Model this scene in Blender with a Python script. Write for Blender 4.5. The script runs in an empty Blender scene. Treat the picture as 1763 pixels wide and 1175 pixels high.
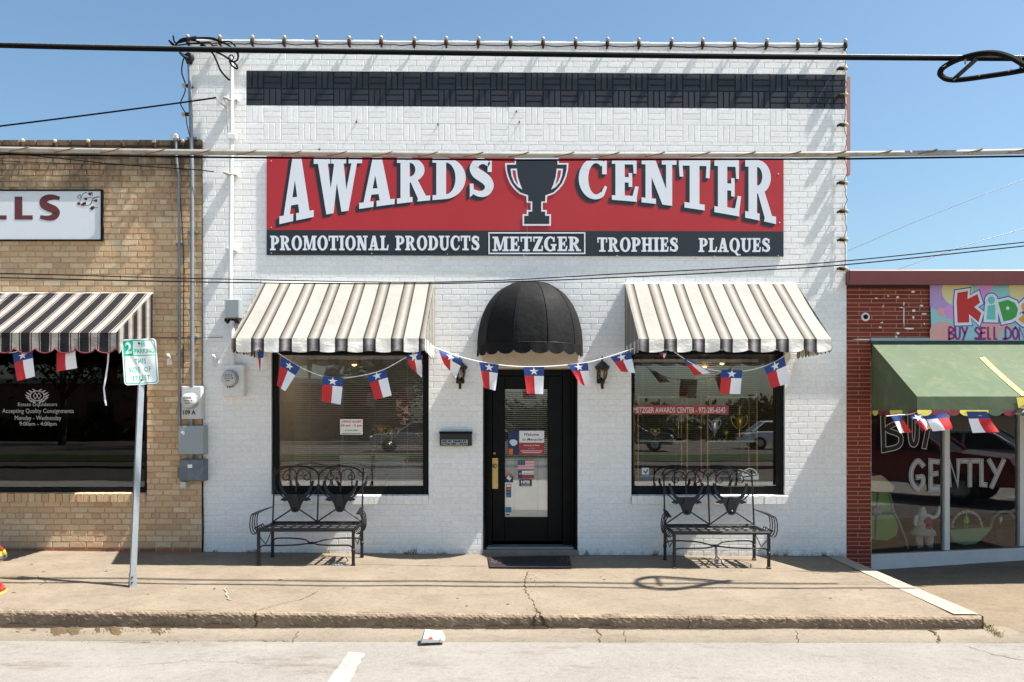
import bpy, math, random
from mathutils import Vector, Matrix, Quaternion
random.seed(11)
SC = bpy.context.scene
COL = SC.collection
R = math.radians
# ------------------------------------------------------------------ camera
D0, H0, F0 = 9.8, 1.70, 1372.0        # metres to the facade, eye height, focal length in photo pixels
CX, CY = 881.5, 717.0                 # principal column and horizon row of the 1763 x 1175 photograph
cam_d = bpy.data.cameras.new('camera'); cam = bpy.data.objects.new('camera', cam_d); COL.objects.link(cam)
cam.location = (0, -D0, H0); cam.rotation_euler = (R(90), 0, 0)
cam_d.sensor_width = 36.0; cam_d.lens = F0/1763*36.0
cam_d.shift_y = (CY-587.5)/1763
cam_d.clip_start = 0.05; cam_d.clip_end = 2000
SC.camera = cam
# ------------------------------------------------------------------ sky, sun, exposure
SUN_TRAVEL = Vector((-0.57, 0.09, -1.0)).normalized()
to_sun = -SUN_TRAVEL
SUN_EL = math.asin(to_sun.z); SUN_AZ = math.atan2(to_sun.x, to_sun.y)
W = bpy.data.worlds.new('World'); SC.world = W; W.use_nodes = True
wn = W.node_tree; wn.nodes.clear()
sky = wn.nodes.new('ShaderNodeTexSky'); sky.sky_type = 'NISHITA'; sky.sun_disc = False
sky.sun_elevation = SUN_EL; sky.sun_rotation = SUN_AZ
sky.air_density = 1.2; sky.dust_density = 2.0; sky.ozone_density = 6.0; sky.altitude = 150
bg = wn.nodes.new('ShaderNodeBackground'); bg.inputs[1].default_value = 0.076
wo = wn.nodes.new('ShaderNodeOutputWorld')
tint = wn.nodes.new('ShaderNodeMix'); tint.data_type = 'RGBA'; tint.blend_type = 'MULTIPLY'; tint.inputs[0].default_value = 1.0; tint.inputs[7].default_value = (1.0, 1.05, 0.96, 1)
wn.links.new(sky.outputs[0], tint.inputs[6]); wn.links.new(tint.outputs[2], bg.inputs[0]); wn.links.new(bg.outputs[0], wo.inputs[0])
sl = bpy.data.lights.new('sun', 'SUN'); sl.energy = 5.0; sl.angle = R(0.53); sl.color = (1.0, 0.955, 0.88)
so = bpy.data.objects.new('sun', sl); COL.objects.link(so)
so.rotation_euler = SUN_TRAVEL.to_track_quat('-Z', 'Y').to_euler(); so.location = (8, -6, 14)
SC.view_settings.view_transform = 'Standard'; SC.view_settings.look = 'None'
SC.view_settings.gamma = 1.0; SC.view_settings.exposure = 1.25; SC.view_settings.use_curve_mapping = False
SC.cycles.max_bounces = 10; SC.cycles.transparent_max_bounces = 24
SC.cycles.caustics_reflective = False; SC.cycles.caustics_refractive = False
SC.cycles.sample_clamp_indirect = 6.0

# ------------------------------------------------------------------ measuring helpers
def at(px, py, Y=0.0):                 # where a photo pixel lies on the upright plane at depth Y
    d = D0+Y
    return Vector(((px-CX)/F0*d, Y, H0-(py-CY)/F0*d))
def XP(px, Y=0.0): return (px-CX)/F0*(D0+Y)
def ZP(py, Y=0.0): return H0-(py-CY)/F0*(D0+Y)
def gz(X, Y=0): return -0.009*X if X < 0 else -0.005*X     # sidewalk level along the street
def gat(px, py, dz=0.0):               # where a photo pixel lies on a level sheet dz above the sidewalk datum
    d = F0*(H0-dz)/(py-CY)
    return Vector(((px-CX)/F0*d, d-D0, dz))
def lerp(a, b, t): return a+(b-a)*t

# ------------------------------------------------------------------ mesh collector
class MB:
    def __init__(s): s.v=[]; s.f=[]; s.m=[]; s.uv=[]; s.smooth=[]
    def add(s, vs, fs, m=0, uvs=None, smooth=False):
        o=len(s.v); s.v += [tuple(v) for v in vs]
        for i,f in enumerate(fs):
            s.f.append(tuple(o+k for k in f)); s.m.append(m); s.smooth.append(smooth)
            s.uv.append(uvs[i] if uvs else None)
    def poly(s, pts, m=0, uv=None): s.add(pts, [tuple(range(len(pts)))], m, [uv] if uv else None)
    def box(s, x0,x1,y0,y1,z0,z1, m=0):
        v=[(x0,y0,z0),(x1,y0,z0),(x1,y1,z0),(x0,y1,z0),(x0,y0,z1),(x1,y0,z1),(x1,y1,z1),(x0,y1,z1)]
        s.add(v,[(0,3,2,1),(4,5,6,7),(0,1,5,4),(1,2,6,5),(2,3,7,6),(3,0,4,7)],m)
    def bbox(s, x0,x1,y0,y1,z0,z1, b=0.006, m=0):       # box with chamfered edges
        if b<=0: return s.box(x0,x1,y0,y1,z0,z1,m)
        c=((x0+x1)/2,(y0+y1)/2,(z0+z1)/2); h=((x1-x0)/2,(y1-y0)/2,(z1-z0)/2)
        b=min(b,*(k*0.45 for k in h)); V=[]; idx={}
        for sx in(-1,1):
            for sy in(-1,1):
                for sz in(-1,1):
                    for ax in range(3):
                        q=[sx*(h[0]-b),sy*(h[1]-b),sz*(h[2]-b)]; sg=(sx,sy,sz)
                        q[ax]=sg[ax]*h[ax]; idx[(sx,sy,sz,ax)]=len(V); V.append((c[0]+q[0],c[1]+q[1],c[2]+q[2]))
        Fs=[]
        S=(-1,1)
        for ax in range(3):
            a1,a2=[k for k in range(3) if k!=ax]
            for sg in S:
                loop=[]
                for u,w in((-1,-1),(1,-1),(1,1),(-1,1)):
                    t=[0,0,0]; t[ax]=sg; t[a1]=u; t[a2]=w; loop.append(idx[(t[0],t[1],t[2],ax)])
                flip = (sg<0) ^ (ax==1)
                Fs.append(tuple(loop[::-1] if flip else loop))
        for ax in range(3):
            a1,a2=[k for k in range(3) if k!=ax]
            for u in S:
                for w in S:
                    t=[0,0,0]; t[a1]=u; t[a2]=w
                    q=[]
                    for e,fa in((-1,a1),(1,a1),(1,a2),(-1,a2)):
                        t[ax]=e; q.append(idx[(t[0],t[1],t[2],fa)])
                    Fs.append(tuple(q))
        for sx in S:
            for sy in S:
                for sz in S: Fs.append(tuple(idx[(sx,sy,sz,k)] for k in range(3)))
        s.add(V,Fs,m)
    def tube(s, pts, r, n=7, m=0, caps=True, closed=False):
        pts=[Vector(p) for p in pts]; k=len(pts)
        rs = r if isinstance(r,(list,tuple)) else [r]*k
        V=[]; nrm=None
        for i,p in enumerate(pts):
            if closed: t=pts[(i+1)%k]-pts[i-1]
            else: t=pts[min(i+1,k-1)]-pts[max(i-1,0)]
            t = t.normalized() if t.length>1e-9 else Vector((0,0,1))
            if nrm is None:
                a=Vector((0,0,1)) if abs(t.z)<0.9 else Vector((1,0,0)); nrm=(a-t*a.dot(t)).normalized()
            else:
                nrm=nrm-t*nrm.dot(t); nrm = nrm.normalized() if nrm.length>1e-6 else t.orthogonal().normalized()
            b=t.cross(nrm)
            for j in range(n):
                w=2*math.pi*j/n; V.append(p+(nrm*math.cos(w)+b*math.sin(w))*rs[i])
        Fs=[]
        for i in range(k if closed else k-1):
            i2=(i+1)%k
            for j in range(n): Fs.append((i*n+j,i*n+(j+1)%n,i2*n+(j+1)%n,i2*n+j))
        s.add(V,Fs,m,smooth=True)
        if caps and not closed:
            s.add(V[:n],[tuple(range(n))[::-1]],m); s.add(V[-n:],[tuple(range(n))],m)
    def lathe(s, prof, c=(0,0,0), n=16, m=0, axis='z', smooth=True):   # prof: (radius, height)
        V=[]; c=Vector(c)
        for r,h in prof:
            for j in range(n):
                w=2*math.pi*j/n; a,b=r*math.cos(w),r*math.sin(w)
                V.append(c+(Vector((a,b,h)) if axis=='z' else Vector((a,h,b)) if axis=='y' else Vector((h,a,b))))
        Fs=[(i*n+j,i*n+(j+1)%n,(i+1)*n+(j+1)%n,(i+1)*n+j) for i in range(len(prof)-1) for j in range(n)]
        if prof[0][0]>1e-4: Fs.append(tuple(range(n))[::-1])
        if prof[-1][0]>1e-4: Fs.append(tuple(range((len(prof)-1)*n,len(prof)*n)))
        s.add(V,Fs,m,smooth=smooth)
    def prism(s, pts, y0, y1, m=0):     # outline (x,z) given a thickness along y
        n=len(pts)
        V=[(x,y0,z) for x,z in pts]+[(x,y1,z) for x,z in pts]
        s.add(V,[tuple(range(n)),tuple(range(2*n-1,n-1,-1))]+[(i,i+n,(i+1)%n+n,(i+1)%n) for i in range(n)],m)
    def xform(s, M): s.v=[tuple(M @ Vector(v)) for v in s.v]; return s
    def shift(s, d): s.v=[(v[0]+d[0],v[1]+d[1],v[2]+d[2]) for v in s.v]; return s
    def mesh(s, name, mats, origin=(0,0,0)):
        me=bpy.data.meshes.new(name); ox,oy,oz=origin
        me.from_pydata([(a-ox,b-oy,c-oz) for a,b,c in s.v],[],s.f)
        for m in mats: me.materials.append(m)
        me.polygons.foreach_set('material_index',s.m)
        me.polygons.foreach_set('use_smooth',s.smooth)
        if any(u is not None for u in s.uv):
            L=me.uv_layers.new(name='UVMap'); k=0
            for u,f in zip(s.uv,s.f):
                for j in range(len(f)):
                    L.data[k].uv = u[j] if u else (0,0); k+=1
        me.update(); return me
    def build(s, name, mats, parent=None, origin=None):
        if not isinstance(mats,(list,tuple)): mats=[mats]
        if origin is None: origin = world_loc(parent) if parent else (0,0,0)
        o=bpy.data.objects.new(name, s.mesh(name, mats, origin)); COL.objects.link(o)
        if parent: o.parent=parent
        else: o.location=origin
        return o
def world_loc(o):
    p=Vector((0,0,0))
    while o: p=p+o.location; o=o.parent
    return p
def tag(o, label=None, cat=None, group=None, kind=None):
    if label: o['label']=label
    if cat: o['category']=cat
    if group: o['group']=group
    if kind: o['kind']=kind
    return o
def thing(name, loc, label, cat, group=None):
    o=bpy.data.objects.new(name,None); o.empty_display_size=0.1; COL.objects.link(o); o.location=loc
    return tag(o,label,cat,group)
def kids(o): return [c for c in bpy.data.objects if c.parent==o]
def copy_tree(o, parent=None):
    c=o.copy(); COL.objects.link(c); c.parent=parent
    for ch in kids(o): copy_tree(ch,c)
    return c

# ------------------------------------------------------------------ materials
def lin(r,g,b):
    f=lambda c:(c/255/12.92) if c/255<=0.04045 else ((c/255+0.055)/1.055)**2.4
    return (f(r),f(g),f(b),1)
def new_mat(name):
    m=bpy.data.materials.new(name); m.use_nodes=True; nt=m.node_tree
    return m, nt, nt.nodes['Principled BSDF']
def N(nt, t, **k):
    n=nt.nodes.new(t)
    for a,b in k.items(): setattr(n,a,b)
    return n
def ramp(nt, fac, stops):
    r=nt.nodes.new('ShaderNodeValToRGB'); e=r.color_ramp.elements
    while len(e)<len(stops): e.new(0.5)
    for i,(p,c) in enumerate(stops):
        e[i].position=p; e[i].color=c if len(c)==4 else (*c,1)
    nt.links.new(fac,r.inputs[0]); return r.outputs[0]
def noise(nt, vec, scale, detail=4, rough=0.55):
    n=N(nt,'ShaderNodeTexNoise'); n.inputs['Scale'].default_value=scale
    n.inputs['Detail'].default_value=detail; n.inputs['Roughness'].default_value=rough
    if vec is not None: nt.links.new(vec,n.inputs['Vector'])
    return n.outputs['Fac']
def mixc(nt, fac, a, b, mode='MIX'):
    n=N(nt,'ShaderNodeMix',data_type='RGBA',blend_type=mode)
    for val,sock in((fac,n.inputs[0]),(a,n.inputs[6]),(b,n.inputs[7])):
        if isinstance(val,(int,float)): sock.default_value=val
        elif isinstance(val,(tuple,list)): sock.default_value=val if len(val)==4 else (*val,1)
        else: nt.links.new(val,sock)
    return n.outputs[2]
def math_(nt, op, a, b=None, c=None):
    n=N(nt,'ShaderNodeMath',operation=op)
    for val,sock in zip((a,b,c),n.inputs):
        if val is None: continue
        if isinstance(val,(int,float)): sock.default_value=val
        else: nt.links.new(val,sock)
    return n.outputs[0]
def mrange(nt, v, a, b, c=0.0, d=1.0):
    n=N(nt,'ShaderNodeMapRange'); nt.links.new(v,n.inputs[0])
    for i,x in enumerate((a,b,c,d)): n.inputs[i+1].default_value=x
    return n.outputs[0]
def bump(nt, bs, h, strength=0.3, dist=0.01):
    b=N(nt,'ShaderNodeBump'); b.inputs['Strength'].default_value=strength; b.inputs['Distance'].default_value=dist
    nt.links.new(h,b.inputs['Height']); nt.links.new(b.outputs[0],bs.inputs['Normal']); return b
def objvec(nt, scale=None):
    t=N(nt,'ShaderNodeTexCoord').outputs['Object']
    if scale:
        mp=N(nt,'ShaderNodeMapping'); mp.inputs['Scale'].default_value=scale; nt.links.new(t,mp.inputs[0]); t=mp.outputs[0]
    return t
def pm(name, col, rough=0.6, metal=0.0, var=0.12, scale=6.0, bmp=0.0, bscale=60.0, bdist=0.004, spec=0.5, dirt=None, dirt_amt=0.0, coat=0.0, trans=0.0):
    """painted / plain surface: base colour with soft uneven tone, optional worn spots and fine relief"""
    m,nt,bs=new_mat(name); v=objvec(nt)
    f=noise(nt,v,scale,5,0.6)
    c=mixc(nt,f,tuple(k*(1-var) for k in col[:3]),tuple(min(1,k*(1+var)) for k in col[:3]))
    if dirt:
        g=mrange(nt,noise(nt,v,scale*0.7+3,6,0.65),0.5,0.72); c=mixc(nt,math_(nt,'MULTIPLY',g,dirt_amt),c,dirt)
    nt.links.new(c,bs.inputs['Base Color'])
    bs.inputs['Metallic'].default_value=metal; bs.inputs['Specular IOR Level'].default_value=spec
    nt.links.new(mrange(nt,f,0.3,0.7,max(0,rough-0.08),min(1,rough+0.08)),bs.inputs['Roughness'])
    if coat: bs.inputs['Coat Weight'].default_value=coat
    if bmp: bump(nt,bs,noise(nt,v,bscale,4,0.6),bmp,bdist)
    return m
M={}
def flat(key, r,g,b, **k):
    M[key]=pm(key, lin(r,g,b), **k); return M[key]

def glass_mat(name, tint=(1,1,1,1), ior=1.75, extra=0.0):
    m,nt,bs=new_mat(name); nt.nodes.remove(bs)
    fr=N(nt,'ShaderNodeFresnel'); fr.inputs[0].default_value=ior
    gl=N(nt,'ShaderNodeBsdfGlossy'); gl.inputs['Roughness'].default_value=0.0; gl.inputs['Color'].default_value=(1,1,1,1)
    tr=N(nt,'ShaderNodeBsdfTransparent'); tr.inputs[0].default_value=tint
    mx=N(nt,'ShaderNodeMixShader')
    fac=math_(nt,'ADD',fr.outputs[0],extra)
    nt.links.new(fac,mx.inputs[0]); nt.links.new(tr.outputs[0],mx.inputs[1]); nt.links.new(gl.outputs[0],mx.inputs[2])
    v=objvec(nt); b=N(nt,'ShaderNodeBump'); b.inputs['Strength'].default_value=0.05; b.inputs['Distance'].default_value=0.01
    nt.links.new(noise(nt,v,1.6,1,0.4),b.inputs['Height']); nt.links.new(b.outputs[0],gl.inputs['Normal'])
    nt.links.new(mx.outputs[0],nt.nodes['Material Output'].inputs[0]); return m
# ------------------------------------------------------------------ wall and ground materials
def brick_mat(name, tones, rough=0.8, bmp=0.5, bscale=70, stain=None, base_dirt=None, vstreak=False, bdist=0.004, streak=None):
    m,nt,bs=new_mat(name); v=objvec(nt)
    isl=N(nt,'ShaderNodeNewGeometry').outputs['Random Per Island']
    c=ramp(nt,isl,[(i/(len(tones)-1),t) for i,t in enumerate(tones)])
    n1=noise(nt,v,26,6,0.7)
    c=mixc(nt,mrange(nt,n1,0.35,0.75,0,0.35),c,tuple(k*0.55 for k in tones[0][:3]))
    sep=N(nt,'ShaderNodeSeparateXYZ'); nt.links.new(v,sep.inputs[0])
    if stain:                         # old black growth hanging down from the parapet
        z0,z1,col=stain
        n2=noise(nt,objvec(nt,(2.2,1,0.6)),2.0,7,0.7)
        h=mrange(nt,sep.outputs[2],z0,z1); f=math_(nt,'MULTIPLY',mrange(nt,math_(nt,'ADD',h,math_(nt,'MULTIPLY',math_(nt,'SUBTRACT',n2,0.5),1.3)),0.45,1.0),0.85)
        c=mixc(nt,f,c,col)
        n5=noise(nt,objvec(nt,(1.0,1,0.8)),1.6,7,0.75); h2=mrange(nt,sep.outputs[2],z0-1.0,z1-.2); c=mixc(nt,math_(nt,'MULTIPLY',mrange(nt,math_(nt,'ADD',math_(nt,'MULTIPLY',h2,0.25),math_(nt,'SUBTRACT',n5,0.5)),0.16,0.40),0.6),c,col)
    if base_dirt:
        z0,z1,col=base_dirt
        n3=noise(nt,v,9,6,0.75)
        h=mrange(nt,sep.outputs[2],z1,z0); f=math_(nt,'MULTIPLY',mrange(nt,math_(nt,'ADD',math_(nt,'MULTIPLY',h,0.55),math_(nt,'SUBTRACT',n3,0.5)),0.3,0.6),0.75)
        c=mixc(nt,f,c,col)
    if streak:
        n4=noise(nt,objvec(nt,(5.0,1,0.35)),3.0,6,0.7); c=mixc(nt,mrange(nt,n4,0.62,0.85,0,0.25),c,streak)
    nt.links.new(c,bs.inputs['Base Color']); bs.inputs['Roughness'].default_value=rough
    bs.inputs['Specular IOR Level'].default_value=0.3
    hgt=noise(nt,objvec(nt,(1,1,0.35)) if vstreak else v,bscale,5,0.65)
    bump(nt,bs,hgt,bmp,bdist); return m
wt=[lin(240,239,236),lin(247,246,243),lin(244,243,240)]
M['white_brick']=brick_mat('painted_white_brick',wt,rough=0.6,bmp=0.07,bscale=30,base_dirt=(-0.06,0.18,lin(140,130,114)),bdist=0.003,streak=lin(206,200,188))
M['white_mortar']=brick_mat('painted_white_mortar',[lin(238,237,234),lin(238,237,234)],rough=0.6,bmp=0.2,bscale=50,base_dirt=(-0.06,0.16,lin(120,112,100)))
bt=[lin(47,49,55),lin(56,58,64),lin(51,53,59)]
M['black_brick']=brick_mat('painted_black_brick',bt,rough=0.45,bmp=0.1,bscale=40,bdist=0.003)
M['black_mortar']=brick_mat('painted_black_mortar',[lin(28,30,35)]*2,rough=0.5)
tt=[lin(203,168,130),lin(218,188,150),lin(210,175,135),lin(224,200,163),lin(194,160,127),lin(212,171,130)]
M['tan_brick']=brick_mat('tan_textured_brick',tt,rough=0.95,bmp=0.7,bscale=34,stain=(3.9,5.0,lin(62,54,46)),vstreak=True,bdist=0.008)
M['tan_mortar']=brick_mat('grey_brown_mortar',[lin(184,164,138)]*2,rough=0.95,bmp=0.5,stain=(3.9,5.0,lin(52,46,40)))
M['foot_brick']=brick_mat('reddish_base_brick',[lin(150,95,70),lin(172,112,84),lin(140,88,66)],rough=0.95,bmp=0.8,vstreak=True)
rt=[lin(128,52,40),lin(142,60,45),lin(116,45,36),lin(135,58,46)]
M['red_brick']=brick_mat('red_roman_brick',rt,rough=0.8,bmp=0.35,bscale=60)
M['red_mortar']=brick_mat('sandy_mortar',[lin(178,145,118)]*2,rough=0.9,bmp=0.4)

def ground_mat(name, c0, c1, spk_dark, spk_light, speck=210, rough=0.9, bmp=0.35, blotch=1.1, stain=None, stain_amt=0.5):
    m,nt,bs=new_mat(name); v=objvec(nt)
    b=noise(nt,v,blotch,7,0.62)
    c=mixc(nt,mrange(nt,b,0.32,0.68),c0,c1)
    g=noise(nt,v,speck,3,0.7)
    c=mixc(nt,mrange(nt,g,0.60,0.70,0,0.55),c,spk_light)
    c=mixc(nt,mrange(nt,g,0.40,0.30,0,0.65),c,spk_dark)
    g2=noise(nt,v,speck*0.33,4,0.7)
    c=mixc(nt,mrange(nt,g2,0.42,0.28,0,0.45),c,spk_dark)
    g3=noise(nt,v,15,9,0.78); c=mixc(nt,mrange(nt,g3,0.50,0.30,0,0.40),c,spk_dark); c=mixc(nt,mrange(nt,g3,0.55,0.72,0,0.30),c,spk_light)
    if stain:
        s=noise(nt,objvec(nt,(0.7,1.6,1)),2.3,8,0.7)
        c=mixc(nt,mrange(nt,s,0.55,0.75,0,stain_amt),c,stain)
    c=mixc(nt,1.0,c,(0.925,0.925,0.925,1),'MULTIPLY')
    nt.links.new(c,bs.inputs['Base Color']); bs.inputs['Roughness'].default_value=rough
    bs.inputs['Specular IOR Level'].default_value=0.25
    bump(nt,bs,math_(nt,'ADD',g,math_(nt,'MULTIPLY',g2,1.5)),bmp,0.006); return m
M['sidewalk']=ground_mat('worn_tan_concrete',lin(125,113,98),lin(142,129,112),lin(88,74,60),lin(162,148,130),speck=62,blotch=1.7,bmp=0.5,stain=lin(98,86,72),stain_amt=0.6)
M['kerb']=ground_mat('weathered_kerb_concrete',lin(128,111,93),lin(154,136,115),lin(56,46,36),lin(194,174,148),speck=48,bmp=0.5,blotch=3.0,stain=lin(66,56,46),stain_amt=0.6)
M['gutter']=ground_mat('pale_gutter_concrete',lin(126,116,101),lin(140,130,115),lin(92,79,65),lin(158,149,134),speck=60,stain=lin(102,88,72),stain_amt=0.6)
M['road']=ground_mat('bleached_asphalt',lin(131,126,120),lin(141,136,130),lin(100,94,88),lin(160,155,150),speck=60,blotch=1.6,bmp=0.5,stain=lin(104,91,76),stain_amt=0.9)
M['bounce_lane']=ground_mat('pale_bounce_concrete',lin(180,176,168),lin(194,190,182),lin(130,124,118),lin(210,204,196),speck=70,blotch=0.7)  # made extra pale so the unseen lane throws light back
M['far_asphalt']=ground_mat('grey_asphalt',lin(84,78,72),lin(98,92,85),lin(60,56,52),lin(120,114,108),speck=60,blotch=0.9)
M['pavement']=ground_mat('tan_pavement',lin(119,104,87),lin(133,118,99),lin(78,64,51),lin(152,139,122),speck=60,stain=lin(86,71,58),stain_amt=0.65)
M['earth']=ground_mat('bare_earth',lin(84,70,52),lin(104,88,66),lin(48,38,28),lin(126,110,86),speck=60,bmp=1.0)
M['grass']=ground_mat('dry_lawn',lin(40,54,24),lin(58,68,34),lin(28,36,18),lin(84,90,50),speck=30,bmp=1.0)
M['crack']=pm('dark_crack',lin(84,70,56),rough=1.0,spec=0.1)
M['gum']=pm('old_gum',lin(88,76,64),rough=0.9,var=0.4,scale=3)
M['step']=ground_mat('grey_step_concrete',lin(128,116,104),lin(150,138,124),lin(84,74,66),lin(180,168,154),speck=90)
M['white_line']=pm('worn_white_paint',lin(146,144,140),rough=0.8,var=0.06,scale=14,dirt=lin(124,118,111),dirt_amt=0.5)
M['cream_line']=pm('cream_painted_edge',lin(158,149,134),rough=0.85,var=0.05,scale=10,bmp=0.4,bscale=120,dirt=lin(134,121,104),dirt_amt=0.45)
# plain finishes
flat('white_paint',226,226,224,rough=0.5,dirt=lin(180,176,168),dirt_amt=0.4)
flat('offwhite',212,208,200,rough=0.6); flat('beige_panel',206,192,172,rough=0.6,dirt=lin(170,150,126),dirt_amt=0.4)
flat('black_gloss',7,7,8,rough=0.5,var=0.2,spec=0.18); flat('black_metal',16,16,17,rough=0.42,var=0.25,bmp=0.15,bscale=120)
flat('black_rubber',20,20,22,rough=0.7,var=0.2); flat('black_cable',12,12,13,rough=0.9,var=0.2,spec=0.12)
flat('black_cloth',14,14,16,rough=0.8,var=0.25,scale=3,bmp=0.5,bscale=5,bdist=0.03,spec=0.25)
flat('galv',158,164,168,rough=0.42,metal=0.55,var=0.12,scale=14); flat('alu',176,176,176,rough=0.35,metal=0.7); flat('store_frame',206,206,206,rough=0.45)
flat('grey_box',150,158,160,rough=0.5,var=0.08); flat('dark_grey_box',98,106,114,rough=0.55,var=0.2,scale=9,dirt=lin(130,138,142),dirt_amt=0.5)
flat('pale_box',196,198,198,rough=0.5); flat('conduit_grey',134,142,146,rough=0.45,metal=0.4,dirt=lin(120,96,76),dirt_amt=0.5)
flat('rust',96,56,34,rough=0.95,var=0.45,scale=30,bmp=0.5); flat('rusty_dark',48,34,26,rough=0.9,var=0.4,scale=30)
flat('bulb_cream',176,164,132,rough=0.15,var=0.06,coat=0.6)
flat('banner_red',176,40,46,rough=0.5,var=0.03,scale=2); flat('banner_black',32,38,46,rough=0.5,var=0.06,scale=2); flat('banner_white',222,226,232,rough=0.5,var=0.02)
flat('sign_board',214,218,222,rough=0.5,var=0.03,scale=2); flat('sign_maroon',96,44,44,rough=0.6)
flat('maroon_metal',104,48,44,rough=0.45,var=0.06,scale=3); flat('dark_drip',48,30,28,rough=0.8)
flat('flag_blue',34,66,128,rough=0.75,var=0.06); flat('flag_red',192,40,44,rough=0.75,var=0.05); flat('flag_white',232,232,234,rough=0.75,var=0.03)
flat('string_white',228,226,222,rough=0.8); flat('sign_green',12,176,132,rough=0.4,var=0.03); flat('sign_white',236,237,236,rough=0.4,var=0.02)
flat('brass',206,170,100,rough=0.3,metal=0.45,var=0.12,scale=12); flat('gold',222,188,104,rough=0.25,metal=0.5); flat('silver',206,216,222,rough=0.2,metal=0.4)
flat('shelf_glass',206,228,196,rough=0.15); flat('wood',118,84,54,rough=0.5,var=0.25); flat('interior_wall',160,152,140,rough=0.8)
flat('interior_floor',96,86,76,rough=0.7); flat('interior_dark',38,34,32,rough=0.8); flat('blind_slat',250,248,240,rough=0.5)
flat('green_canvas',80,95,70,rough=0.85,var=0.08,scale=2.2,bmp=0.2,bscale=5,bdist=0.02,dirt=lin(116,122,94),dirt_amt=0.5)
flat('yellow_paint',226,210,96,rough=0.8,var=0.1,scale=20); flat('maroon_cloth',118,46,56,rough=0.8); flat('pale_yellow_cloth',176,170,112,rough=0.85,var=0.06)
flat('paper',238,238,234,rough=0.8,var=0.02); flat('orange_print',232,124,48,rough=0.8); flat('red_print',206,52,52,rough=0.8); flat('navy_print',48,58,92,rough=0.7)
flat('sticker_blue',74,136,178,rough=0.5); flat('amex_teal',36,120,156,rough=0.5); flat('text_black',28,28,30,rough=0.7); flat('decal_red',168,52,56,rough=0.5)
flat('decal_white',214,214,208,rough=0.6); flat('chalk',190,190,188,rough=0.9,var=0.2,scale=40); flat('chalk_dark',40,38,40,rough=0.9); flat('chalk_grey',168,170,172,rough=0.9,var=0.25,scale=30)
flat('pinkish_metal',178,128,122,rough=0.6,var=0.15,scale=8); flat('tape_brown',110,92,72,rough=0.8); flat('wrap_white',150,146,138,rough=0.6,var=0.12,scale=4,dirt=lin(110,90,70),dirt_amt=0.6)
flat('red_gloss',190,24,34,rough=0.25,coat=0.5); flat('yellow_gloss',242,214,54,rough=0.3,coat=0.4); flat('grey_gloss',92,92,96,rough=0.4); flat('orange_gloss',240,170,44,rough=0.3,coat=0.4)
flat('mat_black',26,25,26,rough=0.95,bmp=0.6,bscale=200); flat('mat_pink',96,62,66,rough=0.95,var=0.4,scale=40)
flat('skin_white',246,242,236,rough=0.5); flat('pink_cloth',250,228,228,rough=0.8,var=0.15,scale=30); flat('magenta_cloth',196,36,104,rough=0.7,var=0.3,scale=30); flat('dress_print',236,234,214,rough=0.8,var=0.25,scale=40)
flat('lime_cloth',132,180,92,rough=0.8); flat('mint_cloth',150,196,150,rough=0.8); flat('cream_cloth',222,208,178,rough=0.8); flat('teal_plastic',70,150,146,rough=0.5); flat('dark_teal',28,58,58,rough=0.6); flat('lime_plastic',120,210,60,rough=0.4)
flat('bark',80,66,52,rough=0.95,bmp=0.8); flat('car_glass',18,20,22,rough=0.08); flat('car_silver',150,154,160,rough=0.25,metal=0.5,coat=0.8); flat('car_red',150,14,22,rough=0.25,coat=0.9); flat('car_dark',40,44,54,rough=0.25,coat=0.9); flat('car_white',220,222,224,rough=0.25,coat=0.9)
flat('tyre',22,22,22,rough=0.9); flat('far_brick',150,104,88,rough=0.9,var=0.2); flat('far_trim',200,192,180,rough=0.8); flat('tail_red',170,20,20,rough=0.2)
flat('amber_glass',150,116,66,rough=0.1,coat=0.5); flat('lavender',178,150,200,rough=0.7); flat('banner_aqua',146,200,206,rough=0.7,var=0.06,scale=3); flat('banner_sand',222,204,150,rough=0.7); flat('banner_salmon',222,164,160,rough=0.7); flat('banner_pink',214,150,206,rough=0.7)
flat('kid_red',196,46,42,rough=0.7); flat('kid_teal',104,196,186,rough=0.7); flat('kid_green',64,156,72,rough=0.7); flat('kid_orange',226,158,66,rough=0.7); flat('kid_blue',52,96,176,rough=0.7); flat('kid_white',226,222,230,rough=0.7); flat('kid_purple',150,48,124,rough=0.7)
flat('weed',84,98,46,rough=0.9,var=0.4,scale=20); flat('dry_weed',136,116,72,rough=0.95,var=0.3,scale=20); flat('dark_hole',8,8,8,rough=1.0)
M['glass']=glass_mat('window_glass',extra=0.09); M['glass_dark']=glass_mat('tinted_window_glass',(0.42,0.42,0.44,1),1.62)
M['glass_store']=glass_mat('store_glass',(0.92,0.92,0.92,1),1.6)
M['lamp_glass']=glass_mat('amber_lantern_glass',(0.86,0.76,0.58,1),1.6)

def leaf_mat(name,a,b):
    m,nt,bs=new_mat(name); isl=N(nt,'ShaderNodeNewGeometry').outputs['Random Per Island']
    nt.links.new(ramp(nt,isl,[(0,a),(1,b)]),bs.inputs['Base Color']); bs.inputs['Roughness'].default_value=0.7; return m
M['leaf']=leaf_mat('tree_leaf',lin(50,72,30),lin(92,112,52)); M['leaf_dark']=leaf_mat('dark_tree_leaf',lin(34,50,26),lin(62,82,40))

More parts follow.
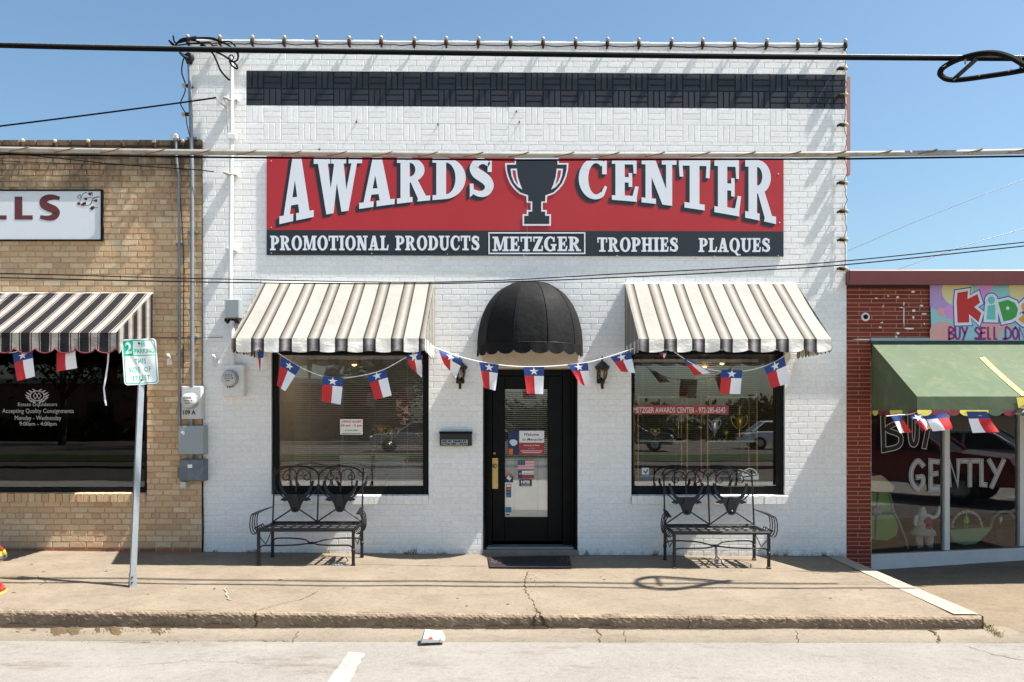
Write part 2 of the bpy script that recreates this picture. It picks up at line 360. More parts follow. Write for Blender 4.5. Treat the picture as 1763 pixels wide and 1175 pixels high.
def uv_stripes(name, stops, const=True, rough=0.85, plaid=None):
    """woven stripes along u (one repeat per unit of u)"""
    m,nt,bs=new_mat(name); uv=N(nt,'ShaderNodeUVMap').outputs[0]
    sp=N(nt,'ShaderNodeSeparateXYZ'); nt.links.new(uv,sp.inputs[0])
    u=math_(nt,'FRACT',sp.outputs[0]); r=nt.nodes.new('ShaderNodeValToRGB'); r.color_ramp.interpolation='CONSTANT' if const else 'LINEAR'
    e=r.color_ramp.elements
    while len(e)<len(stops): e.new(0.5)
    for i,(p,c) in enumerate(stops): e[i].position=p; e[i].color=c
    nt.links.new(u,r.inputs[0]); c=r.outputs[0]
    v=objvec(nt); c=mixc(nt,mrange(nt,noise(nt,v,3.0,6,0.6),0.35,0.75,0,0.22),c,(0.45,0.42,0.38,1),'MULTIPLY')
    nt.links.new(c,bs.inputs['Base Color']); bs.inputs['Roughness'].default_value=rough; bs.inputs['Specular IOR Level'].default_value=0.2
    bump(nt,bs,noise(nt,objvec(nt,(1,.6,1.6)),5,4,0.55),0.55,0.03); return m
Wt=lin(152,149,143); Tp=lin(83,77,71); W_backlit=lin(232,228,220); Dk=lin(44,40,38)
b0,b1=0.0,0.455
M['awning_white']=uv_stripes('taupe_striped_canvas',[(0.0,Dk),(0.030,Dk),(0.042,Tp),(0.10,lin(116,110,102)),(0.26,lin(156,153,147)),(0.33,lin(134,128,120)),(0.415,Tp),(0.427,Dk),(0.455,Dk),(0.468,Wt),(0.99,Wt),(1.0,Dk)],const=False)
M['awning_valance_backlit']=uv_stripes('taupe_striped_backlit_valance',[(0.0,Dk),(0.03,lin(40,38,40)),(0.10,lin(92,88,88)),(0.22,lin(188,184,182)),(0.34,lin(104,98,98)),(0.42,lin(36,34,36)),(0.455,Dk),(0.468,W_backlit),(0.99,W_backlit),(1.0,Dk)],const=False)  # backlight painted in: same stripes, whites lifted and bands darkened
Bk=lin(31,31,33); Mr=lin(74,22,28)
M['awning_black']=uv_stripes('black_white_maroon_canvas',[(0,Bk),(0.46,Wt),(0.505,Mr),(0.565,Wt),(0.895,Mr),(0.955,Wt)])

# ------------------------------------------------------------------ lettering
FONT_CACHE={}
def text_geo(s, bold=0.0, spacing=1.0):
    k=(s,bold,spacing)
    if k in FONT_CACHE: return FONT_CACHE[k]
    cu=bpy.data.curves.new('lettering','FONT'); cu.body=s; cu.size=1.0; cu.offset=bold; cu.space_character=spacing; cu.resolution_u=3
    o=bpy.data.objects.new('lettering',cu); COL.objects.link(o)
    dg=bpy.context.evaluated_depsgraph_get(); me=bpy.data.meshes.new_from_object(o.evaluated_get(dg))
    vs=[(v.co.x,v.co.y) for v in me.vertices]; fs=[tuple(p.vertices) for p in me.polygons]
    bpy.data.objects.remove(o); bpy.data.curves.remove(cu); bpy.data.meshes.remove(me)
    FONT_CACHE[k]=(vs,fs); return vs,fs
class Plane:
    """flat writing surface: origin o, unit vectors along (u), up (w) and out (n)"""
    def __init__(s,o,u=(1,0,0),w=(0,0,1)):
        s.o=Vector(o); s.u=Vector(u).normalized(); s.w=Vector(w).normalized(); s.n=s.u.cross(s.w)
    def P(s,a,b,d=0.0): return s.o+s.u*a+s.w*b+s.n*d
def put_text(mb, pl, s, a0, a1, b0, b1, d=0.002, m=0, bold=0.0, keep=False, slant=0.0, spacing=1.0):
    vs,fs=text_geo(s,bold,spacing)
    x0=min(v[0] for v in vs); x1=max(v[0] for v in vs); y0=min(v[1] for v in vs); y1=max(v[1] for v in vs)
    sx=(a1-a0)/(x1-x0); sy=(b1-b0)/(y1-y0)
    mb.add([pl.P(a0+(x-x0)*sx+slant*(y-y0)*sy, b0+(y-y0)*sy, d) for x,y in vs],fs,m)
def put_poly(mb, pl, pts, d=0.002, m=0): mb.poly([pl.P(a,b,d) for a,b in pts],m)
def put_rect(mb, pl, a0,a1,b0,b1,d=0.002,m=0): put_poly(mb,pl,[(a0,b0),(a1,b0),(a1,b1),(a0,b1)],d,m)
def put_stroke(mb, pl, pts, w, d=0.002, m=0, cap=True):     # a brush line with mitred corners
    P=[Vector((p[0],p[1])) for p in pts]; n=len(P); Ws=w if isinstance(w,(list,tuple)) else [w]*n; L=[];Rr=[]
    for i in range(n):
        a=(P[i]-P[i-1]).normalized() if i>0 else None; b=(P[i+1]-P[i]).normalized() if i<n-1 else None
        t=((a or b)+(b or a)); t=t.normalized() if t.length>1e-6 else (a or b)
        nn=Vector((-t.y,t.x)); k=1.0
        if a is not None and b is not None: k=min(1.6,1/max(0.45,abs(nn.dot(Vector((-a.y,a.x))))))
        ext=Vector((0,0))
        if cap and i==0: ext=-b*Ws[i]*0.45
        if cap and i==n-1: ext=a*Ws[i]*0.45
        L.append(P[i]+ext+nn*Ws[i]/2*k); Rr.append(P[i]+ext-nn*Ws[i]/2*k)
    mb.add([pl.P(q.x,q.y,d) for q in L+Rr],[(i,i+n,i+1+n,i+1) for i in range(n-1)],m)
def smooth_path(pts, k=6, closed=False):
    P=[Vector(p) for p in pts]; n=len(P); out=[]
    rng=range(n) if closed else range(n-1)
    for i in rng:
        p0=P[i-1] if (closed or i>0) else P[0]*2-P[1]; p1=P[i]; p2=P[(i+1)%n]; p3=P[(i+2)%n] if (closed or i+2<n) else P[-1]*2-P[-2]
        for j in range(k):
            t=j/k; out.append(0.5*((2*p1)+(p2-p0)*t+(2*p0-5*p1+4*p2-p3)*t*t+(3*p1-p0-3*p2+p3)*t**3))
    if not closed: out.append(P[-1])
    return out
# --- slab-serif capitals cut as polygons, one unit high
def _rect(x0,y0,x1,y1): return [(x0,y0),(x1,y0),(x1,y1),(x0,y1)]
def _arc(cx,cy,rx,ry,ix,iy,jx,jy,a0,a1,n=18):
    out=[]
    for i in range(n):
        a=R(lerp(a0,a1,i/n)); b=R(lerp(a0,a1,(i+1)/n))
        out.append([(cx+rx*math.cos(a),cy+ry*math.sin(a)),(cx+rx*math.cos(b),cy+ry*math.sin(b)),(ix+jx*math.cos(b),iy+jy*math.sin(b)),(ix+jx*math.cos(a),iy+jy*math.sin(a))])
    return out
def slab(ch):
    s=0.115; r=_rect
    if ch=='I': return [r(.11,0,.37,1),r(0,0,.48,s),r(0,1-s,.48,1)],.48
    if ch=='H': return [r(.1,0,.35,1),r(.6,0,.85,1),r(.3,.43,.65,.57)]+[r(a,b,a+.43,b+s) for a in(0,.52) for b in(0,1-s)],.95
    if ch=='E': return [r(.1,0,.36,1),r(0,0,.4,s),r(0,1-s,.4,1),r(.3,.875,.69,1),[(.59,.9),(.69,.9),(.69,.66),(.61,.66)],r(.3,0,.70,.13),[(.57,.1),(.7,.1),(.75,.36),(.65,.36)],r(.3,.44,.55,.57),[(.47,.34),(.57,.34),(.57,.67),(.47,.67)]],.75
    if ch=='L': return [r(.1,0,.36,1),r(0,0,.4,s),r(0,1-s,.47,1),r(.3,0,.70,.13),[(.57,.1),(.7,.1),(.74,.38),(.64,.38)]],.74
    if ch=='T': return [r(.29,0,.55,1),r(.15,0,.69,s),r(.0,.875,.84,1),[(0,.9),(.10,.9),(.12,.64),(.02,.64)],[(.74,.9),(.84,.9),(.82,.64),(.72,.64)]],.84
    if ch=='P': return [r(.1,0,.36,1),r(0,0,.48,s),r(0,1-s,.4,1)]+_arc(.36,.69,.42,.31,.36,.70,.16,.185,-90,90),.79
    if ch=='R': return [r(.1,0,.36,1),r(0,0,.44,s),r(0,1-s,.4,1)]+_arc(.36,.72,.42,.28,.36,.73,.16,.155,-90,90)+[[(.36,.50),(.58,.50),(.86,.05),(.60,.05)],[(.57,0),(.94,0),(.94,s),(.62,s)]],.94
    if ch=='D': return [r(.1,0,.36,1),r(0,0,.4,s),r(0,1-s,.4,1)]+_arc(.36,.5,.52,.5,.36,.5,.25,.385,-90,90,22),.88
    if ch=='O': return _arc(.45,.5,.45,.52,.45,.5,.19,.40,0,360,34),.9
    if ch=='Q': return _arc(.45,.5,.45,.52,.45,.5,.19,.40,0,360,34)+[[(.36,.06),(.56,.10),(.80,-.18),(.64,-.26)],[(.64,-.26),(.80,-.18),(.98,-.14),(.96,-.24)]],.92
    if ch=='C': return _arc(.45,.5,.45,.52,.49,.5,.22,.395,52,305,26)+[[(.66,.62),(.79,.62),(.79,1.0),(.66,.90)],[(.60,.10),(.71,.08),(.80,.30),(.74,.34)]],.82
    if ch=='G': return _arc(.45,.5,.45,.52,.49,.5,.22,.395,52,305,26)+[[(.66,.64),(.79,.64),(.79,1.0),(.66,.90)],r(.60,.03,.84,.42),r(.50,.37,.93,.49)],.93
    if ch=='S':
        sp=[(.60,.83),(.44,.925),(.26,.89),(.17,.75),(.24,.62),(.40,.52),(.54,.41),(.60,.27),(.52,.12),(.34,.075),(.14,.15)]
        wd=[.12,.15,.20,.25,.27,.28,.27,.25,.20,.15,.12]
        c=smooth_path([(a,b,0) for a,b in sp],4); ww=[]
        for i in range(len(sp)-1): ww+= [lerp(wd[i],wd[i+1],j/4) for j in range(4)]
        ww.append(wd[-1]); L=[];Q=[]
        for i,p in enumerate(c):
            t=(c[min(i+1,len(c)-1)]-c[max(i-1,0)]).normalized(); nn=Vector((-t.y,t.x,0)); L.append(p+nn*ww[i]/2); Q.append(p-nn*ww[i]/2)
        return [[(L[i].x,L[i].y),(Q[i].x,Q[i].y),(Q[i+1].x,Q[i+1].y),(L[i+1].x,L[i+1].y)] for i in range(len(c)-1)]+[[(.55,.64),(.67,.64),(.67,.96),(.56,.9)],[(.05,0.0),(.17,.1),(.15,.35),(.05,.35)]],.74
    if ch=='U': return [r(.1,.34,.36,1),r(.66,.34,.83,1),r(0,1-s,.46,1),r(.56,1-s,.93,1)]+_arc(.465,.36,.365,.38,.51,.37,.15,.25,180,360,18),.93
    if ch=='A': return [[(.10,.05),(.27,.05),(.52,1),(.36,1)],[(.56,.05),(.84,.05),(.60,1),(.34,1)],r(.26,.25,.66,.37),r(0,0,.38,s),r(.46,0,.94,s)],.94
    if ch=='N': return [r(.11,0,.28,1),r(.68,0,.85,1),[(.08,1),(.38,1),(.85,0),(.58,0)],r(0,0,.40,s),r(0,1-s,.3,1),r(.56,1-s,.97,1)],.97
    if ch=='M': return [r(.12,0,.27,1),r(.84,0,1.09,1),[(.12,1),(.40,1),(.66,.12),(.50,.0)],[(.50,0),(.66,.12),(.90,1),(.80,1)],r(0,0,.39,s),r(.72,0,1.2,s),r(0,1-s,.3,1),r(.9,1-s,1.2,1)],1.2
    if ch=='W': return [[(.08,1),(.34,1),(.50,0),(.32,0)],[(.34,0),(.50,0),(.64,.9),(.52,.9)],[(.48,1),(.74,1),(.88,0),(.70,0)],[(.72,0),(.88,0),(1.12,1),(.98,1)],r(0,1-s,.42,1),r(.44,1-s,.82,1),r(.88,1-s,1.22,1)],1.22
    if ch=='Z': return [r(.04,.87,.74,1),r(.02,0,.76,.13),[(.44,.9),(.74,.9),(.34,.1),(.04,.1)],[(.04,.9),(.14,.9),(.15,.64),(.06,.64)],[(.66,.1),(.76,.1),(.76,.38),(.66,.38)]],.78
    raise KeyError(ch)
def put_slab(mb, pl, word, a0,a1,b0,b1, d=0.002, m=0, gap=0.06):
    ws=[0.45 if c==' ' else slab(c)[1] for c in word]; tot=sum(ws)+gap*(len(word)-1); k=(a1-a0)/tot; x=a0; e=0
    for c,w in zip(word,ws):
        if c!=' ':
            for p in slab(c)[0]:
                put_poly(mb,pl,[(x+px*k,b0+py*(b1-b0)) for px,py in p],d+e*0.00006,m); e=(e+1)%12
        x+=(w+gap)*k

def emit(name,col,st):
    m,nt,bs=new_mat(name); bs.inputs['Base Color'].default_value=col; bs.inputs['Emission Color'].default_value=col; bs.inputs['Emission Strength'].default_value=st; return m
M['lit_bulb']=emit('lit_warm_bulb',(1,.55,.2,1),2.0)
# ================================================================== THE GROUND
rnd=random.Random(5)
KY=-2.95                              # kerb line
SX=4.05                               # end of the raised slab
def structure(name, mb, mats, parent=None): return tag(mb.build(name,mats,parent), kind=None if parent else 'structure')
g=MB(); g.poly([(-500,-600,-0.30),(500,-600,-0.30),(500,400,-0.30),(-500,400,-0.30)]); structure('ground',g,M['earth'])
def sheet(xs, ys, zf, m=0, mb=None):
    mb=mb or MB(); nx=len(xs); V=[(x,y,zf(x,y)) for y in ys for x in xs]
    mb.add(V,[(j*nx+i,j*nx+i+1,(j+1)*nx+i+1,(j+1)*nx+i) for j in range(len(ys)-1) for i in range(nx-1)],m,smooth=True); return mb
def frange(a,b,st):
    n=max(1,round((b-a)/st)); return [a+(b-a)*i/n for i in range(n+1)]
def wob(x,y): return 0.004*math.sin(x*1.7+y*2.3)+0.003*math.sin(x*4.1-y*3.1)
xs=frange(-14,SX,0.09); edge=[KY+0.004*math.sin(x*2.1)+rnd.uniform(-0.002,0.002) for x in xs]
sw=MB(); ys=[0.25,-0.3,-0.8,-1.3,-1.8,-2.3,-2.7]
sheet(xs,ys,lambda x,y: gz(x)+wob(x,y)*(1 if y<-0.4 else 0),mb=sw)
nx=len(xs); rows=[[(x,-2.7,gz(x)+wob(x,-2.7)) for x in xs],[(x,e+0.03,gz(x)-0.004+rnd.uniform(-.003,.003)) for x,e in zip(xs,edge)]]
sw.add(rows[0]+rows[1],[(i,i+1,nx+i+1,nx+i) for i in range(nx-1)],0,smooth=True)
sidewalk=structure('sidewalk',sw,M['sidewalk'])
kb=MB(); kxs=frange(-14,SX,0.022); nk=len(kxs); prof=[(0.03,-0.004),(0.012,-0.012),(0.002,-0.028)]+[(0.0015*k,-0.028-.0135*k) for k in range(1,9)]+[(0.02,-0.18)]
rk=random.Random(6); V=[(x,KY+0.004*math.sin(x*2.1)+dy+rk.uniform(-.0032,.0032)*(0 if k==0 else 1),gz(x)+dz+(rk.uniform(-.005,.003) if k in(1,2) else 0)) for k,(dy,dz) in enumerate(prof) for x in kxs]
kb.add(V,[(k*nk+i,k*nk+i+1,(k+1)*nk+i+1,(k+1)*nk+i) for k in range(len(prof)-1) for i in range(nk-1)],0)
ys2=frange(0.05,KY,0.2)                # the end of the slab facing the neighbour's lower pavement
e0=[(SX+rnd.uniform(-.006,.006),y,gz(SX)) for y in ys2]; e1=[(SX+0.01,y,-0.30) for y in ys2]
kb.add(e0+e1,[(i,i+1,len(ys2)+i+1,len(ys2)+i) for i in range(len(ys2)-1)],0)
structure('kerb',kb,M['kerb'])
ln=MB(); ys3=frange(0.0,KY+0.05,0.06)
a=[(SX-0.20+rnd.uniform(-.006,.006)+0.05*(y/KY-0.5)*-1,y,gz(SX)+0.006+wob(SX,y)) for y in ys3]; b=[(SX-0.004+rnd.uniform(-.006,.004),y,gz(SX)+0.006+wob(SX,y)) for y in ys3]
ln.add(a+b,[(i,i+1,len(ys3)+i+1,len(ys3)+i) for i in range(len(ys3)-1)]); structure('painted_edge_line',ln,M['cream_line'])
gt=sheet(frange(-14,SX+0.25,0.15),frange(KY+0.1,-3.34,0.07)+[-3.3415],lambda x,y:-0.128-(.03 if y<-3.341 else 0)+0.3*gz(x)+0.004*math.sin(x*3.3)+rnd.uniform(-.002,.002)); structure('gutter',gt,M['gutter'])
fl_=sheet(frange(-60,60,1.0),[-11.9,-17],lambda x,y:-0.128+0.3*gz(max(-6,min(6,x)))+min(0.05,(-3.3-y)*0.012)); structure('far_lane',fl_,M['far_asphalt'])
rd=sheet(frange(-60,60,1.0),[-3.33,-3.6,-4.2,-5,-6,-8,-11,-14,-17],lambda x,y:-0.1335+0.3*gz(max(-6,min(6,x)))+min(0.05,(-3.3-y)*0.012)); structure('road',rd,M['road'])
tl=sheet(frange(-60,60,1.0),[-5.0,-6.5,-8,-10,-12],lambda x,y:-0.131+0.3*gz(max(-6,min(6,x)))+min(0.05,(-3.3-y)*0.012)); structure('unseen_bounce_lane',tl,M['bounce_lane'])  # pale strip added out of view to bounce sunlight onto the wall
pv=sheet(frange(SX-0.02,15,0.25),frange(1.6,-3.36,0.2),lambda x,y:lerp(-0.225,-0.135,min(1,max(0,(x-SX)/2.6)))*(1-max(0,-y-1.9)/1.5)+(-0.15)*max(0,-y-1.9)/1.5+wob(x,y)); structure('pavement',pv,M['pavement'])
op=MB(); op.box(-60,60,-19.4,-17,-0.3,0.02); structure('opposite_sidewalk',op,M['far_asphalt'])
lw=MB(); lw.box(-60,60,-24.5,-19.4,-0.3,0.05); structure('lawn',lw,M['grass'])
lot=MB(); lot.box(-60,60,-44,-24.5,-0.3,0.0); structure('parking_lot',lot,M['far_asphalt'])
# painted bay line on the road
bl=MB(); q0=gat(600,1124,-0.13);q1=gat(628,1127,-0.13);q2=gat(578,1230,-0.13);q3=gat(530,1230,-0.13)
zr=lambda p:(p.x,p.y,-0.1335+0.3*gz(p.x)+min(0.05,(-3.3-p.y)*0.012)+0.005)
A=[lerp(q0,q3,i/24) for i in range(25)]; B=[lerp(q1,q2,i/24) for i in range(25)]
A=[p+Vector((rnd.uniform(-.006,.006),0,0)) for p in A]; B=[p+Vector((rnd.uniform(-.008,.008),0,0)) for p in B]
bl.add([zr(p) for p in A]+[zr(p) for p in B],[(i,i+1,26+i,25+i) for i in range(24)]); structure('bay_line',bl,M['white_line'])
# cracks: narrow dark openings that follow the concrete
def crack(path, w, zf, jit=0.018, seed=1):
    rr=random.Random(seed); P=[Vector(p) for p in path]; out=[]
    for p,q in zip(P,P[1:]):
        n=max(2,int((q-p).length/0.045))
        for i in range(n): out.append(p.lerp(q,i/n)+Vector((rr.uniform(-jit,jit),rr.uniform(-jit,jit))))
    out.append(P[-1]); mb=MB(); L=[];Q=[]
    for i,p in enumerate(out):
        t=(out[min(i+1,len(out)-1)]-out[max(i-1,0)]).normalized(); nn=Vector((-t.y,t.x)); k=w*rr.uniform(0.35,1.2)/2
        L.append(p+nn*k); Q.append(p-nn*k)
    mb.add([(p.x,p.y,zf(p.x,p.y)) for p in L+Q],[(i,i+1,len(out)+i+1,len(out)+i) for i in range(len(out)-1)]); return mb
zs=lambda x,y: gz(x)+wob(x,y)+0.004
zg=lambda x,y: -0.128+0.3*gz(x)+0.004*math.sin(x*3.3)+0.006
gp=lambda px,py,dz=0: (lambda v:(v.x,v.y))(gat(px,py,dz))
for i,(path,w) in enumerate([([gp(908,984),gp(903,1000),gp(905,1018),gp(918,1040),gp(925,1052),gp(922,1058)],0.010),
      ([gp(925,1052),gp(934,1059)],0.02),([gp(545,1022),gp(520,1035),gp(440,1056)],0.006),([gp(0,1003),gp(60,998),gp(78,1010),gp(66,1016)],0.007)]):
    crack(path,w,zs,seed=i).build('crack',M['crack'],sidewalk)
for i,(path,w) in enumerate([([gp(1030,1084,-.13),gp(1034,1106,-.13)],0.012),([gp(1076,1085,-.13),gp(1078,1106,-.13)],0.006),([gp(1600,1083,-.13),gp(1612,1090,-.13),gp(1618,1107,-.13)],0.02),
      ([gp(375,1106,-.13),gp(430,1104,-.13),gp(505,1107,-.13),gp(515,1090,-.13)],0.008),([gp(1368,1086,-.13),gp(1375,1106,-.13)],0.007),([gp(150,1108,-.13),gp(260,1108,-.13)],0.012)]):
    structure('gutter_crack',crack(path,w,zg,seed=30+i),M['crack'])
zrd=lambda x,y:-0.1335+0.3*gz(max(-6,min(6,x)))+min(0.05,(-3.3-y)*0.012)+.004
for i,(path,w) in enumerate([([gp(1668,1112,-.13),gp(1700,1124,-.13),gp(1763,1137,-.13),gp(1800,1150,-.12)],.008),([gp(200,1150,-.12),gp(330,1138,-.12),gp(455,1143,-.12)],.004)]):
    structure('road_crack',crack(path,w,zrd,seed=60+i),M['gum'])
# vertical splits, and dark strips painting a broken shadow at the kerb foot
kc=MB()
def vcrack(px,w,bend):
    x=XP(px,KY); pts=[(x+bend*t+rnd.uniform(-.012,.012),gz(x)-0.01-0.115*t) for t in [i/7 for i in range(8)]]
    for (a,za),(b,zb) in zip(pts,pts[1:]): kc.poly([(a-w/2,KY-0.008,za),(a+w/2,KY-0.008,za),(b+w*.7,KY-0.006,zb),(b-w*.7,KY-0.006,zb)])
vcrack(441,0.014,0.0); vcrack(921,0.018,-0.02); vcrack(932,0.02,0.05); vcrack(1186,0.006,0.0)
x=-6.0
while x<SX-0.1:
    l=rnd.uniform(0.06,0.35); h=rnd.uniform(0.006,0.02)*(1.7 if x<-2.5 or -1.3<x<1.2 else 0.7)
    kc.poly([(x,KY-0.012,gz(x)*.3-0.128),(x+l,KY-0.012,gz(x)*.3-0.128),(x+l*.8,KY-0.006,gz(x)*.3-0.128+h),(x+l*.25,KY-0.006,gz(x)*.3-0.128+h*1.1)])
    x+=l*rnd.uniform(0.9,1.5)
structure('kerb_crack_and_shadow',kc,M['crack'])
gs=MB(); rq=random.Random(3)
for _ in range(34):
    x=rq.uniform(-6,3.7); y=rq.uniform(-2.7,-.9); r=rq.uniform(.006,.02); n=8; gs.poly([(x+r*rq.uniform(.7,1.1)*math.cos(k*.785),y+r*rq.uniform(.7,1.1)*math.sin(k*.785),zs(x,y)) for k in range(n)])
gs.build('gum_spots',M['gum'],sidewalk)['kind']='stuff'
# chalk squiggle on the slab
ck=MB(); pts=[gp(392,1016),gp(386,1021),gp(391,1026),gp(389,1031),gp(394,1035),gp(392,1038),gp(399,1039)]
put_stroke(ck,Plane((0,0,0),(1,0,0),(0,1,0)),pts,0.012,0.012+gz(-2.7)); ck.build('chalk_mark',M['white_line'],sidewalk)

# ================================================================== BRICKWORK
def bricks(mb, x0,x1,z0,z1,Yf, holes, course, length, joint, depth=0.006, jit=0.0025, tilt=0.012, m=0, seed=1, zfun=None, header_every=0, bev=0.004, ragged=0.0):
    rr=random.Random(seed); zf=zfun or (lambda x,z:z); k=0; z=z0
    while z<z1-0.012:
        zt=min(z+course-joint,z1); L=length
        if header_every and k%header_every==header_every-1: L=length/2
        ints=[(x0,x1)]
        for (hx0,hx1,hz0,hz1) in holes:
            if hz0<zt-0.02 and hz1>z+0.02:
                new=[]
                for a,b in ints:
                    if hx1<=a or hx0>=b: new.append((a,b)); continue
                    if hx0>a: new.append((a,hx0))
                    if hx1<b: new.append((hx1,b))
                ints=new
        off=(L/2 if k%2 else 0)+rr.uniform(-.012,.012); n0=math.floor((x0-off)/L)
        i=n0
        while off+i*L<x1:
            a0,a1=off+i*L,off+(i+1)*L-joint
            for a,b in ints:
                p,q=max(a0,a),min(a1,b)
                if q-p>0.02: one_brick(mb,p,q,z,zt,Yf,depth,jit,tilt,m,rr,zf,bev,ragged)
            i+=1
        z+=course; k+=1
def one_brick(mb,p,q,z,zt,Yf,depth,jit,tilt,m,rr,zf,bev=0.004,ragged=0.0):
    y=Yf-rr.uniform(0,jit); tx=rr.uniform(-tilt,tilt); tz=rr.uniform(-tilt,tilt)*0.5; cx=(p+q)/2; cz=(z+zt)/2
    ra=lambda: rr.uniform(-ragged,ragged)
    V=[]
    for (a,c) in((p,z),(q,z),(q,zt),(p,zt)): V.append((a,Yf+depth,zf(a,c)))
    for (a,c) in((p+bev,z+bev),(q-bev,z+bev),(q-bev,zt-bev),(p+bev,zt-bev)):
        a2,c2=a+ra(),c+ra(); V.append((a2,y+(c-cz)*tx+(a-cx)*tz,zf(a2,c2)))
    mb.add(V,[(4,5,6,7),(0,1,5,4),(1,2,6,5),(2,3,7,6),(3,0,4,7)],m)
def plane_with_holes(mb,x0,x1,z0,z1,Y,holes,m=0,zfun=None,nx=1):
    zf=zfun or (lambda x,z:z)
    xsb=sorted({x0,x1,*[h[0] for h in holes],*[h[1] for h in holes]}); zsb=sorted({z0,z1,*[h[2] for h in holes],*[h[3] for h in holes]})
    for xa,xb in zip(xsb,xsb[1:]):
        for za,zb in zip(zsb,zsb[1:]):
            c=((xa+xb)/2,(za+zb)/2)
            if c[0]<x0 or c[0]>x1 or c[1]<z0 or c[1]>z1: continue
            if any(h[0]<c[0]<h[1] and h[2]<c[1]<h[3] for h in holes): continue
            mb.poly([(xa,Y,zf(xa,za)),(xb,Y,zf(xb,za)),(xb,Y,zf(xb,zb)),(xa,Y,zf(xa,zb))],m)
def fshear(x,z):
    k=0.0065*max(0,min(1,(z-3.4)/2.2)); return z-k*(x+3.3)

# ------------------------------------------------------------------ the white awards shop
WX0,WX1=XP(325),XP(1457.5)
LW=(XP(467),XP(738),ZP(852),ZP(604)); RW=(XP(1087),XP(1351),ZP(852),ZP(603)); DR=(XP(832),XP(994),-0.2,ZP(605))
LWs=(XP(470),XP(738),ZP(868),ZP(852)); RWs=(XP(1087),XP(1357),ZP(868),ZP(852))
shop=thing('brick_shop',((WX0+WX1)/2,0.15,0),'white painted brick shop front with black basketweave band and two awnings','building')
mb=MB(); holes=[LW,RW,DR,(LWs[0],LWs[1],LWs[2],LWs[3]),(RWs[0],RWs[1],RWs[2],RWs[3])]
BZ0,BZ1,BZ2=5.10,5.525,5.95; BX0,BX1=XP(424),XP(1356)
kw=dict(course=0.0715,length=0.214,joint=0.009,depth=0.0032,jit=0.0009,tilt=0.006,zfun=fshear,bev=0.003)
bricks(mb,WX0,WX1,-0.16,BZ0-0.004,0.0,holes,seed=3,ragged=0.0012,**kw)
bricks(mb,WX0,BX0-0.004,BZ0,BZ2,0.0,[],seed=4,**kw)
bricks(mb,BX1+0.004,WX1,BZ0,BZ1,0.0,[],seed=5,**kw)
bricks(mb,WX0,WX1,BZ2+0.004,6.315,0.0,[],seed=6,ragged=0.0015,**kw)
bm=MB(); bricks(bm,BX1+0.004,XP(1456),BZ1,BZ2,-0.0005,[],seed=7,**kw)
nb=31; bw=(BX1-BX0)/nb; rr=random.Random(9)
for row in range(4):
    tgt=mb if row<2 else bm; za=BZ0+row*0.2125
    for i in range(nb):
        xa=BX0+i*bw
        for j in range(3):
            if (i+row)%2==0: q=(xa+.002,xa+bw-.006,za+j*0.2125/3+.001,za+(j+1)*0.2125/3-.007)
            else: q=(xa+j*bw/3+.001,xa+(j+1)*bw/3-.006,za+.002,za+0.2125-.006)
            one_brick(tgt,*q,0.0,0.0085 if row>1 else .0034,0.0015 if row>1 else .0008,0.007,0,rr,fshear,0.0065 if row>1 else .004,0.001)
wall=mb.build('wall',M['white_brick'],shop)
mo=MB(); plane_with_holes(mo,WX0,WX1,-0.3,6.315,0.0032,holes+[(BX0,XP(1456),BZ1,BZ2)],0,fshear); mo.build('wall_mortar',M['white_mortar'],wall)
bband=bm.build('basketweave_band',M['black_brick'],wall)
mo=MB(); plane_with_holes(mo,BX0,XP(1456),BZ1,BZ2,0.008,[],0,fshear); mo.build('band_mortar',M['black_mortar'],wall)
cp=MB(); n=40                                                     # uneven painted coping
for i in range(n):
    a,b=lerp(WX0,WX1,i/n),lerp(WX0,WX1,(i+1)/n)-0.003; z=6.315+rnd.uniform(-.005,.006)
    cp.add([(a,-.008,fshear(a,6.313)),(b,-.008,fshear(b,6.313)),(b,.3,fshear(b,6.313)),(a,.3,fshear(a,6.313)),(a,-.006,fshear(a,z+.018)),(b,-.006,fshear(b,z+.018)),(b,.3,fshear(b,z+.018)),(a,.3,fshear(a,z+.018))],[(0,3,2,1),(4,5,6,7),(0,1,5,4),(1,2,6,5),(2,3,7,6),(3,0,4,7)])
cp.build('coping',M['white_brick'],shop)
sh=MB(); sh.box(WX0,WX0+.2,.012,9,-.3,6.3); sh.box(WX1-.2,WX1,.012,9,-.3,6.24); sh.box(WX0+.2,WX1-.2,8.8,9,-.3,6.2); sh.box(WX0+.2,WX1-.2,.3,8.8,5.2,5.4)
sh.box(WX0+.2,WX1-.2,.12,.3,2.75,6.2)
sh.box(WX0+.2,LW[0],.12,.3,-.3,2.75); sh.box(LW[1],DR[0],.12,.3,-.3,2.75); sh.box(DR[1],RW[0],.12,.3,-.3,2.75); sh.box(RW[1],WX1-.2,.12,.3,-.3,2.75)
sh.box(LW[0],LW[1],.12,.3,-.3,LW[2]); sh.box(RW[0],RW[1],.12,.3,-.3,RW[2])
sh.box(LW[0],LW[1],.12,.3,LW[3],2.75); sh.box(RW[0],RW[1],.12,.3,RW[3],2.75)
sh.build('structure_walls',M['white_mortar'],shop)
inn=MB(); ix0,ix1=WX0+.21,WX1-.21
inn.poly([(ix0,.31,.14),(ix1,.31,.14),(ix1,6.2,.14),(ix0,6.2,.14)],1); inn.poly([(ix0,.31,3.0),(ix0,6.2,3.0),(ix1,6.2,3.0),(ix1,.31,3.0)],0)
inn.poly([(ix0,6.2,.14),(ix1,6.2,.14),(ix1,6.2,3.0),(ix0,6.2,3.0)],0); inn.box(XP(452),XP(458),.31,4.5,.14,3.0,2)
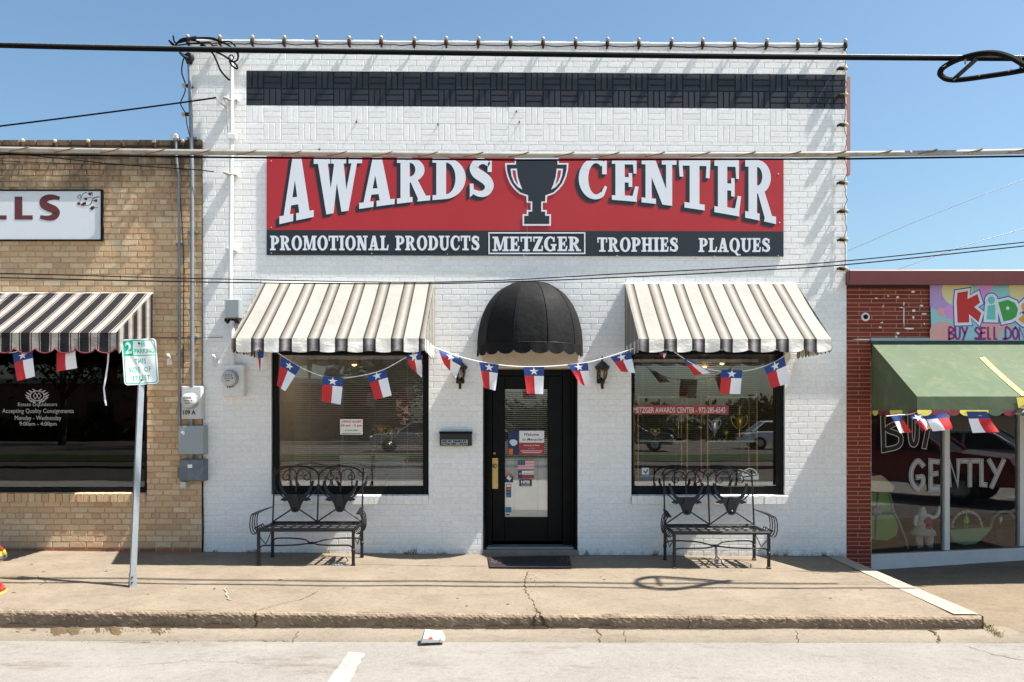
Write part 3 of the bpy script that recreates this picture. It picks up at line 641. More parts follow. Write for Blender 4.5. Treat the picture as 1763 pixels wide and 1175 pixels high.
inn.poly([(ix0,.31,.14),(ix0,6.2,.14),(ix0,6.2,3.0),(ix0,.31,3.0)],0); inn.poly([(ix1,.31,.14),(ix1,.31,3.0),(ix1,6.2,3.0),(ix1,6.2,.14)],0)
inn.box(-0.85,-0.75,.9,6.2,.14,3.0,0); inn.box(1.25,1.33,1.6,6.2,.14,3.0,0); inn.build('interior_room',[M['interior_wall'],M['interior_floor'],M['white_paint']],shop)
def window(name, W4, fw, sill, label=None, top=0.05):
    x0,x1,z0,z1=W4; f=MB(); y0,y1=.035,.10
    fl=fw if x0<0 else .032
    f.bbox(x0,x0+fl,y0,y1,z0,z1,.004); f.bbox(x1-fw,x1,y0,y1,z0,z1,.004); f.bbox(x0+fl,x1-fw,y0+.002,y1,z0,z0+.10,.004); f.bbox(x0+fw,x1-fw,y0+.002,y1,z1-top,z1,.004)
    # white brick reveal of the opening
    fr=f.build(name,M['black_gloss'],shop)
    if label: fr['label']=label
    gl=MB(); gl.poly([(x0+fw,.085,z0+.10),(x1-fw,.085,z0+.10),(x1-fw,.085,z1-top),(x0+fw,.085,z1-top)]); gl.build('pane',M['glass'],fr)
    rv=MB()
    for xx,sg in((x0,1),(x1,-1)): rv.poly([(xx+sg*.0,.004,z0),(xx,.12,z0),(xx,.12,z1),(xx,.004,z1)])
    rv.poly([(x0,.004,z1),(x1,.004,z1),(x1,.12,z1),(x0,.12,z1)]); rv.build('reveal',M['white_mortar'],fr)
    s=MB(); sx0,sx1,sz0,sz1=sill; n=int((sx1-sx0)/.072); rr=random.Random(int(abs(x0)*77))
    for i in range(n):
        a=lerp(sx0,sx1,i/n); b=lerp(sx0,sx1,(i+1)/n)-.006
        zf=rr.uniform(-.003,.003); y=-.028+rr.uniform(-.003,.003)
        s.add([(a,y,sz0),(b,y,sz0),(b,.12,sz0),(a,.12,sz0),(a,y,sz1-.012+zf),(b,y,sz1-.012+zf),(b,.12,sz1+.012),(a,.12,sz1+.012)],[(0,3,2,1),(4,5,6,7),(0,1,5,4),(1,2,6,5),(2,3,7,6),(3,0,4,7)])
    s.build('sill',M['white_brick'],fr); m2=MB(); m2.box(sx0,sx1,-.02,.1,sz0+.002,sz1-.018); m2.build('sill_mortar',M['white_mortar'],fr)
    return fr
lwin=window('window',LW,.075,LWs,'black framed window left of the door'); rwin=window('window',RW,.055,RWs,'black framed window right of the door')
# wider right jamb on the right-hand window
j=MB(); j.bbox(XP(1337),XP(1346.5),.03,.06,RW[2]+.11,RW[3]-.06,.004); j.build('jamb',M['black_gloss'],rwin)
# door in its black recess
door=MB(); dx0,dx1=XP(848,.3),XP(968,.3); dz0,dz1=ZP(932,.3),ZP(648,.3); gx0,gx1,gz0,gz1=XP(869,.3),XP(943,.3),ZP(891,.3),ZP(670,.3)
for a in((dx0,gx0,dz0,dz1),(gx1,dx1,dz0,dz1),(gx0,gx1,dz0,gz0),(gx0,gx1,gz1,dz1)): door.bbox(a[0],a[1],.29,.335,a[2],a[3],.004)
door.box(gx0-.012,gx0+.004,.283,.29,gz0-.012,gz1+.012); door.box(gx1-.004,gx1+.012,.283,.29,gz0-.012,gz1+.012); door.box(gx0+.004,gx1-.004,.284,.29,gz0-.012,gz0+.004); door.box(gx0+.004,gx1-.004,.284,.29,gz1-.004,gz1+.012)
door=door.build('door',M['black_gloss'],shop)
gl=MB(); gl.poly([(gx0,.30,gz0),(gx1,.30,gz0),(gx1,.30,gz1),(gx0,.30,gz1)]); gl.build('pane',M['glass'],door)
h=MB(); px0,px1=XP(844.5,.28),XP(857.5,.28); h.bbox(px0,px1,.282,.289,ZP(842,.28),ZP(789,.28),.002); c=at(852,803,.26); h.lathe([(0.0,-.055),(.022,-.05),(.027,-.03),(.016,-.014),(.016,0.02)],c,12,axis='y'); c=at(851,781,.28); h.lathe([(0,-.02),(.016,-.018),(.019,0),(.019,.012)],c,14,axis='y'); h.build('door_handle',M['brass'],door)
fr=MB(); L,Rr,T=DR[0],DR[1],DR[3]
fr.box(L-.002,L+.02,-.004,.34,.05,T-.19); fr.box(Rr-.02,Rr+.002,-.004,.34,.05,T-.19)
fr.bbox(L+.02,dx0-.003,.24,.34,.06,T-.19,.004); fr.bbox(dx1+.003,Rr-.02,.24,.34,.06,T-.19,.004); fr.box(dx0-.003,dx1+.003,.26,.34,dz1+.004,T-.19)
for xx in(L+.05,Rr-.1): fr.bbox(xx,xx+.03,.225,.24,.06,T-.2,.004)
fr.build('door_frame',M['black_gloss'],shop)
lp=MB(); lp.bbox(L-.01,Rr+.01,-.012,.20,T-.185,T+.0,.004); lp.box(L+.0,Rr,-.0,.30,T-.21,T-.187); lp.build('door_lintel',M['beige_panel'],shop)
st=MB(); st.bbox(L-.01,Rr+.02,-.02,.26,-.1,.055,.012); st.build('door_step',M['step'],shop)
th=MB(); th.bbox(L+.04,Rr-.04,.06,.29,.056,.078,.004); th.build('threshold',M['galv'],shop)

# ------------------------------------------------------------------ tan brick shop on the left
TX1=XP(347,-.04); TY=-.04; tz=lambda py:ZP(py,TY)
tan=thing('brick_shop',(-8.8,0.1,0),'tan textured brick shop with stained parapet left of the white shop','building')
TW=(-9.5,XP(253,TY),tz(848),tz(600)); TS=(-9.5,XP(252,TY),tz(864),tz(848))
mb=MB(); th_=[TW,TS]; TT=tz(252)
bricks(mb,-13.5,TX1,.095,TT,TY,th_,course=.0712,length=.208,joint=.010,depth=.006,jit=.004,tilt=.014,seed=21,header_every=6,bev=.003,ragged=.003)
w=mb.build('wall',M['tan_brick'],tan)
fb=MB(); bricks(fb,-13.5,TX1,.022,.09,TY,[],course=.07,length=.208,joint=.010,depth=.008,jit=.004,tilt=.02,seed=22,ragged=.003); fb.build('base_course',M['foot_brick'],w)
mo=MB(); plane_with_holes(mo,-13.5,TX1,-.3,TT,TY+.006,th_); mo.build('wall_mortar',M['tan_mortar'],w)
cb=MB(); bricks(cb,-13.5,TX1,TT+.006,TT+.075,TY-.012,[],course=.08,length=.208,joint=.008,depth=.02,jit=.004,tilt=.02,seed=23,ragged=.003); cb.box(-13.5,TX1,TY,.25,TT+.002,TT+.072); cb.build('coping',M['tan_brick'],tan)
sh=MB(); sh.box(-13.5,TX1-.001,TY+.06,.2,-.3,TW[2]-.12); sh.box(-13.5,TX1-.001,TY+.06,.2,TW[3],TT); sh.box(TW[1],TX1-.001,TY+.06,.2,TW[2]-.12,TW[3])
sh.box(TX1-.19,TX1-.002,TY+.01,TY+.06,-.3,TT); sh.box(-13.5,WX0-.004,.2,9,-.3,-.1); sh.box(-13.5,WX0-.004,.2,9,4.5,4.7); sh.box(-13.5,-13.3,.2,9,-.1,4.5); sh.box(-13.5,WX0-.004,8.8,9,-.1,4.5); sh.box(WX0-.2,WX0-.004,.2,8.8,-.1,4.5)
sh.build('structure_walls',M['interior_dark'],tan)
f=MB(); f.bbox(TW[1]-.05,TW[1],.0,.06,TW[2],TW[3],.003); f.bbox(-9.5,TW[1]-.05,.0,.06,TW[2],TW[2]+.055,.003); f=f.build('window',M['black_gloss'],tan)
gl=MB(); gl.poly([(-9.5,.05,TW[2]+.05),(TW[1]-.05,.05,TW[2]+.05),(TW[1]-.05,.05,TW[3]),(-9.5,.05,TW[3])]); gl.build('pane',M['glass_dark'],f)
s=MB(); n=60; rr=random.Random(4)
for i in range(n):
    a=lerp(TS[0],TS[1],i/n); b=lerp(TS[0],TS[1],(i+1)/n)-.01; y=TY-.035+rr.uniform(-.004,.004); u=rr.uniform(-.003,.003)
    s.add([(a,y,TS[2]),(b,y,TS[2]),(b,.06,TS[2]),(a,.06,TS[2]),(a,y,TS[3]-.012+u),(b,y,TS[3]-.012+u),(b,.06,TS[3]+.004),(a,.06,TS[3]+.004)],[(0,3,2,1),(4,5,6,7),(0,1,5,4),(1,2,6,5),(2,3,7,6),(3,0,4,7)])
s.build('sill',M['tan_brick'],f); m2=MB(); m2.box(TS[0],TS[1],TY-.022,.05,TS[2]+.002,TS[3]-.016); m2.build('sill_mortar',M['tan_mortar'],f)
# seam of tar and weeds where the two walls meet
sm=MB(); sm.tube([(TX1+.006,-.012,.0),(TX1+.012,-.01,.35),(TX1+.004,-.012,.75),(TX1+.008,-.01,1.1)],.006,5); sm.build('sealant_line',M['black_rubber'],tan)

# ------------------------------------------------------------------ red brick shop on the right
RX0=WX1+.006; PX=XP(1500); red=thing('brick_shop',(6.8,.1,-.2),'red roman brick shop with maroon metal roof edge right of the white shop','building')
mb=MB(); kr=dict(course=.0515,length=.305,joint=.009,depth=.004,jit=.0015,tilt=.006,bev=.002)
bricks(mb,RX0,PX,-.3,ZP(588),.0,[],seed=31,**kr); bricks(mb,RX0,9.5,ZP(586),ZP(496),.0,[],seed=32,**kr); w=mb.build('wall',M['red_brick'],red)
mo=MB(); plane_with_holes(mo,RX0,PX,-.3,ZP(588),.004,[]); plane_with_holes(mo,RX0,9.5,ZP(588),ZP(490),.004,[]); mo.box(RX0,PX,.005,.12,-.3,2.6); mo.build('wall_mortar',M['red_mortar'],w)
pl=Plane((0,-.004,0)); pk=MB(); rr=random.Random(8)
for (cx,cy,w_,h_) in [(1509,514,7,3),(1529,510,6,2),(1571,503,8,4),(1545,512,7,4),(1551,530,9,2),(1556,523,3,8),(1520,528,2,7),(1515,564,6,4),(1518,556,6,2),(1546,574,6,5),(1543,581,4,7),(1556,545,2,40),(1565,566,20,3),(1573,535,7,6),(1586,527,10,4),(1572,547,4,6),(1590,541,10,3),(1591,558,3,6),(1500,585,60,3)]:
    n=9; pts=[(XP(cx+w_*rr.uniform(.4,1.0)*.6*math.cos(2*math.pi*i/n)),ZP(cy+h_*rr.uniform(.4,1.0)*.6*math.sin(2*math.pi*i/n))) for i in range(n)]; put_poly(pk,pl,pts,.0)
pk.build('paint_flakes',M['white_paint'],w)['kind']='stuff'
vh=MB(); c=at(1490,546,-.004); vh.lathe([(.055,0),(.05,-.006),(.035,-.008)],c,14,0,axis='y'); vh.lathe([(.03,-.012),(.03,-.004)],c,14,1,axis='y'); vh.build('vent_hole',[M['white_paint'],M['dark_hole']],w)
fa=MB(); zt,zb=ZP(465,-.1),ZP(490,-.1);
fa.bbox(RX0-.02,9.5,-.11,.3,zb,zt,.012); fa.box(RX0-.02,9.5,-.125,-.11,zb-.006,zb+.03); fa.build('roof_edge',M['maroon_metal'],red)
dk=MB(); dk.box(RX0,9.5,-.03,.1,ZP(496),ZP(489)); dk.build('drip_board',M['dark_drip'],red)
sh=MB(); sh.box(RX0,9.5,8,8.2,-.3,3.3); sh.box(9.3,9.5,.9,8,-.3,3.3); sh.box(RX0,9.5,.3,8.2,3.2,3.3); sh.box(RX0,RX0+.15,.12,8,-.3,3.2); sh.box(RX0,9.5,.12,.3,2.45,3.3); sh.box(RX0,9.5,3.6,3.7,-.3,3.2)
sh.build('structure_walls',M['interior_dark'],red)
fl=MB(); fl.box(RX0+.15,9.3,.5,3.6,-.3,-.02); fl.poly([(PX,.1,-.02),(PX+2.6,.5,-.02),(PX,.5,-.02)]); fl.build('shop_floor',M['wood'],red)
# storefront set slightly askew
S0=Vector((PX,.05,0)); SD=Vector((2.4,.40,0)).normalized(); SN=Vector((SD.y,-SD.x,0))
def sp(s,z,o=0.0): p=S0+SD*s+SN*o; return (p.x,p.y,z)
def s_at(px):                          # distance along the storefront seen at a photo column
    k=(px-CX)/F0; return (k*(D0+S0.y)-S0.x)/(SD.x-k*SD.y)
def sbox(mb,s0,s1,z0a,z0b,z1,o0,o1,m=0,z1b=None):
    z1b=z1 if z1b is None else z1b
    V=[sp(s0,z0a,o0),sp(s1,z0b,o0),sp(s1,z0b,o1),sp(s0,z0a,o1),sp(s0,z1,o0),sp(s1,z1b,o0),sp(s1,z1b,o1),sp(s0,z1,o1)]
    mb.add(V,[(0,3,2,1),(4,5,6,7),(0,1,5,4),(1,2,6,5),(2,3,7,6),(3,0,4,7)],m)
zg0=lambda s: lerp(-.035,.02,min(1,s/2.45)); SL=4.6
f=MB(); sbox(f,0,SL,-.3,-.3,zg0(0),.03,-.05,z1b=zg0(SL)); sbox(f,0,SL,zg0(0)+.001,zg0(SL)+.001,zg0(0)+.03,.04,-.05,z1b=zg0(SL)+.03)
for px in(1628,1757):
    s=s_at(px); sbox(f,s-.035,s+.035,zg0(s)+.031,zg0(s)+.031,2.45,.03,-.05)
sbox(f,.0,.02,.0,.0,2.45,.01,-.05); f=f.build('storefront',M['store_frame'],red)
gl=MB(); gl.poly([sp(.0,0,-.01),sp(SL,.05,-.01),sp(SL,2.45,-.01),sp(.0,2.45,-.01)]); gl.build('pane',M['glass_store'],f)
# ================================================================== AWNINGS
def awning(name, label, x0,x1, ztop, zfold, zbot, p, period, mat, vmat, Y0=0.0, u0=0.0, scal=0.305, sag=0.022, trim=None, ends=(True,True), seed=1):
    t=thing(name,((x0+x1)/2,Y0,ztop),label,'awning')
    rr=random.Random(seed); nx=max(8,int((x1-x0)/.04)); ny=10; mb=MB(); V=[];uv=[]
    for j in range(ny+1):
        v=j/ny
        for i in range(nx+1):
            x=lerp(x0,x1,i/nx); s=math.sin(math.pi*v)
            z=lerp(ztop,zfold,v)-sag*s*(0.6+.4*math.cos(i*2*math.pi/nx*3)); y=Y0-.012-(p-.012)*v
            V.append((x,y,z)); uv.append(((x-x0)/period+u0,v))
    Fs=[];U=[]
    for j in range(ny):
        for i in range(nx):
            q=(j*(nx+1)+i,j*(nx+1)+i+1,(j+1)*(nx+1)+i+1,(j+1)*(nx+1)+i); Fs.append(q); U.append([uv[k] for k in q])
    mb.add(V,Fs,0,U,smooth=True); top=mb.build('canopy',mat,t)
    def valance(P0,P1,n_s,u_a,u_b,nrm,wr):           # hanging strip with scalloped lower edge
        n=n_s*8; V=[];uv=[];Fs=[];U=[]; P0=Vector(P0);P1=Vector(P1); rows=4
        for j in range(rows+1):
            for i in range(n+1):
                t_=i/n; sc=abs(math.sin(math.pi*(t_*n_s))); drop=(zfold-zbot)*(0.76+.24*sc**.55)*j/rows
                q=P0.lerp(P1,t_)+nrm*(wr*math.sin(i*.9+seed)*j/rows+wr*.7*math.sin(i*.31+j)*j/rows); V.append((q.x,q.y,q.z-drop)); uv.append((lerp(u_a,u_b,t_),j/rows))
        for j in range(rows):
            for i in range(n):
                q=(j*(n+1)+i,j*(n+1)+i+1,(j+1)*(n+1)+i+1,(j+1)*(n+1)+i); Fs.append(q); U.append([uv[k] for k in q])
        return V,Fs,U,n
    vb=MB(); ns=max(2,round((x1-x0)/scal)); yf=Y0-p
    V,Fs,U,n=valance((x0,yf-.002,zfold-.001),(x1,yf-.002,zfold-.001),ns,u0,(x1-x0)/period+u0,Vector((0,-1,0)),.006); vb.add(V,Fs,0,U,smooth=True)
    if trim: vb_t=[V[-(n+1)+i] for i in range(n+1)]
    nss=max(2,round((p-.03)/.12))
    sides=[]
    for on,x,sg in((ends[0],x0,-1),(ends[1],x1,1)):
        if not on: continue
        V,Fs,U,n2=valance((x,Y0-.02,zfold),(x,yf,zfold),nss,0.1,(p)/period+.1,Vector((sg,0,0)),.004); vb.add(V,Fs,0,U,smooth=True)
        sb=MB(); m=8; ym=[lerp(Y0-.012,yf,i/m) for i in range(m+1)]
        V2=[(x-sg*.002,y,zfold) for y in ym]+[(x-sg*.002,y,lerp(ztop,zfold,(Y0-.012-y)/(p-.012))) for y in ym]
        F2=[(i,i+1,m+2+i,m+1+i) for i in range(m)]; U2=[[(((Y0-V2[k][1])/period)*1.0+.1,0) for k in f] for f in F2]
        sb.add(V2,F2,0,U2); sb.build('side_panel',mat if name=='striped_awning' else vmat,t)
        sides.append((x,sg))
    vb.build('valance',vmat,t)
    if trim:
        tb=MB(); tb.tube([(a,b-.002,c) for a,b,c in vb_t],.007,5); tb.build('trim',trim,t)
    fr=MB()
    for x in(x0+.012,x1-.012):
        fr.tube([(x,Y0-.01,zfold-.01),(x,yf+.03,zfold-.012),(x,Y0-.014,ztop-.03)],.010,6)
    fr.tube([(x0+.01,yf+.03,zfold-.014),(x1-.01,yf+.03,zfold-.014)],.010,6); fr.tube([(x0,Y0-.008,ztop-.004),(x1,Y0-.008,ztop-.004)],.009,6)
    fr.build('frame',M['white_paint'],t); return t
AP=1.09
awning('striped_awning','white awning with taupe stripes over the window left of the black dome',XP(452),XP(749),ZP(487),ZP(583,-AP),ZP(607,-AP),AP,.3055,M['awning_white'],M['awning_valance_backlit'],u0=.29,seed=2)
awning('striped_awning','white awning with taupe stripes over the window right of the black dome',XP(1075),XP(1371),ZP(489),ZP(584,-AP),ZP(607,-AP),AP,.3055,M['awning_white'],M['awning_valance_backlit'],u0=.08,seed=5)
awning('black_awning','black and white awning with maroon pinstripes on the tan brick shop',-10.0,XP(264,TY),tz(505),ZP(573,-.96),ZP(608,-.96),.92,.218,M['awning_black'],M['awning_black'],Y0=TY,u0=.12,scal=.22,trim=M['maroon_cloth'],ends=(False,True),seed=3)
# tidy: pale cover rails along the open end of the black awning
# black dome over the door
dm=thing('dome_awning',(XP(912),0,ZP(490)),'black domed canvas awning with scalloped edge over the door','awning')
cx=XP(912.5); zc=ZP(598)+.01; rx=.645; rz=ZP(487)-zc; ry=.60; na=40; nb=14; mb=MB(); V=[]
def dpt(a,b):                          # a along the arch on the wall 0..pi, b out from the wall 0..pi/2 about the base line
    ca=math.cos(a)
    gore=1-.018*abs(math.sin(a*3.0+0.0))*0
    x=-rx*ca; rad=math.sqrt(max(0,1-ca*ca))
    z=rz*rad*math.cos(b); y=-ry*rad**.9*math.sin(b)
    return x,y,z
# gores run from the crown at the wall down to the front hem
ng=5; k=8; U=ng*k; rows=14; V=[]
for j in range(rows+1):
    ph=math.pi/2*j/rows                # 0 at crown, pi/2 at hem
    for i in range(U+1):
        th=math.pi*i/U; sag=1-.035*math.sin(math.pi*((i%k)/k))*math.sin(ph*1.0) 
        r=math.sin(ph)**.78*sag
        V.append((cx-rx*math.cos(th)*r, -.01-ry*math.sin(th)*r, zc+rz*math.cos(ph)**1.0))
mb.add(V,[(j*(U+1)+i,j*(U+1)+i+1,(j+1)*(U+1)+i+1,(j+1)*(U+1)+i) for j in range(rows) for i in range(U)],0,smooth=True)
mb.build('canopy',M['black_cloth'],dm)
sm=MB()
for gI in range(ng+1):
    i=gI*k; sm.tube([Vector(V[j*(U+1)+i])+Vector((0,-.002,.002)) for j in range(0,rows+1)],.004,5)
sm.build('seam',M['black_cloth'],dm)
vb=MB(); VV=[]; ns=10; n=ns*8
for j in range(4):
    for i in range(n+1):
        th=math.pi*i/n; sc=abs(math.sin(math.pi*ns*i/n)); d=.135*(.68+.32*sc**.6)*j/3; wv=1+.012*math.sin(i*.8)*j/3
        VV.append((cx-(rx+.002)*wv*math.cos(th),-.012-(ry+.002)*wv*math.sin(th),zc-d))
vb.add(VV,[(j*(n+1)+i,j*(n+1)+i+1,(j+1)*(n+1)+i+1,(j+1)*(n+1)+i) for j in range(3) for i in range(n)],0,smooth=True); vb.build('valance',M['black_cloth'],dm)
fr=MB(); fr.tube([(cx-(rx-.01)*math.cos(math.pi*i/20),-.012-(ry-.01)*math.sin(math.pi*i/20),zc-.005) for i in range(21)],.01,6); fr.tube([(cx+rx-.02,-.02,zc-.13),(cx+rx-.02,-.02,zc+.1)],.012,6); fr.build('frame',M['black_metal'],dm)
# green awning on the red shop
GX0,GX1=XP(1499),8.6; gt_,gf,gb=ZP(592),ZP(683,-1.12),ZP(706,-1.12); GP=1.12
ga=thing('green_awning',(6.5,-.1,gt_),'faded green canvas awning with a yellow paint streak on the red shop','awning')
mb=MB(); V=[]; nx,ny=60,10
for j in range(ny+1):
    for i in range(nx+1):
        v=j/ny; x=lerp(GX0,GX1,i/nx); V.append((x,-.03-(GP-.03)*v,lerp(gt_,gf,v)-.02*math.sin(math.pi*v)+.003*math.sin(i*1.3)*math.sin(math.pi*v)))
mb.add(V,[(j*(nx+1)+i,j*(nx+1)+i+1,(j+1)*(nx+1)+i+1,(j+1)*(nx+1)+i) for j in range(ny) for i in range(nx)],0,smooth=True)
mb.add([(GX0,-.03,gt_),(GX0,-GP,gf),(GX0,-GP,gb),(GX0,-.03,gb)],[(0,1,2,3)],0)
mb.add([(GX0,-GP-.001,gf),(GX1,-GP-.001,gf),(GX1,-GP-.004,gb),(GX0,-GP-.004,gb)],[(0,1,2,3)],0); mb.build('canopy',M['green_canvas'],ga)
br=MB(); br.box(GX0-.015,GX1,-.035,.0,gt_+.002,gt_+.03,0); br.box(GX0-.005,GX1,-.03,.0,gt_+.032,gt_+.07,1); br.build('top_rail',[M['dark_teal'],M['galv']],ga)
vl=MB(); pal=[2,1,1,2,2,0,1,0,2,1,1,0,2,0,1,2]; x=GX0+.0; i=0
while x<GX1:
    w_=.155; z0,z1=gb-.002,gb-.065; n=8; top=[(x,-GP-.005,z0),(x+w_,-GP-.005,z0)]; bot=[(x+w_*(1-q/n),-GP-.007,z0-.03-(.035*math.sin(math.pi*q/n)**.6)) for q in range(n+1)]
    vl.poly(top+bot,pal[i%len(pal)]); x+=w_; i+=1
y=-.05; i=0
while y>-GP+.05:
    w_=.15; n=8; vl.poly([(GX0-.002,y,gb),(GX0-.002,y-w_,gb)]+[(GX0-.002,y-w_*(1-q/n),gb-.03-.035*math.sin(math.pi*q/n)**.6) for q in range(n+1)],[2,1,1,2,2,0,1][i%7]); y-=w_; i+=1
vl.build('valance',[M['green_canvas'],M['maroon_cloth'],M['yellow_paint']],ga)
ys=MB(); 
def gslope(x,v,o=.006): return (x,-.03-(GP-.03)*v-o*.5,lerp(gt_,gf,v)-.02*math.sin(math.pi*v)+o)
xa=XP(1683,-.3); L=[gslope(xa+.0+.0*v,v) for v in [.28+.72*i/10 for i in range(11)]]; Q=[gslope(xa+.075+.0*v,v) for v in [.26+.74*i/10 for i in range(11)]]
ys.add(L+Q,[(i,i+1,12+i,11+i) for i in range(10)],0)
ys.poly([(xa-.06,-GP-.008,gf-.01),(xa+.13,-GP-.008,gf-.002),(xa+.12,-GP-.010,gb),(xa-.04,-GP-.010,gb+.02)],1); ys.build('paint_streak',[M['pale_yellow_cloth'],M['yellow_paint']],ga)
fr=MB(); fr.tube([(GX0+.02,-.02,gb+.02),(GX0+.02,-GP+.02,gb+.02),(GX1,-GP+.02,gb+.02)],.012,6); fr.build('frame',M['black_metal'],ga)

# ================================================================== SIGNS ON THE WALLS
bn=thing('banner_sign',at(904,357,-.02),'long red and black awards banner with a trophy picture on the white wall','sign')
bx0,bx1=XP(460),XP(1348); Yb=-.022
pl=Plane((0,Yb,0)); X,Z=XP,ZP
def bsh(x,z): return z-(0.0062 if z>ZP(397) else 0.0036)*(x-bx0)*0.75
bd=MB(); nseg=24
for i in range(nseg):
    a,b=lerp(bx0,bx1,i/nseg),lerp(bx0,bx1,(i+1)/nseg)
    zr=[(ZP(270),ZP(397)),(ZP(397),ZP(440))]
    for m_,(zt_,zb_) in enumerate(zr): bd.add([(a,Yb,bsh(a,zb_-1e-4)),(b,Yb,bsh(b,zb_-1e-4)),(b,Yb,bsh(b,zt_)),(a,Yb,bsh(a,zt_))],[(0,1,2,3)],m_)
bd.add([(bx0,Yb+.001,ZP(440)),(bx1,Yb+.001,bsh(bx1,ZP(440))),(bx1,Yb+.016,bsh(bx1,ZP(440))),(bx0,Yb+.016,ZP(440)),(bx0,Yb+.001,ZP(270)),(bx1,Yb+.001,bsh(bx1,ZP(270))),(bx1,Yb+.016,bsh(bx1,ZP(270))),(bx0,Yb+.016,ZP(270))],[(0,1,5,4),(1,2,6,5),(2,3,7,6),(3,0,4,7),(0,3,2,1),(4,5,6,7)],1)
# screws along the edges and the seam between the two sheets
for px,py in((467,278),(467,392),(467,436),(640,437),(770,438),(902,440),(1062,441),(1230,442),(1340,441),(1340,300),(1342,384),(560,275),(700,276),(1120,279)): bd.lathe([(0,-.004),(.007,-.003),(.008,0)],at(px,py,Yb-.0005),8,2,axis='y')
bd.box(XP(907.2),XP(907.8),Yb-.0006,Yb,ZP(442),ZP(272),2)
bd.build('board',[M['banner_red'],M['banner_black'],M['galv']],bn)
big=[('A',482,541,0),('W',541,624,0),('A',619,680,0),('R',684,741,0),('D',745,802,0),('S',806,851,0),('C',996,1046,0),('E',1053,1099,0),('N',1104,1164,0),('T',1168,1222,0),('E',1229,1275,0),('R',1282,1335,0)]
lt=MB(); sd=MB()
for ch,pa,pb,_ in big:
    polys,w_=slab(ch); e=0
    for p in polys:
        q=[]
        for u,v in p:
            px=lerp(pa,pb,u/w_); dx=px-912; yb=338.5+47.5*(dx/425)**2+(1.5 if px>912 else 0); yt=271.5+.0068*(px-482); py=yt+(1-v)*(yb-yt); q.append((px,py))
        put_poly(lt,pl,[(XP(a),ZP(b)) for a,b in q],.0034+e*.00006)
        for s_ in range(1,8): put_poly(sd,pl,[(XP(a-6.4*s_/7),ZP(min(b+6.2*s_/7,1e9))) for a,b in q],.0022-s_*.00012+e*.00001)
        e=(e+1)%10
sd.build('letter_shadow',M['banner_black'],bn); lt.build('lettering',M['banner_white'],bn)
# the trophy
tz_=lambda pts: [(XP(850+a/5.875),ZP(250+b/5.875)) for a,b in pts]
mir=lambda pts:[(870-a,b) for a,b in pts][::-1]
tr=MB()
rightO=[(435,138),(658,138),(658,190),(755,190),(750,262),(733,330),(703,400),(660,455),(610,500),(540,526),(536,590),(496,590),(496,664),(536,664),(536,706),(578,706),(578,822),(435,822)]
rightI=[(435,154),(644,154),(644,206),(738,206),(734,262),(717,326),(688,392),(648,443),(602,486),(522,514),(520,576),(480,576),(480,680),(520,680),(520,722),(562,722),(562,804),(435,804)]
def both(rt): return rt, [(870-a,b) for a,b in rt]
for side in both(rightO):
    # fan split into convex-safe slices by rows
    put_poly(tr,pl,tz_(side),.0052,0)
for side in both(rightI): put_poly(tr,pl,tz_(side),.0058,1)
hO=[(636,246),(700,248),(690,320),(664,388),(626,432),(580,458),(600,410),(626,330)]; hI=[(650,264),(682,264),(670,326),(650,376),(622,412),(640,340)]
for side in both(hO): put_poly(tr,pl,tz_(side),.0064,0)
for side in both(hI): put_poly(tr,pl,tz_(side),.0070,2)
tr.build('trophy_picture',[M['banner_white'],M['banner_black'],M['banner_red']],bn)
for wd_s,xa,xb,ya,yb in(('PROMOTIONAL PRODUCTS',466,826,432,407),('TROPHIES',1028,1167,434.5,410),('PLAQUES',1202,1325,435,411)):
    lt=MB(); put_slab(lt,pl,wd_s,XP(xa),XP(xb),ZP(ya),ZP(yb),.003); lt.build('small_lettering',M['banner_white'],bn)
lt=MB(); put_slab(lt,pl,'METZGER',XP(848),XP(1000),ZP(433.5),ZP(408.5),.003)
for a in((841,1007.5,401,403.2),(841,1007.5,436.3,438.5),(841,843.2,403.2,436.3),(1005.3,1007.5,403.2,436.3)): put_rect(lt,pl,XP(a[0]),XP(a[1]),ZP(a[3]),ZP(a[2]),.0025)
lt.build('framed_lettering',M['banner_white'],bn)

# white sign board with maroon letters on the tan wall
ws=thing('sign_board',at(20,371,TY-.03),'white sign board with maroon letters and a vine motif on tan brick','sign')
Y=TY-.035; mb=MB(); x1=XP(174,Y); mb.bbox(-9.6,x1,Y,TY-.004,ZP(413,Y),ZP(329,Y),.004,0); 
fr=MB(); 
for a in((-9.62,x1+.015,ZP(413,Y)-.012,ZP(413,Y)),(-9.62,x1+.015,ZP(329,Y),ZP(329,Y)+.014),(x1,x1+.015,ZP(413,Y),ZP(329,Y))): fr.box(a[0],a[1],Y-.012,TY-.002,a[2],a[3])
mb.build('board',M['sign_board'],ws); fr.build('frame',M['black_gloss'],ws)
pl2=Plane((0,Y,0)); lt=MB(); XY=lambda px:XP(px,Y); ZY=lambda py:ZP(py,Y)
def Lp(px0,px1):
    put_rect(lt,pl2,XY(px0),XY(px0+13.2),ZY(378.5),ZY(339)); put_rect(lt,pl2,XY(px0+13.2),XY(px1),ZY(378.5),ZY(371.2))
Lp(25.4,56.5); Lp(-19.5,11.6)
sp_=[(100,341.5),(92,340),(82,341),(75,346),(76,353),(84,357.5),(93,361.5),(97,367),(93,373.5),(84,376),(72,374.5)]
put_stroke(lt,pl2,[(p.x,p.y) for p in smooth_path([(XY(a),ZY(b),0) for a,b in sp_],4)],[ .045+ .055*math.sin(math.pi*i/40) for i in range(41)],.002)
lt.build('lettering',M['sign_maroon'],ws)
vn=MB(); f_=lambda a,b:(XY(a/8.395),ZY(300+b/8.395))
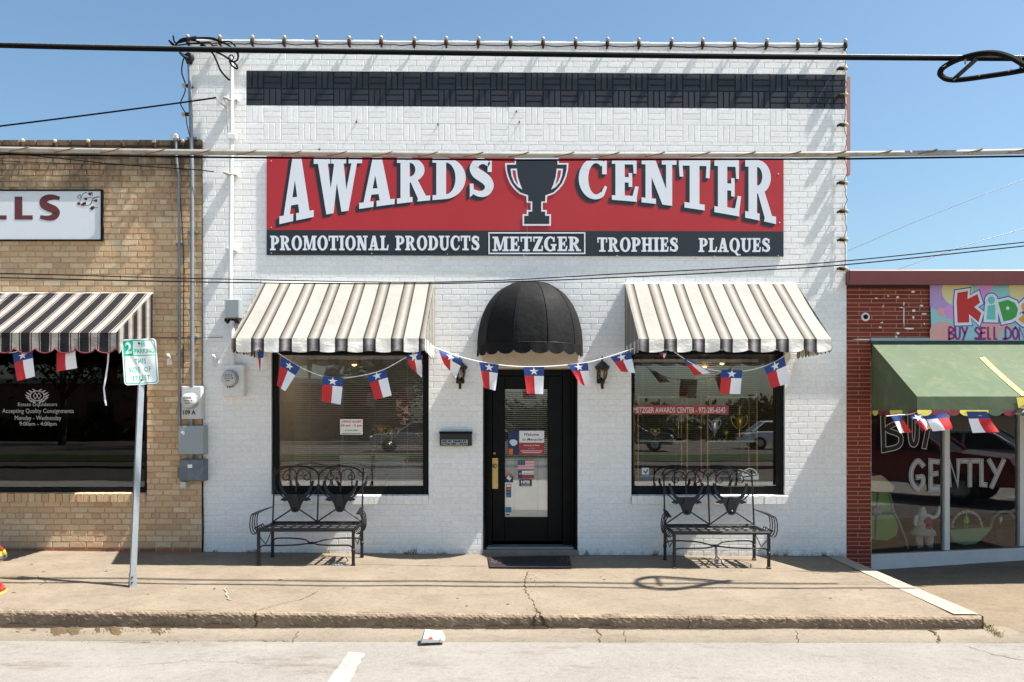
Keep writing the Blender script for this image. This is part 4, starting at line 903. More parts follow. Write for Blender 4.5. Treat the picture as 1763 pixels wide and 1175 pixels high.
for path in([(1440,330),(1370,345),(1330,380),(1320,420),(1270,455),(1190,455),(1130,440),(1130,410),(1160,420)],[(1440,330),(1400,330),(1340,350),(1290,340),(1240,365)],[(1310,440),(1340,390),(1390,370),(1405,385),(1380,395)],[(1160,390),(1160,300),(1120,340),(1150,350)],[(1180,350),(1190,300),(1250,262)],[(1290,262),(1290,300),(1330,265),(1335,320)],[(1320,470),(1350,490),(1410,484)]):
    put_stroke(vn,pl2,[(p.x,p.y) for p in smooth_path([(*f_(a,b),0) for a,b in path],4)],.007,.002)
for a,b in((1240,360),(1200,440),(1225,425),(1300,290),(1345,485),(1325,500),(1385,385),(1140,430)):
    c=f_(a,b); put_poly(vn,pl2,[(c[0]+.02*math.cos(q*1.047)*(1+.4*(q%2)),c[1]+.016*math.sin(q*1.047)*(1+.4*(q%2))) for q in range(6)],.0024)
vn.build('vine_motif',M['sign_maroon'],ws)

# kids' shop banner
kbn=thing('shop_banner',at(1700,538,-.03),'pastel kids shop banner with bubble letters above the green awning','banner')
Y=-.03; pl3=Plane((0,Y,0)); XY=lambda px:XP(px,Y); ZY=lambda py:ZP(py,Y)
k3=lambda a,b:(XY(1590+a/9.79),ZY(480+b/9.79))
kx0,kx1=XY(1601),XY(1850); kzb,kzt=ZY(586),ZY(491)
def clipc(cx_,cz_,r,n=26):
    return [(min(kx1,max(kx0,cx_+r*math.cos(2*math.pi*i/n))),min(kzt,max(kzb,cz_+r*math.sin(2*math.pi*i/n)))) for i in range(n)]
mb=MB(); put_poly(mb,pl3,[(XY(1604),kzb),(kx1,kzb),(kx1,kzt),(kx0,kzt)],.0,0)
mb.poly([(XY(1604),Y+.004,kzb),(kx1,Y+.004,kzb),(kx1,Y+.004,kzt),(kx0,Y+.004,kzt)],0)
for i,(a,b,r,m_) in enumerate([(250,300,.165,1),(570,200,.19,2),(1040,110,.10,4),(1700,170,.19,2),(300,565,.055,3),(330,1000,.2,3),(1230,820,.22,3),(470,560,.09,4),(1300,640,.10,1),(1480,1000,.15,0),(700,900,.16,0),(990,330,.07,4)]):
    c=k3(a,b); put_poly(mb,pl3,clipc(c[0],c[1],r),.0006+i*.0001,m_)
mb.build('cloth',[M['banner_aqua'],M['lavender'],M['banner_sand'],M['banner_salmon'],M['banner_pink']],kbn)
def grow(pts,d):                        # push an outline outward
    P=[Vector(p) for p in pts]; n=len(P); ar=sum(P[i].x*P[(i+1)%n].y-P[(i+1)%n].x*P[i].y for i in range(n)); sg=1 if ar>0 else -1; out=[]
    for i in range(n):
        a=(P[i]-P[i-1]).normalized(); b=(P[(i+1)%n]-P[i]).normalized(); na_=Vector((a.y,-a.x))*sg; nb_=Vector((b.y,-b.x))*sg
        mm=(na_+nb_); mm=mm.normalized() if mm.length>1e-6 else na_; kq=min(1.5,1/max(.4,mm.dot(na_))); out.append(P[i]+mm*d*kq)
    return [(p.x,p.y) for p in out]
Kp=[(570,240),(745,210),(738,345),(905,262),(950,405),(850,480),(972,580),(925,735),(765,600),(768,740),(570,745),(556,400)]
ip=[(1078,460),(1205,435),(1210,695),(1058,690)]; idot=[(1140+62*math.cos(q*.524),365+66*math.sin(q*.524)) for q in range(12)]
Dp=[(1255,400),(1420,358),(1540,410),(1590,520),(1560,640),(1480,695),(1345,725)]
Sp=[(1890,400),(1720,372),(1640,450),(1660,530),(1760,590),(1790,640),(1690,600),(1590,690),(1680,765),(1830,760),(1910,660),(1880,560),(1790,500),(1860,480)]
lt=MB(); e=0
for pts,m_ in((Kp,2),(ip,3),(idot,3),(Dp,4),(Sp,5)):
    q=[k3(a,b) for a,b in pts]; put_poly(lt,pl3,grow(q,.047),.0022+e*.00008,0); put_poly(lt,pl3,grow(q,.034),.0030+e*.00008,1); put_poly(lt,pl3,q,.0042+e*.00008,m_); e+=1
c=k3(1415,500); put_poly(lt,pl3,[(c[0]+.02*math.cos(q*.7),c[1]+.024*math.sin(q*.7)) for q in range(9)],.0052,1)
lt.build('bubble_letters',[M['kid_blue'],M['kid_white'],M['kid_red'],M['kid_teal'],M['kid_green'],M['kid_orange']],kbn)
HAND={'B':[[(0,0),(0,1),(.45,.93),(.5,.72),(.1,.52),(.55,.36),(.5,.1),(0,0)]],'U':[[(0,1),(.03,.2),(.25,0),(.47,.2),(.5,1)]],'Y':[[(0,1),(.26,.5)],[(.55,1),(.1,-.05)]],'S':[[(.5,.9),(.25,1),(.05,.78),(.25,.56),(.5,.32),(.38,.06),(.05,.06)]],'E':[[(.5,.97),(.03,1),(.03,0),(.5,.03)],[(.03,.52),(.42,.55)]],'L':[[(0,1),(.02,.02),(.42,0)]],'D':[[(0,0),(.03,1),(.4,.85),(.52,.5),(.4,.12),(0,0)]],'O':[[(.28,1),(.05,.75),(.05,.25),(.28,0),(.5,.25),(.5,.75),(.28,1)]],'N':[[(0,0),(.03,1),(.45,0),(.5,1)]],'A':[[(0,0),(.26,1),(.52,0)],[(.1,.38),(.42,.38)]],'T':[[(0,1),(.55,1)],[(.27,1),(.27,0)]],'G':[[(.5,.85),(.3,1),(.06,.72),(.05,.3),(.28,0),(.5,.18),(.5,.42),(.3,.42)]],'I':[[(0,1),(0,0)]],'.':[[(0,.02),(.05,.02)]]}
def soft(pts): return [(p.x,p.y) for p in smooth_path([(a,b,0) for a,b in pts],4)] if len(pts)>4 else pts
def hand(mb,plane,s,xs_,b0,b1,w_,d,m):
    for ch,(xa,xb) in zip(s,xs_):
        for st in HAND[ch]: put_stroke(mb,plane,soft([(xa+(u/.55)*(xb-xa),b0+v*(b1-b0)) for u,v in st]),w_,d,m)
lt=MB(); px_=[(430,510),(535,620),(650,735),(860,950),(965,1045),(1085,1130),(1190,1230),(1345,1365),(1380,1480),(1500,1590),(1610,1720),(1740,1840),(1860,1960),(1980,2060)]
hand(lt,pl3,'BUYSELL.DONATE',[(k3(a,0)[0],k3(b,0)[0]) for a,b in px_],ZY(584),ZY(564.5),.026,.003,0); lt.build('lettering',M['kid_purple'],kbn)

# ================================================================== TWO-HOUR PARKING SIGN
pb=gat(228,1019,-.012)+Vector((0,0,0)); base=Vector((pb.x,pb.y,gz(pb.x)))
ps=thing('parking_sign',base,'white and green two hour parking sign on a leaning square steel post','sign')
Yc=-1.83; cen=at(244.4,623.5,Yc); up=(cen-base).normalized(); topz=cen+up*.20
ax=Vector((math.cos(R(38)),math.sin(R(38)),0)); ax=(ax-up*ax.dot(up)).normalized(); ay=up.cross(ax)
def postbox(mb,p0,p1,h,m=0):
    V=[]
    for p in(p0,p1):
        for a,b in((-1,-1),(1,-1),(1,1),(-1,1)): V.append(p+ax*h*a+ay*h*b)
    mb.add(V,[(0,3,2,1),(4,5,6,7),(0,1,5,4),(1,2,6,5),(2,3,7,6),(3,0,4,7)],m)
po=MB(); postbox(po,base-up*.1,topz,.026); post=po.build('post',M['galv'],ps)
po=MB(); postbox(po,base-up*.05,base+up*.13,.0305); 
for q in(.05,.10): po.lathe([(0,-.012),(.008,-.010),(.009,0)],base+up*q+Vector((.012,-.034,0)),8,1,axis='y')
po.build('post_sleeve',[M['galv'],M['rusty_dark']],ps)
rot=Matrix.Rotation(R(-4.2),3,'Y')
u_=(rot@Vector((math.cos(R(18)),math.sin(R(18)),0))); w_=(rot@Vector((.02,.06,1))); w_=(w_-u_*w_.dot(u_)).normalized()
pls=Plane(cen+Vector((0,-.035,0))+u_.cross(w_)*.0,u_,w_); sw_,shh=.157,.229
def rrect(a,b,r,n=6):
    out=[]
    for cx_,cy_,a0 in((a-r,b-r,0),(-a+r,b-r,90),(-a+r,-b+r,180),(a-r,-b+r,270)):
        out+=[(cx_+r*math.cos(R(a0+90*i/n)),cy_+r*math.sin(R(a0+90*i/n))) for i in range(n+1)]
    return out
mb=MB(); o=rrect(sw_,shh,.034); put_poly(mb,pls,o,.0,0); put_poly(mb,pls,o[::-1],-.003,1); n=len(o)
mb.add([pls.P(*q,0) for q in o]+[pls.P(*q,-.003) for q in o],[(i,i+n,(i+1)%n+n,(i+1)%n) for i in range(n)],1)
mb.build('sign_plate',[M['sign_white'],M['galv']],ps)
lt=MB(); oo=rrect(sw_-.010,shh-.010,.026); ii=rrect(sw_-.019,shh-.019,.018)
lt.add([pls.P(*q,.0015) for q in oo]+[pls.P(*q,.0015) for q in ii],[(i,(i+1)%n,(i+1)%n+n,i+n) for i in range(n)],0)
put_poly(lt,pls,[(-sw_+.016,.062),(-.056,.062),(-.056,shh-.016),(-sw_+.03,shh-.016),(-sw_+.016,shh-.03)],.0012,0); put_rect(lt,pls,-.056,sw_-.016,.058,.067,.0012,0)
put_text(lt,pls,'2',-.128,-.072,.085,.198,.0024,1,bold=.03)
put_text(lt,pls,'HR',-.005,.060,.150,.205,.002,0,bold=.012); put_text(lt,pls,'PARKING',-.046,.132,.082,.130,.002,0,bold=.008)
put_text(lt,pls,'THIS',-.052,.052,-.020,.032,.002,0,bold=.008,spacing=1.25); put_text(lt,pls,'SIDE  OF',-.106,.092,-.103,-.052,.002,0,bold=.008,spacing=1.2); put_text(lt,pls,'STREET',-.078,.078,-.188,-.138,.002,0,bold=.008,spacing=1.2)
lt.build('lettering',[M['sign_green'],M['sign_white']],ps)
for q in(.185,-.185):
    bo=MB(); c=pls.P(0,q,.0); bo.lathe([(0,-.009),(.008,-.008),(.010,0)],c,8,0,axis='y'); bo.build('bolt',M['rusty_dark'],ps)

# ================================================================== WALL LANTERNS, MAILBOX, DOORMAT, CUP
def lantern(px, label):
    c=at(px,640,-.13); t=thing('wall_lantern',(c.x,0,c.z),label,'lamp','black wall lanterns beside the door')
    mb=MB(); mb.bbox(c.x-.055,c.x+.045,-.025,0,c.z-.14,c.z+.06,.006); mb.tube([(c.x,-.02,c.z-.12),(c.x,-.06,c.z-.19),(c.x,-.13,c.z-.16),(c.x,-.13,c.z-.11)],.011,8); mb.lathe([(.0,-.215),(.016,-.21),(.02,-.13),(.035,-.112)],c,10); mb.build('bracket',M['black_metal'],t)
    mb=MB(); mb.lathe([(.09,.048),(.092,.060),(.062,.088),(.030,.118),(.010,.128),(.014,.140),(.017,.155),(.010,.170),(.006,.185),(0,.19)],c,8,smooth=False); mb.lathe([(.074,.02),(.092,.048)],c,8,smooth=False); mb.build('roof_cap',M['black_metal'],t)
    gl=MB(); gl.lathe([(.034,-.105),(.056,-.075),(.068,-.02),(.070,.035)],c,8,smooth=False); gl.build('glass',M['lamp_glass'],t)
    cg=MB()
    for k in range(4):
        a=R(45+90*k); cg.tube([c+Vector((r*math.cos(a),r*math.sin(a),h)) for r,h in((.036,-.105),(.059,-.075),(.071,-.02),(.073,.04))],.006,5)
    cg.build('cage',M['black_metal'],t)
    b=MB(); b.lathe([(.010,-.09),(.012,-.03),(.026,.0),(.024,.025),(.0,.04)],c,10); b.build('bulb',M['bulb_cream'],t); return t
lantern(1037,'black wall lantern between the door and the right-hand window')
lantern(792,'black wall lantern partly covered by a flag beside the left-hand window')
mbx=thing('mailbox',at(784,757,0),'black wall mailbox with a printed address label left of the door','mailbox')
Y=-.09; c0,c1=XP(757,Y),XP(812,Y); zb_,zt_=ZP(768,Y),ZP(745,Y)
mb=MB(); mb.bbox(c0,c1,Y,0,zb_,zt_-.01,.006); mb.build('body',M['black_metal'],mbx); mb=MB(); mb.prism([(c0-.006,zt_-.012),(c1+.006,zt_-.012),(c1+.006,zt_+.012),(c0-.006,zt_+.012)],Y-.012,0); mb.build('lid',M['black_gloss'],mbx)
plm=Plane((0,Y,0)); lt=MB(); put_rect(lt,plm,XP(760,Y),XP(805,Y),ZP(767,Y),ZP(757.4,Y),.002,0); put_text(lt,plm,'105 W. MAIN ST',XP(761,Y),XP(803.5,Y),ZP(761.8,Y),ZP(758.2,Y),.003,1,bold=.07); put_text(lt,plm,'(972) 285 - 6543',XP(761,Y),XP(804,Y),ZP(766.6,Y),ZP(762.9,Y),.003,1,bold=.07); lt.build('address_label',[M['grey_box'],M['text_black']],mbx)
dmt=thing('doormat',(XP(912,-.3),-.42,0),'black rubber doormat in front of the shop door','doormat')
A,B,C_,D_=gat(840,962),gat(980,959),gat(984,979),gat(843,980)
mb=MB(); V=[]; n=14
def mq(u,v,dz): p=lerp(lerp(A,B,u),lerp(D_,C_,u),v); return (p.x,p.y,gz(p.x)+dz+.006)
G=[mq(i/n,j/6,.012+rnd.uniform(0,.003)) for j in range(7) for i in range(n+1)]; mb.add(G,[(j*(n+1)+i,(j+1)*(n+1)+i,(j+1)*(n+1)+i+1,j*(n+1)+i+1) for j in range(6) for i in range(n)],0)
e=[mq(u,v,.012) for u,v in((0,0),(1,0),(1,1),(0,1))]+[mq(u,v,-.004) for u,v in((0,0),(1,0),(1,1),(0,1))]; mb.add(e,[(0,1,5,4),(1,2,6,5),(2,3,7,6),(3,0,4,7)],0)
mb.build('rubber_pad',M['mat_black'],dmt); mb=MB()
for q in range(70):
    u=rnd.choice([rnd.uniform(.01,.16),rnd.uniform(.84,.99)]); v=rnd.uniform(.03,.6); s=.012
    mb.poly([mq(u,v,.0165),mq(u+s,v,.0165),mq(u+s,v+.08,.0165),mq(u,v+.08,.0165)][::-1])
mb.build('faded_pattern',M['mat_pink'],dmt)
cpp=thing('paper_cup',gat(747,1108,-.13),'crumpled white paper cup with orange print lying in the gutter','cup')
c=gat(728,1108,-.125); c2=gat(767,1107,-.125); mb=MB(); Vs=[]; n=18; d=(c2-c).normalized()
side=Vector((-d.y,d.x,0))
for k,(t_,r,fl_) in enumerate([(0,.066,.78),(.02,.068,.78),(.5,.058,.8),(.8,.050,.9),(.83,.051,.9),(.86,.050,.8),(1.0,.040,.55)]):
    p=c.lerp(c2,t_*.94)+Vector((0,0,r*fl_+.004))
    for i in range(n):
        a=2*math.pi*i/n; q=1+.07*math.sin(3*a+k); Vs.append(p+side*r*q*math.cos(a)*1.1+Vector((0,0,r*fl_*math.sin(a)))+d*.018*math.sin(a)*(1 if k<5 else .4))
for k in range(6): mb.add(Vs[k*n:(k+2)*n],[(i,(i+1)%n,n+(i+1)%n,n+i) for i in range(n)],1 if k==3 else 0,smooth=True)
mb.add(Vs[-n:],[tuple(range(n))],0); mb.build('cup_body',[M['paper'],M['orange_print']],cpp)
pr=MB()
for (u0_,a0,u1,a1,m_) in((.22,118,.30,122,0),(.24,104,.36,112,0),(.36,98,.44,116,0),(.32,88,.46,94,1),(.30,122,.34,130,1),(.40,76,.46,84,0),(.28,60,.46,66,1)):
    def cs(t_,a):
        p=c.lerp(c2,t_*.94); r=lerp(.068,.05,t_/.83); ang=R(a); return p+Vector((0,0,r*.79+.004))+(-side if side.y>0 else side)*r*1.13*math.cos(ang)+Vector((0,0,r*.81*math.sin(ang)))
    pr.poly([cs(u0_,a0-62),cs(u1,a0-62),cs(u1,a1-50),cs(u0_,a1-50)],m_)
pr.build('print',[M['orange_print'],M['red_print']],cpp)
# striped rounded ornament that just enters at the left edge
orn=thing('kerbside_ornament',(-5.33,-2.1,.05),'red yellow and grey striped glossy ornament cut off by the picture edge','ornament')
def lobe(px,py0,py1,Y,scale):
    tip=at(px,(py0+py1)/2,Y); h=(at(px,py0,Y).z-at(px,py1,Y).z)/2; mb=MB(); c=(tip.x-.385,Y,tip.z)
    pr=[(.335,-h*.95),(.30,-h*1.5)] ; rows=[(.20,-1.25,3),(.285,-.85,3),(.33,-.35,3),(.338,-.30,2),(.34,.0,2),(.335,.16,2),(.333,.18,1),(.318,.62,1),(.316,.66,0),(.26,1.3,0),(.16,2.2,0),(.1,2.6,0)]
    for (r0,z0,m0),(r1,z1,m1) in zip(rows,rows[1:]): mb.lathe([(r0,z0*h),(r1,z1*h)],c,40,m1)
    return mb
for a,nm in(((10,945,975,-1.95),'upper_lobe'),((13,1012,1056,-2.35),'lower_lobe')):
    lobe(a[0],a[1],a[2],a[3],1).build(nm,[M['red_gloss'],M['yellow_gloss'],M['grey_gloss'],M['orange_gloss']],orn)
st_=MB(); st_.tube([(-5.62,-2.15,-.0),(-5.62,-2.15,.6)],.09,14); st_.build('stem',M['grey_gloss'],orn)
# ================================================================== CABLES OVER THE STREET
def cable(name, label, pts, r, mat, n=6, dens=8, wrap=None):
    P=smooth_path(pts,dens); mb=MB(); mb.tube(P,r,n)
    c=P[len(P)//2]; o=mb.build(name,mat,None,origin=tuple(P[0])); tag(o,label,'cable'); return o
def lvl(px,py,s=1.645): # cable hung over the slab along the line where its shadow falls
    k=(CY-py)/F0; z=(H0+k*(D0-s))/(1+.09*k); return at(px,py,-s-.09*z)
black_c=cable('overhead_cable','thick black overhead cable crossing above the white shop parapet',[lvl(-260,70),lvl(0,79),lvl(330,86),lvl(800,92.5),lvl(1200,97.5),lvl(1600,101),lvl(2000,103)],.0225,M['black_cable'],8)
lw_=lambda px,py: lvl(px,py,1.86)
wc=cable('overhead_cable','pale wrapped overhead cable crossing in front of the red banner top',[lw_(-260,252),lw_(0,257.5),lw_(350,262.5),lw_(900,267.5),lw_(1460,265.5),lw_(1763,261),lw_(2050,254)],.026,M['wrap_white'],10)
wr=MB()
for px in range(-120,1900,78):           # lashing wire turns
    py=257.5+10*(1-((px-950)/950)**2) if px<950 else 267.5-8*((px-950)/820)**2
    a=lw_(px+16,py-4.2);b=lw_(px+6,py);c_=lw_(px-18,py+4.0); f=Vector((0,-.028,0)); wr.tube([a+f*.5,b+f*1.1,c_+f*.7],.0075,5)
wr.build('lashing_wire',M['tape_brown'],wc)['kind']='stuff'
wr=MB(); wr.tube([lw_(px,py+8.2)+Vector((0,.004,0)) for px,py in((-260,252),(0,257.5),(350,262.5),(900,267.5),(1460,265.5),(1763,261),(2050,254))],.009,6); wr.build('support_strand',M['black_cable'],wc)
wr=MB(); wr.tube([lvl(px,py-5.2)+Vector((0,.004,0)) for px,py in((-260,70),(0,79),(330,86),(800,92.5),(1200,97.5),(1600,101),(2000,103))],.006,5); wr.build('support_strand',M['galv'],black_c)
# snow-shoe cable loop
lp=thing('cable_loop',lvl(1690,115),'black teardrop cable storage loop hanging on the upper overhead cable','cable loop')
LZ=lvl(1690,112).z
lq=lambda px,py,dz=0: at(px,py,(LZ+dz-H0)*F0/(CY-py)-D0)
out=[(1790,122),(1763,113),(1740,100),(1715,92),(1690,92),(1665,97),(1640,106),(1622,117),(1617,127),(1624,135),(1640,138),(1665,136),(1700,131),(1740,125),(1790,116)]
for nm,off,dd in(('track',0,.012),('track',0,-.03)):
    mb=MB(); mb.tube(smooth_path([lq(a,b,dd) for a,b in out],4),.020,7); mb.build(nm,M['black_cable'],lp)
mb=MB(); mb.tube(smooth_path([lq(a+2,b,-.008) for a,b in out],4),.026,7); mb.build('coiled_cable',M['black_cable'],lp)
mb=MB(); mb.tube([lq(1679,104,-.01),lq(1642,137,-.01)],.022,6); mb.build('brace',M['black_metal'],lp)
mb=MB(); mb.tube([lq(1757,98,.03),lq(1757,118,.03)],.012,6); mb.lathe([(0,-.02),(.02,0),(0,.02)],lq(1757,98,.06),8); mb.tube([lq(1662,102,-.03),lq(1662,110,-.03)],.010,5); mb.build('clamp',M['galv'],lp)
for a,b in((1626,113),(1644,136),(1687,129),(1738,121)):
    mb=MB(); mb.tube([lq(a-2,b+2,-.04),lq(a+3,b-1,-.04)],.006,4); mb.build('strap',M['galv'],lp)
W1=lambda px,py: lvl(px,py,1.60)
cable('drop_wire','thin upper wire of the pair slanting over the awning tops',[W1(-200,468),W1(0,471),W1(345,480),W1(760,486),W1(1100,470),W1(1300,460),W1(1463,449),W1(1763,417.5),W1(1960,395)],.0055,M['black_cable'],5)
W1=lambda px,py: lvl(px,py,1.68)
cable('drop_wire','thin lower wire of the pair slanting over the awning tops',[W1(-200,476),W1(0,478.5),W1(345,486),W1(760,488.5),W1(1100,476.5),W1(1300,466),W1(1463,455.5),W1(1763,424),W1(1960,402)],.006,M['black_cable'],5)
cable('far_wire','faint steep wire against the sky right of the white shop',[at(1460,432,14),at(1600,372,14),at(1763,309,14),at(1990,225,14)],.010,M['galv'],4)
cable('far_wire','faint low wire against the sky just above the maroon roof edge',[at(1540,466,14),at(1660,424,14),at(1763,394,14),at(1990,330,14)],.010,M['galv'],4)
cable('service_wire','black wire slanting from the left up to the white conduit clamp',[at(-150,235,-.6),at(0,217.5,-.5),at(170,196,-.35),at(320,176,-.16),at(372,168.5,-.12)],.0105,M['black_cable'],6)
cable('service_wire','thin dark wire from the tan parapet to the lower clamp on the white conduit',[at(0,262,-.5),at(120,275,-.4),at(210,284,-.3),at(330,292,-.16),at(368,296,-.12)],.006,M['black_cable'],5)
cable('service_wire','hair thin wire sagging across the tan wall under the parapet',[at(-100,272,-.3),at(60,280,-.26),at(200,284,-.22),at(305,284,-.14)],.004,M['black_cable'],5)

# ================================================================== CONDUITS AND METERS
def conduit(name,label,pts,r,mat,straps=(),parent=None):
    t=thing(name,pts[-1],label,'conduit'); mb=MB(); mb.tube(pts,r,10); mb.build('pipe',mat,t)
    for px,py,Y in straps:
        s=MB(); c=at(px,py,Y); s.bbox(c.x-r*2.6,c.x+r*2.6,Y-r*.2,0,c.z-.012,c.z+.012,.003); s.build('strap',mat,t)
    return t
cw=conduit('conduit','white painted conduit with a loop of wires at its top on the white wall',[at(399,100,-.09),at(399,215,-.09),at(398,330,-.085),at(397,450,-.08),at(396.5,516,-.08)],.026,M['white_paint'],[(399,170,-.07),(398,300,-.07),(397,430,-.07)])
mb=MB(); mb.bbox(XP(391,-.1),XP(407,-.1),-.12,-.05,ZP(240,-.1),ZP(230,-.1),.006); mb.build('coupling',M['white_paint'],cw)
for py0,py1 in((168,172),(297,300)):
    mb=MB(); mb.tube([at(385,py0,-.15),at(391,py0+2,-.14),at(396,py1+1,-.12)],.016,6); mb.tube([at(396,py1,-.12),at(407,py1+2,-.05)],.012,6); mb.build('clamp',M['wrap_white'],cw)
mb=MB(); mb.tube(smooth_path([at(373,169,-.12),at(380,178,-.13),at(391,189,-.13),at(391,210,-.13),at(393,230,-.11)],4),.006,5); mb.tube(smooth_path([at(385,170,-.14),at(391,185,-.13),at(392,200,-.12)],4),.005,5); mb.build('lead_wire',M['wrap_white'],cw)
conduit('conduit','grey conduit with a black weatherhead passing the white shop corner',[at(326,108,-.10),at(328,180,-.10),at(331,300,-.10),at(331,560,-.10),at(331.5,667,-.10)],.024,M['conduit_grey'],[(330,238,-.09),(331,400,-.09),(331,580,-.09)])
wh=thing('weatherhead',at(325,102,-.1),'black hooded weatherhead on top of the grey conduit at the white corner','weatherhead'); mb=MB()
mb.lathe([(.03,-.07),(.045,-.03),(.06,.0),(.055,.04),(.03,.062),(0,.07)],at(326,101,-.11),12); mb.build('hood',M['black_rubber'],wh)
mb=MB(); mb.tube(smooth_path([at(324,100,-.16),at(316,97,-.2),at(309,90,-.24)],4),.016,6); mb.build('spout',M['black_rubber'],wh)
ct=conduit('conduit','thin grey conduit with a square cap rising along the tan wall',[at(303,242,-.1),at(304,275,-.1),at(307.5,300,-.08),at(308.5,420,-.08),at(309,600,-.08),at(309,740,-.08)],.0165,M['conduit_grey'],[(308,420,-.06),(309,610,-.06)])
mb=MB(); mb.bbox(XP(297,-.1),XP(308,-.1),-.16,-.05,ZP(241,-.1),ZP(233,-.1),.01); mb.build('cap',M['pale_box'],ct)
cable('wall_cable','thin black cable clipped down the tan wall between the conduits',[at(308,302,-.06),at(316,440,-.06),at(316,540,-.055),at(315,660,-.055)],.005,M['rusty_dark'],5)
def meter(name,label,x0,x1,y0,y1,dial,dp,mat,Yd):
    t=thing(name,at((x0+x1)/2,y1,0),label,'electric meter'); mb=MB(); Y=-Yd; mb.bbox(XP(x0,Y),XP(x1,Y),Y,0,ZP(y1,Y),ZP(y0,Y),.012); mb.build('box',mat,t)
    c=at(dial[0],dial[1],Y); mb=MB(); mb.lathe([(dial[2]+.012,.0),(dial[2]+.012,-.025),(dial[2]+.004,-.03)],c,28,0,axis='y'); mb.build('ring',M['galv'],t)
    mb=MB(); mb.lathe([(dial[2],-.03),(dial[2],-.075),(dial[2]*.9,-.09),(0,-.098)],c,28,0,axis='y'); mb.build('dial',M['pale_box'],t)
    pl=Plane(c+Vector((0,-.099,0))); d=MB(); r=dial[2]; put_rect(d,pl,-r*.55,r*.55,r*.22,r*.5,.001,0)
    for q in range(5): put_rect(d,pl,-r*.5+q*r*.21,-r*.36+q*r*.21,r*.27,r*.45,.002,1)
    put_rect(d,pl,-r*.5,r*.4,-r*.1,-r*.02,.001,0); put_rect(d,pl,-r*.35,r*.3,-r*.42,-r*.33,.001,0); put_poly(d,pl,[(r*.62+r*.1*math.cos(q),r*.1*math.sin(q)) for q in range(6)],.001,0); d.build('dial_marking',[M['text_black'],M['offwhite']],t); return t
m1=meter('electric_meter','grey electric meter box numbered 109 A at the tan wall corner',312,347,665,722,(328,690,.088),0,M['pale_box'],.12)
pl=Plane((0,-.12,0)); lt=MB(); put_text(lt,pl,'109 A',XP(315,-.12),XP(337,-.12),ZP(714.5,-.12),ZP(706.5,-.12),.003,0,bold=.03); lt.build('lettering',M['text_black'],m1)
m2=meter('electric_meter','white electric meter box on the white wall left of the awning',384,420,628,683,(397,652,.088),0,M['white_paint'],.12)
pl=Plane((0,-.12,0)); lt=MB(); put_text(lt,pl,'109',XP(391,-.12),XP(403,-.12),ZP(668.5,-.12),ZP(664,-.12),.003,0,bold=.06); lt.build('lettering',M['text_black'],m2)
def ebox(label,x0,x1,y0,y1,mat,Yd,extra=None):
    t=thing('electric_box',at((x0+x1)/2,y1,0),label,'electric box'); Y=-Yd; mb=MB(); mb.bbox(XP(x0,Y),XP(x1,Y),Y+.015,0,ZP(y1,Y),ZP(y0,Y),.008); mb.build('box',mat,t)
    mb=MB(); mb.bbox(XP(x0+1,Y),XP(x1-1,Y),Y,Y+.013,ZP(y1-1,Y),ZP(y0+1,Y),.006); cv=mb.build('cover',mat,t); return t,cv,Y
e1,cv,Y=ebox('grey breaker box under the meter numbered 109 A',306,351,733,783,M['grey_box'],.14); mb=MB(); pl=Plane((0,Y,0)); put_poly(mb,pl,[(XP(a,Y),ZP(b,Y)) for a,b in((311,744),(315,742),(318,744),(318,749),(314,748))],.002); mb.build('sticker',M['paper'],e1)
e2,cv,Y=ebox('dark grey breaker box lowest on the tan wall corner',308,351,791,829,M['dark_grey_box'],.14); mb=MB(); pl=Plane((0,Y,0)); put_rect(mb,pl,XP(323,Y),XP(331,Y),ZP(806,Y),ZP(800,Y),.002); mb.build('sticker',M['paper'],e2)
mb=MB(); mb.bbox(XP(303,Y),XP(308,Y),-.1,-.03,ZP(823,Y),ZP(806,Y),.004); mb.build('switch',M['dark_grey_box'],e2)
mb=MB(); mb.bbox(XP(312,-.1),XP(321,-.1),-.13,-.05,ZP(840,-.1),ZP(830,-.1),.004); mb.build('outlet',M['pale_box'],e2)
for (px,a,b,lab) in((329,722,734,'short grey pipe joining the meter and the breaker box'),(329,782,792,'short grey pipe joining the two breaker boxes')):
    t=thing('pipe_joint',at(px,b,-.08),lab,'pipe'); mb=MB(); mb.tube([at(px,a-2,-.08),at(px,b+2,-.08)],.022,10); mb.lathe([(.034,-.012),(.034,.012)],at(px,(a+b)/2,-.08),10); mb.build('nipple',M['conduit_grey'],t)
e3,cv,Y=ebox('light grey junction box on the white conduit',387,412,515,548,M['grey_box'],.13)
mb=MB()
for q in range(8): mb.lathe([(0,-.03),(.018,-.018),(.02,.012),(0,.022)],at(389+q*3,551+(q%2)*3,-.09+.01*(q%3)),7)
mb.build('pipe_fitting',M['rusty_dark'],e3)
conduit('conduit','white pipe joining the junction box to the white meter',[at(400,553,-.08),at(400,600,-.08),at(400,630,-.08)],.033,M['white_paint'])
mb=MB()
for px,py,lab in((290,614,'small white spotlight bracket on the tan wall'),(368,615,'small white spotlight bracket on the white wall left of the meter')):
    t=thing('wall_bracket',at(px+4,py+8,0),lab,'bracket'); mb=MB(); mb.bbox(XP(px),XP(px+9),-.045,0 if px>340 else -.035,ZP(py+15),ZP(py+4),.004); mb.build('plate',M['white_paint'],t)
    mb=MB(); mb.tube([at(px+4,py+7,-.05),at(px+1,py-1,-.11)],.013,7); mb.lathe([(0,-.02),(.018,-.012),(.018,.015),(0,.02)],at(px-1,py-2,-.12),8); mb.build('arm',M['white_paint'],t)
cable('wall_wire','thin horizontal wire pinned across the brick joint below the junction box',[at(262,581,-.055),at(300,582,-.06),at(345,582,-.06),at(384,581,-.012)],.004,M['rusty_dark'],5)
